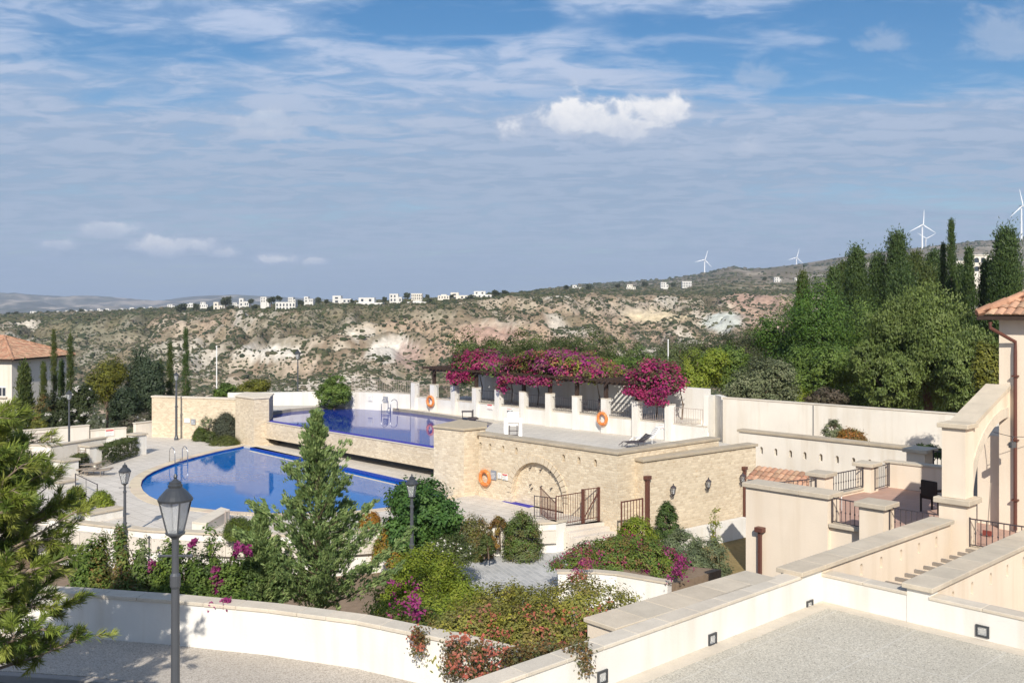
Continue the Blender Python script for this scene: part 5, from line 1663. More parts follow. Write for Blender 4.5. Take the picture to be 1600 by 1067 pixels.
VIL = [
    ('cube-shaped white villa left of the long arcaded one on the far ridge', 413.5, 464, 473, 13, 690, 1, 'villa'),
    ('long white two-storey villa with rows of dark openings on the left part of the ridge', 446, 472, 485, 31, 620, 2, 'villa'),
    ('small white block rising behind the long arcaded villa', 455.5, 464.5, 474, 11, 650, 1, 'villa'),
    ('small white villa right of the long arcaded villa', 482, 463.5, 472.5, 14, 690, 4, 'villa'),
    ('white villa with a stepped roof midway along the ridge', 534, 462, 474, 29, 680, 4, 'villa'),
    ('broad white villa with a dark ground floor near the middle of the ridge', 577, 465, 481, 41, 610, 0, 'villa'),
    ('tall white villa with two storeys of windows right of the broad one', 618, 459, 472.5, 19, 640, 1, 'villa'),
    ('beige villa with balconies standing behind the low white bungalow', 651, 458.5, 468.5, 17, 660, 2, 'housewall'),
    ('low white bungalow on the slope edge under the beige villa', 651, 470, 478.5, 30, 600, 3, 'villa'),
    ('low cream villa right of the bungalow on the ridge', 693, 460, 468, 18, 640, 3, 'villa'),
    ('cream villa with a sloping roofline second from the right end of the ridge row', 718, 457, 468, 28, 640, 4, 'villa'),
    ('long white villa at the right end of the ridge row', 753, 455, 466, 30, 650, 0, 'villa'),
    ('white villa alone on the plateau above the eroded bowl', 902, 445.5, 454, 15, 1000, 4, 'villa'),
    ('small cream villa second on the plateau above the bowl', 986, 444.5, 452.5, 14, 1050, 0, 'villa'),
    ('small white villa third on the plateau above the bowl', 1038.5, 441, 449.5, 12, 1100, 1, 'villa'),
    ('white flat-roofed villa with dark openings below the leftmost wind turbine', 1073.5, 439.5, 449, 15, 1100, 2, 'villa'),
    ('white cube villa on the hill left of the green treetops', 1215.5, 433, 441.5, 11, 1300, 1, 'villa'),
    ('white villa half hidden by the green treetops on the hill', 1247, 434, 442, 12, 1300, 0, 'villa'),
    ('white villa right of the half hidden one among the treetops', 1264, 432.5, 442, 14, 1300, 4, 'villa'),
    ('cream villa with an arched front between dark trees left of the ridge row', 342, 472, 485, 17, 800, 4, 'villa'),
    ('white villa with a tower left of the cube-shaped villa', 381, 466, 479, 15, 760, 4, 'villa'),
    ('small white house left of the villa with a tower', 368, 473, 480, 9, 780, 1, 'villa'),
    ('long low white house at the left end of the villa row', 298, 473.5, 480, 15, 950, 3, 'villa'),
    ('white house with a low wing left of the arched villa', 318, 472, 480, 13, 900, 0, 'villa'),
    ('small white cube house far left of the villa row', 267, 475.5, 482, 11, 1050, 1, 'villa'),
    ('low white house in front of the dark trees far left of the villa row', 252, 482, 486.5, 11, 950, 3, 'villa'),
]
for i, (lab, px, y0, y1, w, Y, k, m) in enumerate(VIL):
    villa(lab, px, y0, y1, w, Y, k, 'housewall' if 'cream' in lab else m)
for i, (px, y0, y1, w, Y) in enumerate([(53, 486.5, 493.5, 16, 1350), (70, 489, 493, 5, 1350), (39, 491, 493.5, 8, 1350), (93, 486, 491, 11, 1350), (104, 485, 489, 6, 1400), (132, 484, 488.5, 9, 1350), (143, 484, 488, 6, 1350), (157, 482, 488, 10, 1300), (168, 482, 488, 10, 1300), (180, 484, 490, 12, 1250), (200, 483, 491, 13, 1200), (210, 480.5, 488, 15, 1250), (190, 482, 487, 8, 1300), (223, 480, 485, 8, 1250), (236, 479, 483.5, 7, 1200), (121, 485, 489, 7, 1380)]):
    villa('tiny white house in the distant village at the foot of the blue mountains', px, y0, y1, w, Y, (0, 3, 1, 4)[i % 4], 'villa', 'white houses of the distant village')
# beige apartment block among the trees
Y = 300; X = DX(1526, Y); zt, zb = DZ(399, Y), DZ(425, Y)
root = thing('apartment_block', 'beige apartment block with three arched openings among the trees on the right', 'apartment block', (X, Y, zb))
mb = MB(); mb.prism([(X - 3.2, Y), (X + 3.2, Y), (X + 3.2, Y + 7), (X - 3.2, Y + 7)], zb - 12, zt); mb.build('wall', M['housewall'], root)
mb = MB(); mb.prism([(X - 5.6, Y + 1), (X - 3.2, Y + 1), (X - 3.2, Y + 7), (X - 5.6, Y + 7)], zb - 12, zt - 1.6); mb.prism([(X + 3.2, Y + 1), (X + 5, Y + 1), (X + 5, Y + 7), (X + 3.2, Y + 7)], zb - 12, zt - .9); mb.build('side_wing', M['housewall'], root)
for k in range(3):
    x = X - 2.0 + 2.0 * k
    for zz in (zt - 1.4, zt - 4.0):
        prof = [(x - .7, zz - .8), (x + .7, zz - .8)] + [(x + .7 * math.cos(a), zz + .1 + .6 * math.sin(a)) for a in np.linspace(0, math.pi, 9)]
        mb = MB(); n_ = len(prof)
        mb.add([(a, Y - .05, b) for a, b in prof] + [(a, Y + .1, b) for a, b in prof], [tuple(range(n_)), tuple(range(2 * n_ - 1, n_ - 1, -1))] + [(i, n_ + i, n_ + (i + 1) % n_, (i + 1) % n_) for i in range(n_)])
        mb.build('arched_opening', M['pane'], root)
mb = MB(); mb.box((X, Y + 3.4, zt + .12), 7.0, 7.4, .24); mb.build('roof_slab', M['housewall'], root)

# ---------------------------------------------------------------- wind turbines
def turbine(label, px, hy, by, blade, Y, rot, yaw=.2):
    X = DX(px, Y); zh, zb = DZ(hy, Y), DZ(by, Y)
    R = blade * Y / F
    root = thing('wind_turbine', label, 'wind turbine', (X, Y, zb - 10), 'wind turbines on the far hill')
    mb = MB(); mb.lathe((X, Y, zb - 10), [(R * .065, 0), (R * .04, zh - zb + 9)], 12); mb.build('tower', M['turbine'], root)
    mb = MB(); mb.box((X, Y + R * .02, zh), R * .09, R * .28, R * .09); mb.build('nacelle', M['turbine'], root)
    mb = MB(); mb.lathe((X, Y - R * .15, zh - R * .05), [(R * .03, 0), (R * .06, R * .05), (R * .03, R * .1)], 10); mb.build('hub', M['turbine'], root)
    for k in range(3):
        a = math.radians(rot + 120 * k)
        d = Vector((math.sin(a), 0, math.cos(a))); s = Vector((d.z, 0, -d.x))
        mb = MB()
        o_ = Vector((X, Y - R * .16, zh)); t_ = Vector((0, 1, 0))
        st = [(.03, .030, .03), (.18, .052, .024), (.55, .034, .014), (.97, .014, .006)]
        vs = []
        for r, w, th in st:
            c = o_ + d * (r * R)
            vs += [c - s * (w * R * .4) - t_ * th * R * .5, c + s * (w * R) - t_ * th * R * .3, c + s * (w * R) + t_ * th * R * .3, c - s * (w * R * .4) + t_ * th * R * .5]
        fs = [(0, 3, 2, 1), (12, 13, 14, 15)]
        for i in range(3):
            for q in range(4): fs.append((4 * i + q, 4 * i + (q + 1) % 4, 4 * i + 4 + (q + 1) % 4, 4 * i + 4 + q))
        mb.add(vs, fs); mb.build('blade', M['turbine'], root)
turbine('wind turbine standing alone at the left end of the hill ridge', 1101, 406, 428, 16, 2650, 17)
turbine('wind turbine half sunk behind the ridge second from the left', 1244.5, 402.5, 416, 14.5, 2800, 14)
turbine('wind turbine with only its blades showing over the ridge left of the dark trees', 1340.5, 400, 404, 11.5, 2800, 35)
turbine('tall wind turbine rising above the middle of the dark treetops', 1441, 351.5, 388, 24, 2600, 3)
turbine('smaller wind turbine directly behind the tall one', 1446, 373, 384, 17, 2900, 62)
turbine('largest wind turbine at the right edge above the dark conifers', 1596, 322, 373, 27, 2450, -12)

# ================================================================ PLANTS
G_DARK = [(0.059, 0.099, 0.030), (0.078, 0.122, 0.036), (0.102, 0.144, 0.041), (0.043, 0.076, 0.024)]
G_MID = [(0.104, 0.166, 0.034), (0.131, 0.201, 0.040), (0.085, 0.140, 0.032), (0.169, 0.227, 0.047)]
G_LIME = [(0.175, 0.236, 0.025), (0.228, 0.274, 0.031), (0.140, 0.197, 0.023), (0.263, 0.290, 0.041)]
G_BRIGHT = [(0.072, 0.144, 0.023), (0.096, 0.175, 0.029), (0.054, 0.110, 0.021), (0.127, 0.198, 0.037)]
G_OLIVE = [(0.155, 0.178, 0.086), (0.202, 0.217, 0.114), (0.116, 0.139, 0.064), (0.248, 0.256, 0.143)]
G_CYP = [(0.070, 0.097, 0.026), (0.087, 0.119, 0.031), (0.056, 0.081, 0.023), (0.112, 0.132, 0.036)]
G_YEL = [(0.176, 0.182, 0.028), (0.220, 0.209, 0.033), (0.132, 0.143, 0.028), (0.099, 0.110, 0.028)]
G_BLUE = [(0.184, 0.260, 0.089), (0.233, 0.316, 0.110), (0.134, 0.209, 0.074), (0.307, 0.372, 0.138)]
G_RUST = [(0.208, 0.115, 0.042), (0.260, 0.135, 0.048), (0.156, 0.121, 0.042), (0.117, 0.135, 0.042)]
G_ORANGE = [(.38, .20, .025), (.32, .17, .03), (.22, .16, .03), (.42, .15, .03)]
G_WILLOW = [(0.128, 0.172, 0.043), (0.158, 0.208, 0.051), (0.098, 0.136, 0.037), (0.181, 0.223, 0.068)]
G_LAV = [(0.171, 0.211, 0.100), (0.202, 0.234, 0.122), (0.132, 0.172, 0.079), (0.155, 0.187, 0.114)]
B_CRIM = [(0.348, 0.030, 0.118), (0.393, 0.045, 0.153), (0.287, 0.020, 0.102), (0.438, 0.099, 0.174)]
B_PURP = [(0.276, 0.037, 0.155), (0.328, 0.057, 0.190), (0.223, 0.024, 0.115), (0.361, 0.097, 0.207)]
B_SAL = [(0.480, 0.162, 0.110), (0.440, 0.123, 0.090), (0.400, 0.190, 0.130)]
WHITE_F = [(.75, .72, .66), (.70, .66, .60)]


def unit(n):
    v = rng.normal(size=(n, 3)); return v / np.linalg.norm(v, axis=1, keepdims=True)


class Leaves:
    def __init__(s): s.C, s.A, s.L, s.W, s.K, s.B = [], [], [], [], [], []

    def add(s, C, length, width, col, axis=None, spread=1.0, nrm=None, ns=.55):
        n = len(C)
        if n == 0: return
        a = unit(n)
        if axis is not None:
            a = np.asarray(axis) + a * spread
            a /= np.linalg.norm(a, axis=1, keepdims=True)
        if nrm is None: b = np.cross(a, unit(n))
        else:
            nn = np.asarray(nrm) + unit(n) * ns
            if axis is None: a = np.cross(nn, a); a /= np.maximum(1e-6, np.linalg.norm(a, axis=1, keepdims=True))
            b = np.cross(a, nn)
        s.B.append(b)
        s.C.append(C); s.A.append(a)
        s.L.append(np.broadcast_to(length, n) * rng.uniform(.7, 1.3, n)); s.W.append(np.broadcast_to(width, n) * rng.uniform(.7, 1.3, n))
        s.K.append(col)

    def pick(s, pal, n, var=.22):
        p = np.array(pal); return p[rng.integers(0, len(p), n)] * rng.uniform(1 - var, 1 + var, (n, 1))

    def cluster(s, cen, rad, nleaf, length, width, pal, var=.2, flat=.75, axis=None, spread=1.0, e=None, ns=.55):
        """cen (m,3) clump centres, rad clump radius, each clump with its own tint"""
        m = len(cen)
        k = np.repeat(np.arange(m), nleaf)
        rad = np.broadcast_to(rad, m)
        off = rng.normal(size=(m * nleaf, 3)) * np.array([.55, .55, .55 * flat]) * rad[k][:, None]
        p = np.array(pal)
        tint = p[rng.integers(0, len(p), m)] * rng.uniform(.82, 1.22, (m, 1))
        col = tint[k] * .65 + s.pick(pal, m * nleaf, var) * .35
        nrm = None
        if e is not None:
            e = np.array(e, float)
            q = (cen[k] + off * .8 - e[:3]) / e[3:]
            cl = unit(m)[k]                       # every clump leans its own way
            nrm = q / np.maximum(1e-3, np.linalg.norm(q, axis=1, keepdims=True)) + np.array([0, 0, .35]) + cl * .35 + off / rad[k][:, None] * .5
        s.add(cen[k] + off, length, width, col, axis, spread, nrm, ns)

    def build(s, name, parent, mat='leaf', org=None):
        C, A = np.concatenate(s.C), np.concatenate(s.A)
        L, W, K = np.concatenate(s.L), np.concatenate(s.W), np.concatenate(s.K)
        b = np.concatenate(s.B); b /= np.maximum(1e-6, np.linalg.norm(b, axis=1, keepdims=True))
        a = A * (L / 2)[:, None]; b = b * (W / 2)[:, None]
        V4 = np.stack([C - a, C + b - a * .1, C + a, C - b - a * .1], 1).reshape(-1, 3)
        Q = np.arange(len(V4)).reshape(-1, 4)
        return np_mesh(name, V4, Q, np.repeat(K, 4, 0), M[mat], parent, org=root_loc(parent) if org is None else org)


def shell(e, n, inner=.55, lump=.25, half=False):
    """n clump centres through the outer part of ellipsoid e = (x,y,z,rx,ry,rz), its outline lumpy"""
    d = unit(n)
    if half: d[:, 2] = np.abs(d[:, 2])
    ks = unit(5) * 3.0; ph = rng.uniform(0, 6.28, 5)
    w = 1 + lump * np.sin(d @ ks.T + ph).mean(1) * 1.6
    r = (inner + (1 - inner) * rng.random(n) ** .6) * w
    return np.array(e[:3]) + d * r[:, None] * np.array(e[3:])


def trunk(root, base, top, r, limbs=(), mat='bark'):
    mb = MB()
    b, t = Vector(base), Vector(top)
    m = b.lerp(t, .5) + Vector((random.uniform(-.06, .06) * (t - b).length, random.uniform(-.05, .05) * (t - b).length, 0))
    mb.tube([b, b.lerp(m, .5), m, t], [r * 1.25, r, r * .8, r * .35], 8)
    for l in limbs:
        s = b.lerp(t, random.uniform(.35, .75)); e = Vector(l); mid = s.lerp(e, .5) + Vector((0, 0, -.08 * (e - s).length))
        mb.tube([s, mid, e], [r * .5, r * .34, r * .1], 6)
    return mb.build('trunk', M[mat], root)


def broadleaf(name, label, px, Y, ytop, ybot, w, pal, cat='tree', n=1.0, leaf=.20, zbase=None, depth=.8, extra=None, trunk_mat='bark', group=None, lump=.35, nl=38, axis=None, clump=.16, pal2=None, f2=0):
    """tree or shrub filling px +- w/2 and ytop..ybot of the photo at distance Y"""
    X = DX(px, Y); zt, zb = DZ(ytop, Y), DZ(ybot, Y)
    z0 = zb if zbase is None else zbase
    root = thing(name, label, cat, (X, Y, z0), group)
    rw, rh = w * Y / F / 2, (zt - zb) / 2
    cz = (zt + zb) / 2
    lv = Leaves()
    S = max(rw, rh)
    # several overlapping lobes, so that the outline is uneven
    lobes = [(X, Y, cz, rw * .72, rw * depth * .8, rh * .86)]
    for k in range(5):
        a = rng.uniform(0, 6.28)
        q = rng.uniform(.38, .55)
        lobes.append((X + math.cos(a) * rw * (1 - q) * .95, Y + math.sin(a) * rw * depth * (1 - q), cz + rng.uniform(-.45, .55) * rh, rw * q, rw * q, rh * q * 1.05))
    for i, e in enumerate(lobes):
        m = int((70 if i == 0 else 34) * n)
        c = shell(e, m, .5, lump)
        lv.cluster(c, S * clump, nl, leaf, leaf * .5, pal, axis=axis, spread=1.0 if axis is None else .8, e=e)
        if pal2 is not None:
            c = shell(e, int(m * f2), .85, lump)
            lv.cluster(c, S * clump * .7, nl // 2, leaf, leaf * .6, pal2, e=e)
    if extra: extra(lv, X, Y, cz, rw, rh)
    trunk(root, (X, Y, z0 - .3), (X, Y, cz + rh * .4), max(.04, rw * .07), [(e[0], e[1], e[2]) for e in lobes[1:]], trunk_mat)
    lv.build('crown', root)
    return root


def mound(name, label, ells, pal, cat='shrub', n=200, leaf=.06, nl=40, clump=.2, flowers=(), group=None, stem=True, inner=.7, lump=.25, mat='leaf', base=None, extra=None, asp=.55):
    """low bush made of half-ellipsoids (x, y, z, rx, ry, rz)"""
    e0 = ells[0]
    root = thing(name, label, cat, base or (e0[0], e0[1], e0[2]), group)
    lv = Leaves()
    tot = sum(e[3] * e[4] + e[3] * e[5] for e in ells)
    for e in ells:
        m = max(6, int(n * (e[3] * e[4] + e[3] * e[5]) / tot))
        c = shell(e, m, inner, lump, True)
        lv.cluster(c, clump, nl, leaf, leaf * asp, pal, e=e)
    if extra: extra(lv)
    if stem:
        for k in range(5):
            e = ells[k % len(ells)]
            a = rng.uniform(0, 6.28); q = rng.uniform(.2, .7)
            mb = MB()
            mb.tube([(e[0] + .1 * math.cos(a), e[1] + .1 * math.sin(a), e[2] - .25), (e[0] + .3 * e[3] * math.cos(a) * q, e[1] + .3 * e[4] * math.sin(a) * q, e[2] + .4 * e[5]), (e[0] + e[3] * math.cos(a) * q, e[1] + e[4] * math.sin(a) * q, e[2] + .75 * e[5])], [.03, .02, .008], 5)
            mb.build('stem', M['bark'], root)
    lv.build('foliage', root, mat)
    if flowers:
        fl = Leaves()
        for c, r, cnt, pal_ in flowers:
            fl.cluster(np.array(c).reshape(-1, 3), r, cnt, leaf * .9, leaf * .75, pal_)
        fl.build('blossom', root, 'petal')
    return root


def cypress(label, px, Y, ytop, ybot, w, pal, zbase=None, group=None, loose=.1, n=1.0, name='cypress_tree', ragged=0.0):
    X = DX(px, Y); zt, zb = DZ(ytop, Y), DZ(ybot, Y)
    z0 = zb if zbase is None else zbase
    root = thing(name, label, 'tree', (X, Y, z0), group)
    hgt = zt - z0; R = w * Y / F / 2
    lv = Leaves()
    m = int(260 * n)
    t = rng.random(m) ** .85
    rr = R * np.minimum(1, t * 5 + .45) * ((1 - t ** 2.2) ** .75 if w < 30 else np.maximum(.05, 1.25 * (1 - t)) ** .8)
    a = rng.uniform(0, 6.28, m)
    ph = rng.uniform(0, 6.28, 3)
    rr = rr * (1 + ragged * (np.sin(t * 23 + ph[0]) * .5 + np.sin(a * 2 + t * 11 + ph[1]) * .5)) * rng.uniform(.6, 1.0 + loose, m)
    c = np.stack([X + rr * np.cos(a), Y + rr * np.sin(a), z0 + hgt * t * .985], -1)
    ax = np.stack([np.cos(a) * .45, np.sin(a) * .45, np.ones(m)], -1)
    nl = 34
    lf = min(.26, max(.13, R * .36))
    nl = 34 if R < .8 else 80
    lv.cluster(c, max(.16, R * .36), nl, lf, lf * .34, pal, flat=1.5, axis=np.repeat(ax, nl, 0), spread=.45, e=(X, Y, z0 + hgt * .35, R, R, hgt))
    # the tip
    tip = np.stack([np.full(30, X), np.full(30, Y), zt - rng.random(30) * hgt * .06], -1)
    lv.add(tip, lf, lf * .3, lv.pick(pal, 30), axis=np.tile((0, 0, 1.), (30, 1)), spread=.3)
    mb = MB(); mb.tube([(X, Y, z0 - .4), (X, Y, z0 + hgt * .5), (X, Y, zt - .3)], [max(.06, R * .16), max(.05, R * .1), .02], 7); mb.build('trunk', M['bark'], root)
    lv.build('crown', root, 'needle')
    return root

# ---- tall trees behind the right-hand wall
for lab, px, Y, yt, w, pal, rg in (
        ('dark ragged conifer with a leaning tip left of the tall wind turbine', 1402, 96, 371, 60, G_DARK, .35),
        ('dark conifer with a blunt top standing left of the leaning-tipped conifer', 1338, 92, 393, 56, G_DARK, .35),
        ('dark bushy conifer between the turbine and the leaning-tipped conifer', 1430, 100, 401, 54, G_CYP, .3),
        ('broad dark conifer just left of the very tall slender cypress', 1459, 95, 399, 50, G_DARK, .3),
        ('very tall slender cypress, highest tree of all on the right', 1486.5, 88, 341, 19, G_DARK, .25),
        ('slim cypress shoulder to shoulder with the tallest cypress', 1474, 90, 377, 16, G_CYP, .2),
        ('pointed dark cypress in front of the beige apartment block', 1514, 84, 388, 26, G_DARK, .3),
        ('wide dark conifer with two tips nearest the right edge', 1572, 82, 366, 70, G_DARK, .3),
        ('dark conifer half hidden beside the apartment block', 1543, 86, 410, 44, G_CYP, .3),
        ('small dark conifer rising out of the bright green crowns', 1303, 88, 424, 40, G_DARK, .35),
        ('small ragged conifer at the left end of the dark tree row', 1254, 94, 430, 34, G_CYP, .35),
        ('dark conifer filling the gap left of the leaning-tipped conifer', 1372, 98, 404, 54, G_DARK, .35),
        ('low dark conifer between the bright green crown and the blunt-topped conifer', 1318, 99, 416, 46, G_CYP, .35),
        ('bushy dark conifer in front of the tall wind turbine', 1444, 90, 424, 66, G_CYP, .3),
        ('dark conifer right of the tallest cypress', 1500, 91, 420, 50, G_DARK, .3),
        ('dark conifer low between the apartment block and the two-tipped conifer', 1556, 88, 428, 60, G_DARK, .3),
        ('dark conifer close behind the drooping tree', 1412, 84, 440, 80, G_DARK, .3)):
    cypress(lab, px, Y, yt, 570, w, pal, zbase=-1.5, ragged=rg, n=1.1 + w / 60, name='conifer_tree' if w > 30 else 'cypress_tree', loose=.3)
for lab, px, Y, yt, yb, w, pal, kw in (
        ('big bright green leafy tree with lumpy crown behind the tall wall', 1290, 74, 436, 620, 150, G_BRIGHT, dict(n=1.8)),
        ('bright green leafy tree left of the big lumpy one', 1225, 78, 468, 610, 96, G_BRIGHT, dict(n=1.3)),
        ('dark green leafy tree between the lumpy tree and the drooping tree', 1362, 78, 452, 640, 100, G_MID, dict(n=1.4)),
        ('dense mid green tree low behind the tall wall', 1285, 66, 540, 640, 130, G_MID, dict(n=1.4)),
        ('drooping willow-like tree with fine pale green foliage', 1452, 64, 452, 650, 190, G_WILLOW, dict(n=3.2, leaf=.20, nl=60, axis=(0, 0, -1.3), clump=.11)),
        ('smaller drooping tree against the villa wall', 1530, 58, 515, 650, 120, G_WILLOW, dict(n=2.0, leaf=.19, nl=52, axis=(0, 0, -1.3), clump=.12)),
        ('drooping green tree low in front of the dark leafy tree', 1382, 62, 535, 655, 120, G_WILLOW, dict(n=2.0, leaf=.19, nl=52, axis=(0, 0, -1.1), clump=.12)),
        ('grey green olive tree overhanging the corner of the tall white wall', 1190, 55.2, 556, 646, 116, G_OLIVE, dict(n=1.9, leaf=.15, depth=.7)),
        ('dry brownish shrub just above the tall white wall', 1292, 56, 604, 640, 68, [(.13, .10, .07), (.16, .12, .085), (.10, .09, .05)], dict(n=.9, leaf=.14)),
        ('yellow green shrub beside the dry brownish shrub', 1244, 57.5, 598, 638, 60, G_LIME, dict(n=.9, leaf=.15)),
        ('yellowish shrub tight against the villa corner', 1546, 40, 528, 640, 40, G_YEL, dict(n=.9, leaf=.16)),
        ('rounded green tree behind the crimson flowers', 1090, 72, 540, 625, 96, G_LIME, dict(n=1.3, leaf=.18)),
        ('mid green bushy tree left of the olive tree', 1140, 76, 535, 620, 90, G_MID, dict(n=1.2)),
        ('dark brownish green tree mass beyond the bushy trees', 1165, 96, 514, 600, 130, [(.06, .07, .03), (.075, .08, .035), (.05, .06, .028)], dict(n=1.5)),
        ('dark green tree at the foot of the eroded bowl', 1090, 104, 528, 600, 110, [(.05, .065, .03), (.065, .075, .035)], dict(n=1.3)),
        ('green tree behind the gap between the pink and crimson flowers', 1005, 90, 540, 610, 84, G_MID, dict(n=1.0)),
        ('low green tree behind the pergola roof at its right half', 945, 92, 552, 610, 80, G_MID, dict(n=1.0)),
        ('wide green tree behind the middle of the pergola', 868, 88, 514, 612, 120, [(.075, .095, .028), (.09, .11, .03), (.06, .08, .025)], dict(n=1.4)),
        ('green tree left of the middle behind the pergola', 795, 92, 522, 612, 96, [(.075, .095, .028), (.09, .11, .03), (.06, .08, .025)], dict(n=1.2)),
        ('dark green tree rising behind the crimson flowers at the left of the pergola', 752, 90, 513, 612, 100, [(.11, .14, .042), (.135, .165, .05), (.085, .115, .036)], dict(n=1.2)),
        ('dark green tree rising behind the purple-pink flowers', 832, 94, 507, 612, 112, [(.12, .15, .042), (.14, .17, .05), (.09, .12, .036)], dict(n=1.3)),
        ('dark green tree behind the thinning right end of the purple-pink flowers', 912, 93, 510, 612, 112, [(.115, .14, .05), (.135, .16, .055), (.085, .11, .04)], dict(n=1.3)),
        ('low dark green tree in the gap of flowers above the bare pergola beam', 966, 95, 527, 612, 96, [(.115, .145, .05), (.135, .165, .055)], dict(n=1.0)),
        ('long dark tree crown right of the pale pole and behind the lime green tree', 1062, 98, 518, 600, 120, [(.105, .13, .05), (.125, .15, .055)], dict(n=1.3)),
        ('dark tree crown between the bowl and the bright green leafy trees', 1205, 100, 506, 600, 110, [(.095, .12, .045), (.115, .14, .05)], dict(n=1.3)),
        ('dark green bush beside the white pole behind the pergola', 1052, 84, 562, 625, 70, G_MID, dict(n=.9)),
        ('dark bush leaning over the far white wall by the upper pool', 522, 70.9, 582, 637, 62, G_MID, dict(n=1.1, leaf=.16, zbase=1.7)),
        ('yellow green bush beyond the stone wall by the flat-topped pier', 388, 82, 590, 628, 66, G_YEL, dict(n=.9, leaf=.18)),
        ('low dark bush beyond the stone wall left of the yellow green bush', 352, 84, 598, 630, 50, G_MID, dict(n=.6, leaf=.18)),
        ('yellow green pine with a rounded crown above a bare trunk on the left', 167, 78, 555, 640, 62, G_YEL, dict(n=1.3, leaf=.17, zbase=-1.6)),
        ('dark blue green tree right of the rounded pine on the left', 216, 80, 545, 665, 46, [(.06, .085, .045), (.08, .105, .055), (.045, .07, .038)], dict(n=1.3)),
        ('dark leafy tree touching the stone wall on the left', 234, 77, 556, 662, 36, [(.06, .085, .045), (.08, .105, .055), (.045, .07, .038)], dict(n=1.0)),
        ('dark shrub between the rounded pine and the dark trees', 196, 75, 595, 668, 50, [(.04, .06, .03), (.05, .07, .035)], dict(n=1.0)),
        ('oleander shrub with white flowers below the left house', 88, 72, 612, 676, 56, [(.045, .06, .025), (.06, .075, .03)], dict(n=1.0, leaf=.17, pal2=WHITE_F, f2=.10)),
        ('oleander shrub with white flowers behind the slim lamp', 130, 73, 600, 674, 54, [(.05, .07, .025), (.07, .085, .03)], dict(n=1.0, leaf=.17, pal2=WHITE_F, f2=.12)),
        ('reddish brown oleander shrub beside the dark cypress on the left', 68, 74, 612, 672, 34, G_RUST, dict(n=.7, leaf=.17)),
        ('pale flowering shrub low behind the greyish left wall', 152, 69.5, 648, 674, 34, [(.16, .17, .12), (.10, .12, .06)], dict(n=.5, leaf=.14, pal2=WHITE_F, f2=.2)),
        ('pinkish pale shrub low behind the wall below the dark trees', 215, 71.5, 646, 668, 50, [(.16, .13, .10), (.10, .11, .06)], dict(n=.5, leaf=.14, pal2=WHITE_F, f2=.12)),
        ('small yellow bush in front of the dark cypress on the left', 62, 66, 652, 682, 26, G_YEL, dict(n=.5, leaf=.14)),
        ):
    broadleaf('shrub' if 'shrub' in lab or 'bush' in lab.split(' ')[:4] else 'tree', lab, px, Y, yt, yb, w, pal, cat='shrub' if ('shrub' in lab or ' bush' in lab) else 'tree', **kw)
for lab, px, Y, yt, yb, w, pal in (
        ('broad dark cypress covering the corner of the left house', 38, 79, 566, 668, 27, G_CYP),
        ('tall yellowish cypress before the roof of the left house', 84, 80, 514, 668, 12, G_YEL[2:] + G_CYP),
        ('thin cypress right of the roof of the left house', 110, 81, 521, 668, 14, G_CYP),
        ('short yellowish cypress between the broad and the tall one', 68, 78, 566, 668, 13, G_YEL[2:] + G_CYP),
        ('dark cypress in the shade of the left house wall', 96, 82, 562, 668, 14, G_DARK),
        ('shortest of three cypresses above the stone wall on the left', 250, 80, 560, 640, 16, G_CYP),
        ('middle one of three cypresses above the stone wall on the left', 266, 80, 536, 640, 13, G_CYP),
        ('tallest dark cypress above the stone wall on the left', 290.5, 80, 512, 640, 13, G_DARK)):
    cypress(lab, px, Y, yt, yb, w, pal, zbase=-3.0, ragged=.12, n=.9)
# far small trees between the ridge villas
proto = None
SM = [(25, 492, 8), (12, 494, 9), (76, 491, 9), (112, 488, 8), (128, 490, 10), (148, 490, 9), (165, 491, 10), (186, 491, 8), (222, 487, 12), (236, 486, 9), (283, 486, 22), (307, 484, 14), (328, 486, 12), (353, 478, 20), (360, 485, 14), (392, 474, 13), (398, 483, 12), (424, 473, 18), (436, 470, 12), (470, 476, 12), (497, 473, 12), (510, 474, 9), (550, 473, 8), (601, 471, 10), (636, 466, 14), (629, 476, 8), (672, 478, 16), (668, 466, 8), (706, 466, 8), (735, 470, 14), (775, 463, 16), (790, 461, 14), (920, 452, 12), (965, 449, 10), (1008, 448, 12), (1052, 447, 10), (885, 452, 12), (1195, 438, 9)]
for i, (px, yb, w) in enumerate(SM):
    Yd = float(np.interp(px, CREST[:, 0], CREST[:, 1])) * (1.0 if px < 800 else 1.22) + 4
    if px < 245: Yd = 1180
    z = DZ(yb, Yd); s = w * Yd / F / 2 * .78
    if proto is None:
        proto = thing('round_tree', 'dark round tree among the white houses on the far ridge', 'tree', (DX(px, Yd), Yd, z), 'dark trees among the white houses on the far ridge')
        lv = Leaves()
        for e in ((0, 0, .9, 1, 1, .8), (.4, .1, 1.3, .5, .5, .5), (-.45, 0, .75, .5, .5, .5)):
            lv.cluster(shell(e, 40, .5), .3, 10, .34, .2, [(.085, .10, .055), (.11, .12, .065), (.07, .085, .045)])
        lv.build('crown', proto, org=(0, 0, 0))
        mb = MB(); mb.lathe((0, 0, -1.2), [(.12, 0), (.08, 2)], 6); mb.build('trunk', M['bark'], proto, local=True)
        proto.scale = (s, s, s)
    else:
        copy_thing(proto, (DX(px, Yd), Yd, z), rng.uniform(0, 6.28), (s, s, s * rng.uniform(.7, 1.1)))

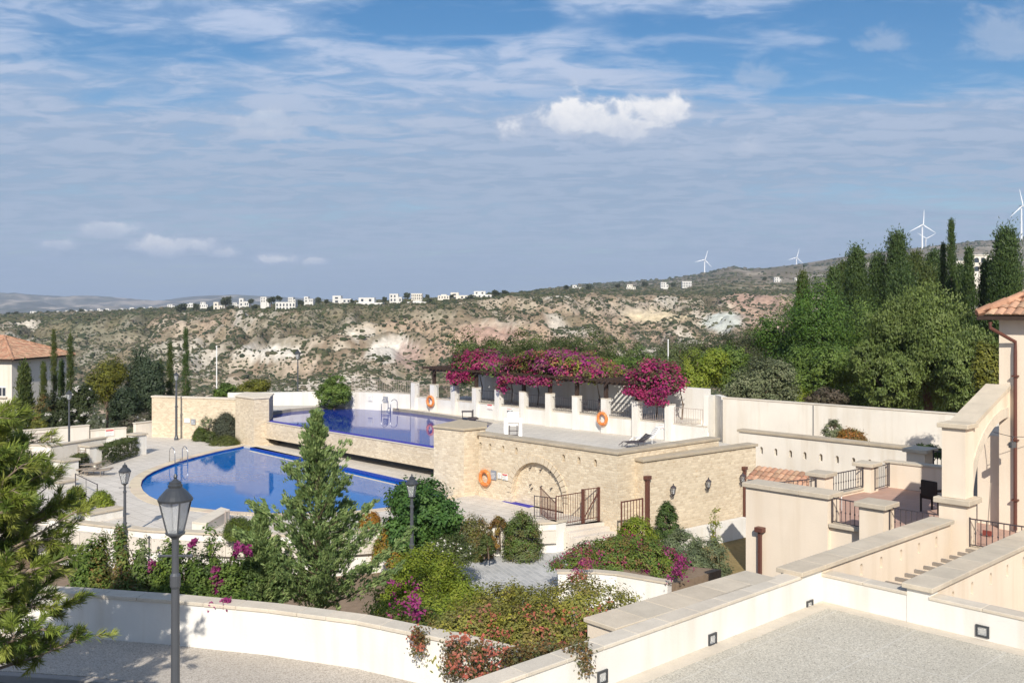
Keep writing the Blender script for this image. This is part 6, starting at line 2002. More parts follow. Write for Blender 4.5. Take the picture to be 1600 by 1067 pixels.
# ---- bougainvillea on the pergola
def on_pergola(u0, u1, n):
    """points between pillar indices u0 and u1"""
    t = rng.uniform(u0, u1, n)
    q = np.array([p[:2] for p in pil] + [along(pil[10][:2], dP, 2.15)]); i = np.arange(len(q))
    return np.stack([np.interp(t, i, q[:, 0]), np.interp(t, i, q[:, 1])], -1), t
def bougain(label, u0, u1, zlo, zhi, pals, greens, n, drape, back=2.6, leaf=.15, shape=None, fd=(0, 1), lmax=1.1):
    xy, t = on_pergola(u0, u1, n)
    f = (t - u0) / (u1 - u0)
    d = rng.uniform(-.35, back, n)
    top = zlo + (zhi - zlo) * (np.sin(np.pi * np.clip(f, .04, .96)) ** .5) * (.7 + .3 * np.sin(f * 17 + 1))
    if shape: top = shape(f)
    z = zlo + (top - zlo) * rng.random(n) ** .7
    p = np.stack([xy[:, 0] + nP[0] * d, xy[:, 1] + nP[1] * d, z], -1)
    root = thing('bougainvillea', label, 'climbing plant', (float(p[:, 0].mean()), float(p[:, 1].mean()), 1.7))
    fl, lf = Leaves(), Leaves()
    EB = (float(p[:, 0].mean()) + nP[0] * 1.5, float(p[:, 1].mean()) + nP[1] * 1.5, zlo - .6, 3, 3, 1.6)
    k = rng.random(n)
    sel = vnoise(t * 2.1 + 3, z * 1.2 + d) ; sel = sel + (k - .5) * .35
    for i, pal_ in enumerate(pals):
        lo, hi = i / len(pals), (i + 1) / len(pals)
        m = (k > .34) & (sel >= (lo if i else -9)) & (sel < (hi if i < len(pals) - 1 else 9))
        if m.any(): fl.cluster(p[m], .30, 34, leaf, leaf * .75, pal_, e=EB)
    m = k <= .44
    lf.cluster(p[m], .34, 30, leaf * 1.1, leaf * .6, greens, e=EB)
    # hanging strands before the beam
    m = int(n * drape)
    xy, t2 = on_pergola(u0 + fd[0] * (u1 - u0), u0 + fd[1] * (u1 - u0), m)
    ln = rng.uniform(-.1, lmax, m) * (.15 + 1.1 * ss(.35, .7, vnoise(t2 * 2.6, t2 * 0 + 5.5)))
    dd = rng.uniform(-.62, -.1, m)
    p2 = np.stack([xy[:, 0] + nP[0] * dd, xy[:, 1] + nP[1] * dd, zlo - .1 - ln], -1)
    fl.cluster(p2, .22, 26, leaf, leaf * .75, pals[0] if len(pals) == 1 else pals[0] + pals[1])
    lf.cluster(p2[::3], .25, 22, leaf, leaf * .55, greens)
    for uu in (u0 + .15 * (u1 - u0), u0 + .8 * (u1 - u0)):
        i = min(9, int(uu)); g = uu - i; q = (pil[i][0] * (1 - g) + pil[i + 1][0] * g, pil[i][1] * (1 - g) + pil[i + 1][1] * g)
        a = along(q, nP, 1.9)
        mb = MB(); mb.tube([(a[0], a[1], 2.3), (a[0] + .1, a[1], 3.4), (a[0] - .2, a[1] - .3, zlo + .3)], [.05, .04, .02], 6)
        mb.build('stem', M['bark'], root)
    lf.build('foliage', root); fl.build('blossom', root, 'petal')
    return root
bougain('crimson bougainvillea over the left third of the dark pergola', 1.9, 4.0, 4.6, 5.75, [B_CRIM, B_CRIM, B_PURP], G_MID, 330, .20, fd=(0, .45), shape=lambda f: 5.05 + .85 * np.exp(-((f - .3) / .35) ** 2))
bougain('broad purple-pink bougainvillea mixed with green over the middle of the pergola', 4.15, 7.7, 4.55, 6.1, [B_PURP, B_SAL[:1] + B_CRIM, G_LIME[2:] + B_CRIM[:1], B_PURP], [(.13, .125, .045), (.15, .14, .05), (.17, .12, .05)], 620, .22, fd=(.02, .55), shape=lambda f: 4.85 + 1.25 * np.sin(np.pi * np.clip(f * .86 + .1, 0, 1)) ** .8)
bougain('crimson red bougainvillea hanging thick over the right end of the pergola', 8.75, 9.95, 4.35, 5.9, [B_CRIM, B_CRIM[:2] + B_PURP[:1], B_CRIM], [(.11, .10, .045), (.14, .09, .05)], 300, .26, back=1.5, lmax=.5, shape=lambda f: 4.7 + .95 * np.sin(np.pi * np.clip(f * .8 + .1, 0, 1)) + .25 * np.sin(f * 19))

# ---- left deck: clipped hedges and bushes
def hedge_box(label, a, b, th, z0, z1, pal, cat='hedge', name='clipped_hedge', leaf=.07, n=900, out=0.0):
    L = math.hypot(b[0] - a[0], b[1] - a[1]); d = ((b[0] - a[0]) / L, (b[1] - a[1]) / L); nn = (-d[1], d[0])
    root = thing(name, label, cat, (a[0], a[1], z0))
    t, w, z = rng.uniform(0, L, n), rng.uniform(0, th, n), rng.uniform(z0, z1, n)
    face = rng.integers(0, 4, n)
    w = np.where(face == 0, 0.02 * th, np.where(face == 1, th, w)); z = np.where(face >= 2, z1 - .03, z)
    p = np.stack([a[0] + d[0] * t + nn[0] * w, a[1] + d[1] * t + nn[1] * w, z + rng.normal(size=n) * .02], -1)
    lv = Leaves(); lv.cluster(p, .09, 22, leaf, leaf * .5, pal)
    for k in range(max(2, int(L / .5))):
        mb = MB(); c = along(along(a, d, .25 + .5 * k), nn, th / 2); mb.bar((c[0], c[1], z0 - .2), (c[0], c[1], z1 - .12), .03, .015, 5)
        mb.build('stem', M['bark'], root)
    lv.build('foliage', root)
hedge_box('long clipped hedge on a low wall between the two white gate pillars', along(hw0, (.7, .7), .45), along(hw1, (.7, .7), .45), .8, .1, 1.05, G_CYP + G_OLIVE[:1])
hedge_box('short clipped brownish hedge left of the second gate pillar', along(hw2, (.7, .7), .4), along(hw3, (.7, .7), .4), .6, .1, .8, G_RUST[2:] + G_CYP, n=400)
def ball(label, px, py, Y, wpx, hpx, pal, leaf=.07, cat='shrub', n=120, nl=44, name='clipped_shrub', **kw):
    """round bush standing with its foot at (px, py)"""
    z = DZ(py, Y); X = DX(px, Y); r = wpx * Y / F / 2; h = hpx * Y / F
    return mound(name, label, [(X, Y, z, r, r, h)], pal, cat, n, leaf, nl, r * .22, inner=.8, lump=.10, **kw)
ball('round clipped green shrub behind the short hedge by the slim lamp', 117, 721, 60.5, 21, 17, G_MID)
ball('small clipped shrub before the shaded corner wall', 92, 721, 58, 13, 8, G_CYP, n=50)
ball('small reddish clipped shrub left of the corner wall', 56, 730, 57, 15, 10, G_RUST, n=50)
ball('round clipped shrub at the left of the group before the stone wall', 313, 687, 65.6, 25, 19, G_LIME[2:3] + G_CYP, n=120)
ball('small round clipped shrub in the middle of the group before the stone wall', 328, 690, 64.9, 21, 17, G_CYP, n=90)
ball('low flat clipped shrub in front of the big grey round bush', 351, 697, 64.0, 46, 15, G_YEL[2:] + G_CYP[:1], n=200)
ball('big round grey green bush before the stone wall by the pier', 353, 684, 65.8, 44, 40, [(.085, .095, .06), (.10, .11, .075), (.07, .08, .05)], leaf=.09, n=260)
ball('open leafy plant leaning beside the grey round bush', 324, 688, 66.2, 32, 42, G_LAV + G_DARK[:1], leaf=.13, n=60, nl=22, name='leafy_plant')
ball('loose green bush on the planter near the lamp by the pool', 157, 790, 42.5, 40, 22, G_LIME, leaf=.08, n=110, name='shrub')
ball('reddish green bush at the pine below the left pillar', 118, 795, 41, 34, 36, G_RUST[2:] + G_LIME, leaf=.09, n=120, name='shrub')
ball('round clipped bush before the pale railing at the pool', 372, 838, 37.4, 50, 27, G_LIME[:1] + G_CYP, leaf=.06, n=260)
# bushes along the terrace wall
ball('orange yellow shrub at the pool edge left of the green tree', 578, 826, 38.9, 34, 26, G_ORANGE, leaf=.08, n=90, name='shrub')
ball('yellow orange climbing shrub on the white wall under the green tree', 612, 876, 36.0, 62, 54, G_ORANGE[:3] + G_LIME[:1], leaf=.08, n=170, name='shrub')
ball('olive brown shrub on the terrace wall right of the green tree', 738, 870, 39.0, 66, 60, G_RUST[1:] + G_OLIVE[:1] + G_YEL[:1], leaf=.08, n=190, name='shrub')
ball('small orange shrub between the olive brown and the dark one', 778, 850, 39.1, 34, 46, G_ORANGE[1:3] + G_RUST, leaf=.08, n=80, name='shrub')
ball('dark green shrub hanging over the end of the terrace wall', 816, 872, 38.7, 58, 74, G_MID[:2] + G_OLIVE[:1] + G_RUST[2:], leaf=.08, n=230, name='shrub')
ball('narrow green climber on the terrace wall', 760, 862, 37.2, 24, 30, G_CYP, leaf=.08, n=60, name='shrub')
ball('white flowering shrub at the foot of the green tree', 705, 872, 34.5, 84, 32, G_OLIVE[:1] + G_CYP, leaf=.07, n=150, name='shrub', flowers=[([(DX(700 + a, 34.3), 34.2 + b, DZ(848 + c, 34.3)) for a, b, c in zip(rng.uniform(-38, 38, 60), rng.uniform(-.9, .2, 60), rng.uniform(-5, 14, 60))], .05, 3, WHITE_F)])
broadleaf('tree', 'round bright green leafy tree beside the lamp in the middle', 664, 36.2, 745, 866, 142, [(.055, .125, .028), (.075, .155, .035), (.04, .095, .022), (.11, .20, .045)], leaf=.15, n=2.0, zbase=-1.1, clump=.15, nl=44, depth=.9)

# ---- shrubs on the slope in front
def bank(x, y): return float(bank_z(np.array(x), np.array(y)))
def gpos(px, Y, dz=-.1):
    x = DX(px, Y); return (x, Y, bank(x, Y) + dz)
# lime green mound
c = [gpos(px, Y) for px, Y in ((670, 27.5), (632, 25.5), (716, 26.5), (672, 24.0), (628, 23.0), (700, 23.5))]
mound('green_mound', 'broad lime green leafy mound left of the grey plaza', [(c[0][0], c[0][1], c[0][2], 1.35, 1.3, 2.85), (c[1][0], c[1][1], c[1][2], .95, 1.1, 2.1), (c[2][0], c[2][1], c[2][2], 1.0, 1.1, 2.4), (c[3][0], c[3][1], c[3][2], 1.1, 1.1, 1.5), (c[5][0], c[5][1], c[5][2], .7, .9, .85)], G_LIME, n=1500, leaf=.08, nl=40, clump=.16)
# purple flowering bush in front of it
c = gpos(640, 21.2)
def strand_pts(px0, px1, py0, py1, Y, n, jit=.12):
    px, py = rng.uniform(px0, px1, n), rng.uniform(py0, py1, n)
    return np.stack([(px - CX) * Y / F, np.full(n, Y) + rng.normal(size=n) * jit, H - (py - HY) * Y / F], -1)
mound('flowering_bush', 'dark green bush with purple flowers spilling over the curved wall', [(c[0], c[1], c[2], .85, .8, 1.0), (c[0] - .35, c[1] - 1.4, bank(c[0] - .3, c[1] - 1.3) - .1, .65, .8, .6)], G_MID + G_RUST[:1], n=330, leaf=.07, nl=34, clump=.15,
      flowers=[(strand_pts(608, 655, 905, 975, 19.9, 22), .10, 9, B_PURP), (strand_pts(640, 662, 935, 968, 19.0, 9), .1, 16, B_PURP)])
# autumn-coloured bush draped over the wall
es = []
for px, Y, rx, ry, rz in ((735, 17.7, .90, 1.0, .62), (840, 17.2, 1.0, 1.2, .86), (930, 16.9, .75, 1.1, .66), (790, 18.8, 1.0, 1.0, .80), (900, 18.5, .95, 1.0, .88)):
    g = gpos(px, Y); es.append((g[0], g[1], max(g[2], 2.9), rx, ry, rz))
ex = []
def drape(lv):
    for px, ya, yb, w, k in ((655, 980, 1020, 16, 14), (715, 1000, 1058, 40, 40), (760, 1005, 1066, 50, 60), (815, 1008, 1066, 56, 84), (868, 1005, 1066, 50, 76), (905, 1000, 1050, 24, 24)):
        fx = DX(px, 16.0)
        fyy = np.interp(fx, [p[0] for p in fw], [p[1] for p in fw]) - .12
        m = int(k * 1.9)
        pts = strand_pts(px - w / 2, px + w / 2, ya, yb, fyy, m, .07)
        lv.cluster(pts, .11, 16, .055, .03, G_OLIVE[:1] + G_RUST + [(.12, .10, .05)])
mound('autumn_bush', 'large yellow, olive and rust coloured bush draped over the corner of the curved wall', es, [(.29, .28, .05), (.36, .33, .05), (.20, .21, .06), (.27, .20, .08), (.24, .25, .065)], n=1500, leaf=.062, nl=36, clump=.14, extra=drape, inner=.62, lump=.4,
      flowers=[(strand_pts(640, 662, 985, 1010, 16.75, 9), .07, 16, B_SAL), (strand_pts(690, 730, 990, 1003, 16.2, 6), .07, 14, B_SAL), (strand_pts(720, 960, 945, 1005, 16.4, 60), .10, 7, B_SAL + [(.36, .12, .05)]), (strand_pts(700, 905, 1005, 1062, 15.5, 60), .08, 9, B_SAL)])
# flowering mound in the planter
es = []
for px, py, rx, ry, rz in ((950, 882, 1.5, 1.2, .68), (908, 887, .95, .9, .50), (1010, 884, 1.2, 1.2, .72), (975, 874, 1.5, 1.3, .82), (1040, 893, .9, 1.0, .6)):
    g = P(px, py, -.05); es.append((g[0], g[1], -.05, rx, ry, rz))
mound('flowering_mound', 'broad green bougainvillea mound dotted with pink flowers in the white planter', es, G_MID + G_LIME[:1] + G_RUST[:1], n=820, leaf=.085, nl=38, clump=.18, lump=.35,
      flowers=[([shell(e, 1, .98, .1, True)[0] for _ in range(22) for e in es], .17, 15, B_PURP[:2] + B_CRIM), ([shell(es[2], 1, 1.0, .1, True)[0] for _ in range(14)], .17, 24, B_PURP), ([shell(es[0], 1, 1.0, .1, True)[0] for _ in range(40)], .16, 14, [(.42, .10, .13), (.46, .16, .14)]), (strand_pts(890, 925, 875, 905, 32.0, 16), .15, 24, B_PURP[:2] + B_SAL),
               (strand_pts(1040, 1072, 858, 900, 31.6, 14), .13, 22, B_PURP)])
g = P(1080, 916, -.9)
mound('lavender_bush', 'grey green lavender bush right of the flowering mound', [(g[0] + .1, g[1] + .6, -1.0, 1.15, 1.1, 1.45), (g[0] + .85, g[1] + 1.4, -1.0, .85, .9, 1.25), (g[0] - .2, g[1] + 2.2, -1.0, .9, .9, 1.75)], G_LAV + G_OLIVE[:1], n=520, leaf=.17, nl=36, clump=.17, asp=.2)
ball('dense dark column-shaped shrub before the lantern wall', 1043, 842, 39.6, 36, 56, G_DARK + G_MID[:1], leaf=.08, n=200, name='shrub')
ball('yellow green shrub behind the flowering mound by the small gate', 995, 852, 37.0, 60, 42, G_LIME, leaf=.09, n=130, name='shrub')
# spindly young plant
g = P(1117, 858, -1.3)
root = thing('young_plant', 'thin young plant with yellow leaves before the plinth wall', 'plant', g)
mb = MB(); mb.tube([g, (g[0] + .03, g[1], g[2] + .8), (g[0] - .02, g[1], g[2] + 1.75)], [.02, .014, .006], 5); mb.build('stem', M['bark'], root)
lv = Leaves(); lv.cluster(np.stack([g[0] + rng.normal(size=34) * .09, g[1] + rng.normal(size=34) * .09, g[2] + rng.uniform(.15, 1.75, 34)], -1), .11, 14, .09, .045, G_LIME + G_ORANGE[2:3]); lv.build('foliage', root)
# shrub with orange neighbour against the tall wall
c = (DX(1302, 46.5), 46.5)
ball('spiky green shrub against the tall white wall', 1303, 686, 48.2, 34, 32, G_OLIVE, leaf=.2, n=60, nl=20, name='shrub', asp=.25)
ball('low orange shrub against the tall white wall', 1328, 692, 47.6, 46, 22, G_ORANGE[1:] + G_RUST, leaf=.1, n=110, name='shrub')
ball('thin dark hedge tops behind the shaded grey pillar cap', 1448, 712, 35.5, 46, 16, G_DARK, leaf=.09, n=90, name='shrub')

# ---- front hedge along the curved wall: one bush after another
HB = [
    (128, 852, 30, 'low leafy bush at the left end of the front hedge beside the pine', G_MID, []),
    (152, 826, 34, 'reddish-tipped spire-shaped bush in the front hedge left of the thin lamp', G_MID + G_RUST[1:3], []),
    (186, 826, 36, 'rust-tipped bush in the front hedge behind the thin lamp post', G_RUST[1:] + G_MID, []),
    (216, 842, 32, 'pale-tipped bush in the front hedge right of the thin lamp post', G_MID + G_OLIVE[:2], []),
    (243, 868, 32, 'low dark bush with one purple flower head in the front hedge', G_MID[:3], [(236, 246, 876, 892, 8)]),
    (268, 826, 34, 'tall bush in the front hedge behind the big lamp post', G_MID + G_LIME[:1], []),
    (300, 850, 34, 'dark green bush with a purple sprig right of the big lamp post', G_DARK + G_MID, [(298, 308, 842, 852, 5)]),
    (326, 836, 38, 'upright leafy bush in the front hedge with purple flowers low on its right', G_MID + G_DARK[:1], [(332, 352, 886, 922, 26)]),
    (358, 856, 36, 'bush with bright purple flowers at its top and sprays over the coping', G_MID, [(360, 392, 848, 872, 16), (328, 360, 938, 958, 18)]),
    (385, 875, 30, 'low dark bush touching the small conifer in the front hedge', G_DARK + G_MID[:2], [])]
for i, (px, yt, w, lab, pal, fl) in enumerate(HB):
    Y = 20.7 + .25 * math.sin(i * 2.1)
    z0 = bank(DX(px, Y), Y) - .1
    zt = DZ(yt, Y); r = w * Y / F / 2
    e = [(DX(px, Y), Y, z0, r * 1.45, r * 1.5, (zt - z0) * .72), (DX(px + 3, Y + .1), Y + .1, z0 + (zt - z0) * .35, r * .75, r * .8, (zt - z0) * .64), (DX(px - 8, Y - .5), Y - .45, z0, r * 1.2, r, (zt - z0) * .42), (DX(px + 10, Y - .4), Y - .4, z0, r, r, (zt - z0) * .46)]
    fls = [(strand_pts(a, b, c1, d1, Y - .55 if c1 < 930 else 18.55, k, .06), .06, 16, B_PURP) for a, b, c1, d1, k in fl]
    mound('hedge_bush', lab, e, pal, 'hedge bush', n=330, leaf=.072, nl=36, clump=.12, lump=.4, inner=.5, flowers=fls, group='leafy bushes of the front hedge')

# ---- feathery conifers
def feathery(label, px, Y, ytop, ybase, wpx, nb, pal, skew=0.0):
    X = DX(px, Y); z0 = DZ(ybase, Y); zt = DZ(ytop, Y); hgt = zt - z0
    root = thing('conifer_tree', label, 'tree', (X, Y, z0), 'feathery blue green conifers')
    lv = Leaves(); mb = MB()
    R = wpx * Y / F / 2
    def tr(t): return Vector((X + skew * t * hgt, Y, z0 + hgt * t))
    mb.tube([tr(0) - Vector((0, 0, .3)), tr(.3), tr(.65), tr(.99)], [.09, .06, .03, .008], 8)
    for k in range(nb):
        t = .02 + .95 * ((k + .5) / nb) ** 1.25
        a = k * 2.399 + rng.uniform(-.3, .3)
        ln = R * ((1 - t) ** 1.6 * .97 + .03) * (rng.uniform(.5, .95) if rng.random() < .8 else rng.uniform(1.0, 1.5 if t < .72 else 1.1)) + .08
        rise = (.22 + .95 * t) * rng.uniform(.7, 1.3)
        p0 = tr(t); d = Vector((math.cos(a), math.sin(a), 0))
        pts = [p0 + d * (ln * s) + Vector((0, 0, ln * (rise * s + .28 * s * s))) for s in (0, .35, .7, 1.0)]
        mb.tube(pts, [.022 * (1 - t) + .006, .014, .008, .003], 4)
        m = int(22 + 84 * ln / R)
        s = rng.random(m) ** .7
        q = np.stack([np.interp(s, (0, .35, .7, 1), [p[j] for p in pts]) for j in range(3)], -1)
        wid = .13 * (1 - s * .55) * min(1, ln / .5)
        q = q + rng.normal(size=(m, 3)) * wid[:, None] * np.array([1, 1, .55])
        nl = 9
        ax = np.tile(np.array([d.x, d.y, .55 + rise]), (m * nl, 1))
        lv.cluster(q, .05, nl, .10, .030, pal, var=.25, axis=ax, spread=.75, e=(X, Y - .1, z0 + hgt * t - .3, R, R, R))
    tp_ = tr(1.0)
    m = 60; zz = rng.random(m) * .5
    lv.cluster(np.stack([X + skew * hgt + rng.normal(size=m) * .05 * zz * 2, Y + rng.normal(size=m) * .05 * zz * 2, tp_.z - zz], -1), .05, 8, .09, .025, pal, axis=np.tile((0, 0, 1.), (m * 8, 1)), spread=.6)
    mb.build('trunk', M['bark'], root); lv.build('crown', root, 'needle')
feathery('tall feathery blue green conifer in front of the pools', 497, 21.6, 642, 955, 300, 84, G_BLUE, -.01)
feathery('small feathery conifer at the left foot of the tall one', 408, 21.0, 800, 950, 110, 44, G_BLUE)

# ---- foreground pine on the left
def pine():
    X, Y = -7.75, 13.6
    z0 = 2.6
    root = thing('pine_tree', 'big long-needled pine at the left edge in the foreground', 'tree', (X, Y, z0))
    mb = MB(); lv = Leaves()
    mb.tube([(X, Y, z0 - .2), (X + .05, Y, 4.2), (X - .05, Y + .05, 6.0), (X, Y, 7.2)], [.15, .12, .07, .02], 9)
    N = 150
    tl = Leaves()
    for k in range(N):
        t = rng.uniform(.20, 1.0)
        zc = 3.0 + 4.1 * t
        a = k * 2.399 + rng.uniform(-.4, .4)
        ln = (.45 + 1.35 * math.sin(math.pi * min(1, max(.08, 1.02 - t)) * .78) ** .8) * rng.uniform(.72, 1.08)
        d = np.array([math.cos(a), math.sin(a), 0])
        rise = rng.uniform(.0, .35) + .35 * t
        pts = np.array([np.array([X, Y, zc]) + d * ln * s + np.array([0, 0, ln * (rise * s - .10 * s + .12 * s * s)]) for s in (0, .3, .65, 1)])
        mb.tube([tuple(p) for p in pts], [.035, .026, .016, .006], 5)
        for j in range(13):                       # side twigs, each with dense needle brushes
            s = rng.uniform(.35, 1.0)
            b = np.array([np.interp(s, (0, .3, .65, 1), pts[:, q]) for q in range(3)])
            dv = d * rng.uniform(.4, 1.0) + rng.normal(size=3) * np.array([.55, .55, .35]) + np.array([0, 0, .25])
            dv /= np.linalg.norm(dv)
            tlg = rng.uniform(.18, .36)
            e = b + dv * tlg
            mb.tube([tuple(b), tuple(e)], [.008, .004], 4)
            m = 84
            u = rng.uniform(.25, 1.05, m)
            ax = dv[None] * .9 + unit(m) * .75
            ax /= np.linalg.norm(ax, axis=1, keepdims=True)
            L = rng.uniform(.10, .17, m)
            pal = np.array([(.20, .255, .045), (.24, .29, .05), (.14, .20, .04), (.28, .31, .065)])
            tint = pal[rng.integers(0, 4)] * rng.uniform(.8, 1.15)
            col = tint[None] * rng.uniform(.75, 1.25, (m, 1))
            C = b[None] + dv[None] * (u * tlg)[:, None] + ax * (L / 2)[:, None]
            tl.B.append(np.cross(ax, np.array([d[0] * .6, d[1] * .6 - .25, .7])[None] + unit(m) * .6)); tl.C.append(C); tl.A.append(ax); tl.L.append(L); tl.W.append(np.full(m, .013)); tl.K.append(col)
    mb.build('trunk', M['palebark'], root)
    tl.build('crown', root, 'needle')
pine()

# ================================================================ SKY, SUN, CAMERA
EL = math.radians(34)
SX, SY = -.02, -.9998
AZ = math.atan2(SX, SY)              # compass direction of the sun from +Y, clockwise
w = bpy.data.worlds.new('World'); scene.world = w; w.use_nodes = True
w.cycles.sampling_method = 'MANUAL'; w.cycles.sample_map_resolution = 512
t = w.node_tree; bg = t.nodes['Background']; bg.inputs['Strength'].default_value = .10
def N(kind, **kw):
    nd = t.nodes.new('ShaderNode' + kind)
    for k, v in kw.items(): setattr(nd, k, v)
    return nd
def lk(a, b): t.links.new(a, b)
def mth(op, a, b=0.0, c=None, clamp=False):
    m = N('Math', operation=op, use_clamp=clamp)
    for i, x in enumerate((a, b, c)):
        if x is None: continue
        if hasattr(x, 'is_output'): lk(x, m.inputs[i])
        else: m.inputs[i].default_value = x
    return m.outputs[0]
def mixc_(f, a, b):
    m = N('Mix', data_type='RGBA')
    for i, x in ((0, f), (6, a), (7, b)):
        if hasattr(x, 'is_output'): lk(x, m.inputs[i])
        elif i == 0: m.inputs[0].default_value = x
        else: m.inputs[i].default_value = (*x, 1)
    return m.outputs[2]
def rmp(f, lo, hi, a=0.0, b=1.0):
    m = N('MapRange', interpolation_type='SMOOTHSTEP')
    lk(f, m.inputs[0])
    for i, x in enumerate((lo, hi, a, b)): m.inputs[i + 1].default_value = x
    return m.outputs[0]
sky = N('TexSky', sky_type='NISHITA', sun_disc=False, sun_elevation=EL, sun_rotation=AZ, altitude=250, air_density=1.0, dust_density=.6, ozone_density=2.5)
tc = N('TexCoord'); sep = N('SeparateXYZ'); lk(tc.outputs['Generated'], sep.inputs[0])
x, y, z = sep.outputs
zc = mth('MAXIMUM', z, 0.0)
den = mth('ADD', zc, .10)
cx, cy = mth('DIVIDE', x, den), mth('DIVIDE', y, den)
cmb = N('CombineXYZ'); lk(cx, cmb.inputs[0]); lk(cy, cmb.inputs[1])
def noise_(vec, sc, det=5, rough=.55, dist=0.0, scale=(1, 1, 1), off=(0, 0, 0)):
    mp = N('Mapping'); mp.inputs['Scale'].default_value = scale; mp.inputs['Location'].default_value = off; lk(vec, mp.inputs['Vector'])
    n = N('TexNoise'); n.inputs['Scale'].default_value = sc; n.inputs['Detail'].default_value = det; n.inputs['Roughness'].default_value = rough; n.inputs['Distortion'].default_value = dist
    lk(mp.outputs[0], n.inputs['Vector']); return n.outputs['Fac']
P_ = cmb.outputs[0]
# high cloud sheet: large patches, rippled into small puffs
big = noise_(P_, .55, 4, .5, .3, (1, 1.25, 1), (2.3, .7, 0))
puff = noise_(P_, 6.0, 5, .58, .5, (.8, 1.2, 1), (0, 0, 3))
streak = noise_(P_, 1.5, 6, .62, .8, (.55, 1.5, 1), (4, 1, 0))
lay = mth('ADD', mth('MULTIPLY', big, .70), mth('ADD', mth('MULTIPLY', rmp(puff, .30, .70), .30), mth('MULTIPLY', streak, .50)))
low = rmp(z, .30, .12)                      # nearly closed lower down
lay = mth('ADD', lay, mth('MULTIPLY', low, .32))
cover = rmp(lay, .80, 1.16)
# clearer openings in the sheet
yy0 = mth('MAXIMUM', y, .05)
pa, pe = mth('DIVIDE', x, yy0), mth('DIVIDE', z, yy0)
gap = None
for px, py, rx, ry, k in ((680, 20, 190, 55, .9), (1330, 112, 330, 46, 1.0), (1080, 75, 210, 50, .75), (1480, 25, 260, 60, .9), (330, 75, 120, 26, .5), (150, 75, 150, 34, .5), (900, 150, 150, 16, .5), (1500, 320, 180, 14, .4), (230, 150, 140, 22, .35)):
    a_ = mth('MULTIPLY', mth('SUBTRACT', pa, (px - CX) / F), F / rx); b_2 = mth('MULTIPLY', mth('SUBTRACT', pe, (HY - py) / F), F / ry)
    g_ = mth('MULTIPLY', rmp(mth('ADD', mth('ADD', mth('MULTIPLY', a_, a_), mth('MULTIPLY', b_2, b_2)), mth('MULTIPLY', mth('SUBTRACT', streak, .5), 2.4)), 1.5, .2), k)
    gap = g_ if gap is None else mth('MAXIMUM', gap, g_)
lay2 = mth('SUBTRACT', mth('ADD', lay, .06), mth('MULTIPLY', gap, .40))
cover = mth('MULTIPLY', rmp(lay2, .52, 1.16), .95)
tone = rmp(mth('ADD', mth('MULTIPLY', noise_(P_, 1.6, 6, .62, .5, (.45, 1.8, 1), (9, 3, 0)), .7), mth('MULTIPLY', rmp(puff, .36, .64), .38)), .38, .72)
high = rmp(z, .10, .30)
cl_lo = mixc_(tone, (2.4, 3.15, 4.3), (3.0, 3.65, 4.75))
cl_hi = mixc_(tone, (3.3, 4.2, 5.8), (4.35, 5.0, 6.4))
cl = mixc_(high, cl_lo, cl_hi)
haze_b = rmp(z, .07, .0)
hsv = N('HueSaturation'); hsv.inputs['Saturation'].default_value = 1.35; hsv.inputs['Value'].default_value = .72
lk(sky.outputs[0], hsv.inputs['Color'])
c = mixc_(cover, hsv.outputs[0], cl)
c = mixc_(mth('MULTIPLY', haze_b, .75), c, (2.5, 3.25, 4.35))
# low cumulus clouds, each in its own direction of the sky
yy = mth('MAXIMUM', y, .05)
ga, ge = mth('DIVIDE', x, yy), mth('DIVIDE', z, yy)
gv = N('CombineXYZ'); lk(ga, gv.inputs[0]); lk(ge, gv.inputs[1])
cn = noise_(gv.outputs[0], 26, 6, .58, .35, (1, 1.25, 1))
cn2 = noise_(gv.outputs[0], 60, 4, .6, .2)
front = mth('GREATER_THAN', y, .05)
CU = [(945, 194, 165, 52, 1.0), (880, 196, 85, 40, .9), (1025, 182, 70, 44, 1.0), (425, 196, 90, 40, .62), (665, 195, 48, 20, .40), (1160, 234, 44, 22, .55), (1185, 122, 46, 30, .40), (1072, 243, 30, 14, .4), (265, 386, 95, 24, .85), (430, 406, 44, 15, 1.0), (175, 362, 50, 20, .7), (355, 396, 30, 15, .8), (495, 409, 30, 11, .8), (85, 383, 40, 12, .7), (565, 402, 30, 8, .25), (190, 258, 30, 9, .3), (1015, 384, 40, 12, .25), (1380, 68, 50, 26, .4), (550, 195, 60, 26, .35), (1570, 60, 70, 60, .45)]
mask = None; shade = None
for px, py, rx, ry, k in CU:
    a0, e0 = (px - CX) / F, (HY - py) / F
    da = mth('MULTIPLY', mth('SUBTRACT', ga, a0), F / rx)
    de_ = mth('SUBTRACT', ge, e0)
    up = mth('MULTIPLY', de_, F / ry)
    dn = mth('MULTIPLY', de_, -F / (ry * .62))
    de = mth('MAXIMUM', up, dn)
    d = mth('SQRT', mth('ADD', mth('MULTIPLY', da, da), mth('MULTIPLY', de, de)))
    m = mth('MULTIPLY', rmp(mth('ADD', d, mth('MULTIPLY', mth('SUBTRACT', cn, .5), 2.6)), 1.12, .38), k)
    s = mth('MULTIPLY', m, mth('MULTIPLY_ADD', up, .42, .62))
    mask = m if mask is None else mth('MAXIMUM', mask, m)
    shade = s if shade is None else mth('MAXIMUM', shade, s)
mask = mth('MULTIPLY', mask, front)
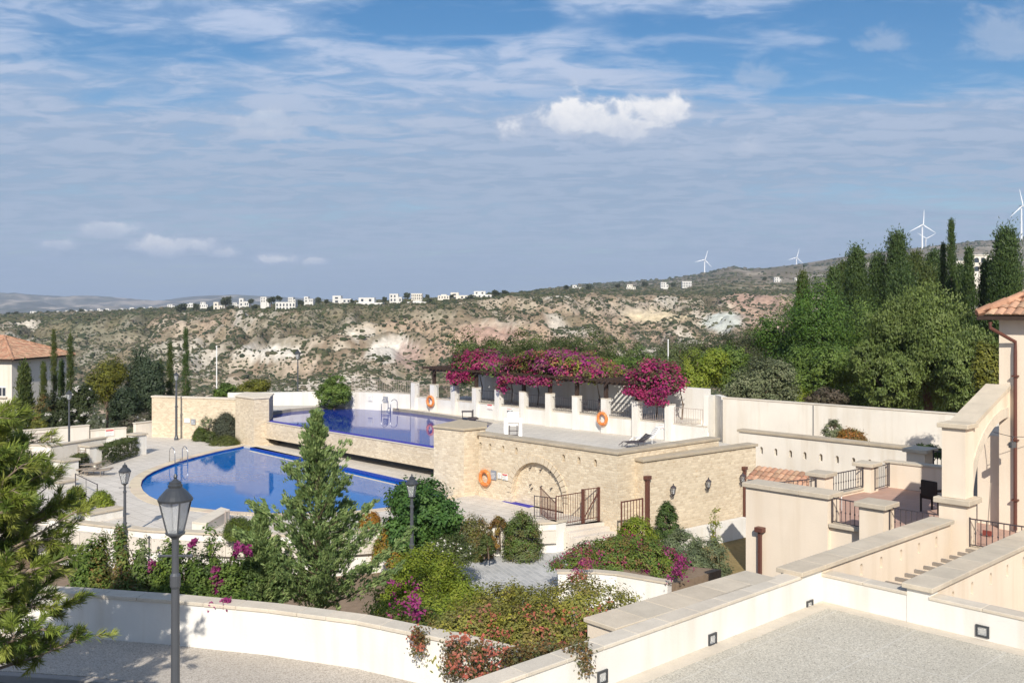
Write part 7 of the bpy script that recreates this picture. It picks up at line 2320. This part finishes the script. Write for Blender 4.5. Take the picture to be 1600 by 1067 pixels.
lit = rmp(mth('ADD', shade, mth('MULTIPLY', mth('SUBTRACT', cn2, .5), .5)), .25, .95)
cu = mixc_(lit, (3.9, 4.4, 5.4), (7.4, 7.3, 7.3))
c = mixc_(mask, c, cu)
lk(c, bg.inputs['Color'])

sun = bpy.data.lights.new('sun', 'SUN'); sun.energy = 4.0; sun.angle = math.radians(.53); sun.color = (1.0, .94, .84)
so = bpy.data.objects.new('sun', sun); COL.objects.link(so)
d = Vector((SX, SY, 0)).normalized() * math.cos(EL) + Vector((0, 0, math.sin(EL)))
so.rotation_euler = (-d).to_track_quat('-Z', 'Y').to_euler(); so.location = (-20, -60, 80)

# thin air between here and the far mountains

HAZE = 1.0e-4
if HAZE:
    mb = MB(); mb.prism([(-7500, -110), (7500, -110), (7500, 9300), (-7500, 9300)], -190, 420)
    m = bpy.data.materials.new('haze_air'); m.use_nodes = True
    nt = m.node_tree; nt.nodes.remove(nt.nodes['Principled BSDF'])
    pv_ = nt.nodes.new('ShaderNodeVolumePrincipled'); pv_.inputs['Color'].default_value = (.62, .74, .95, 1); pv_.inputs['Density'].default_value = HAZE
    nt.links.new(pv_.outputs[0], nt.nodes['Material Output'].inputs['Volume'])
    tag(mb.build('haze', m), kind='stuff', label='thin blue haze in the air before the far mountains', cat='haze')

cam = bpy.data.cameras.new('camera'); co = bpy.data.objects.new('camera', cam); COL.objects.link(co)
cam.sensor_width = 36; cam.lens = F / 1600 * 36
cam.shift_y = (HY - 533.5) / 1600
co.location = (0, 0, H); co.rotation_euler = (math.radians(90), 0, 0)
cam.clip_start = .1; cam.clip_end = 20000
scene.camera = co
scene.view_settings.view_transform = 'Standard'; scene.view_settings.look = 'None'
scene.view_settings.gamma = 1; scene.view_settings.exposure = .44
scene.view_settings.use_curve_mapping = False
scene.render.engine = 'CYCLES'
scene.cycles.use_denoising = True
scene.cycles.max_bounces = 6; scene.cycles.transparent_max_bounces = 6
scene.cycles.volume_bounces = 0
scene.cycles.use_adaptive_sampling = True; scene.cycles.adaptive_threshold = .02
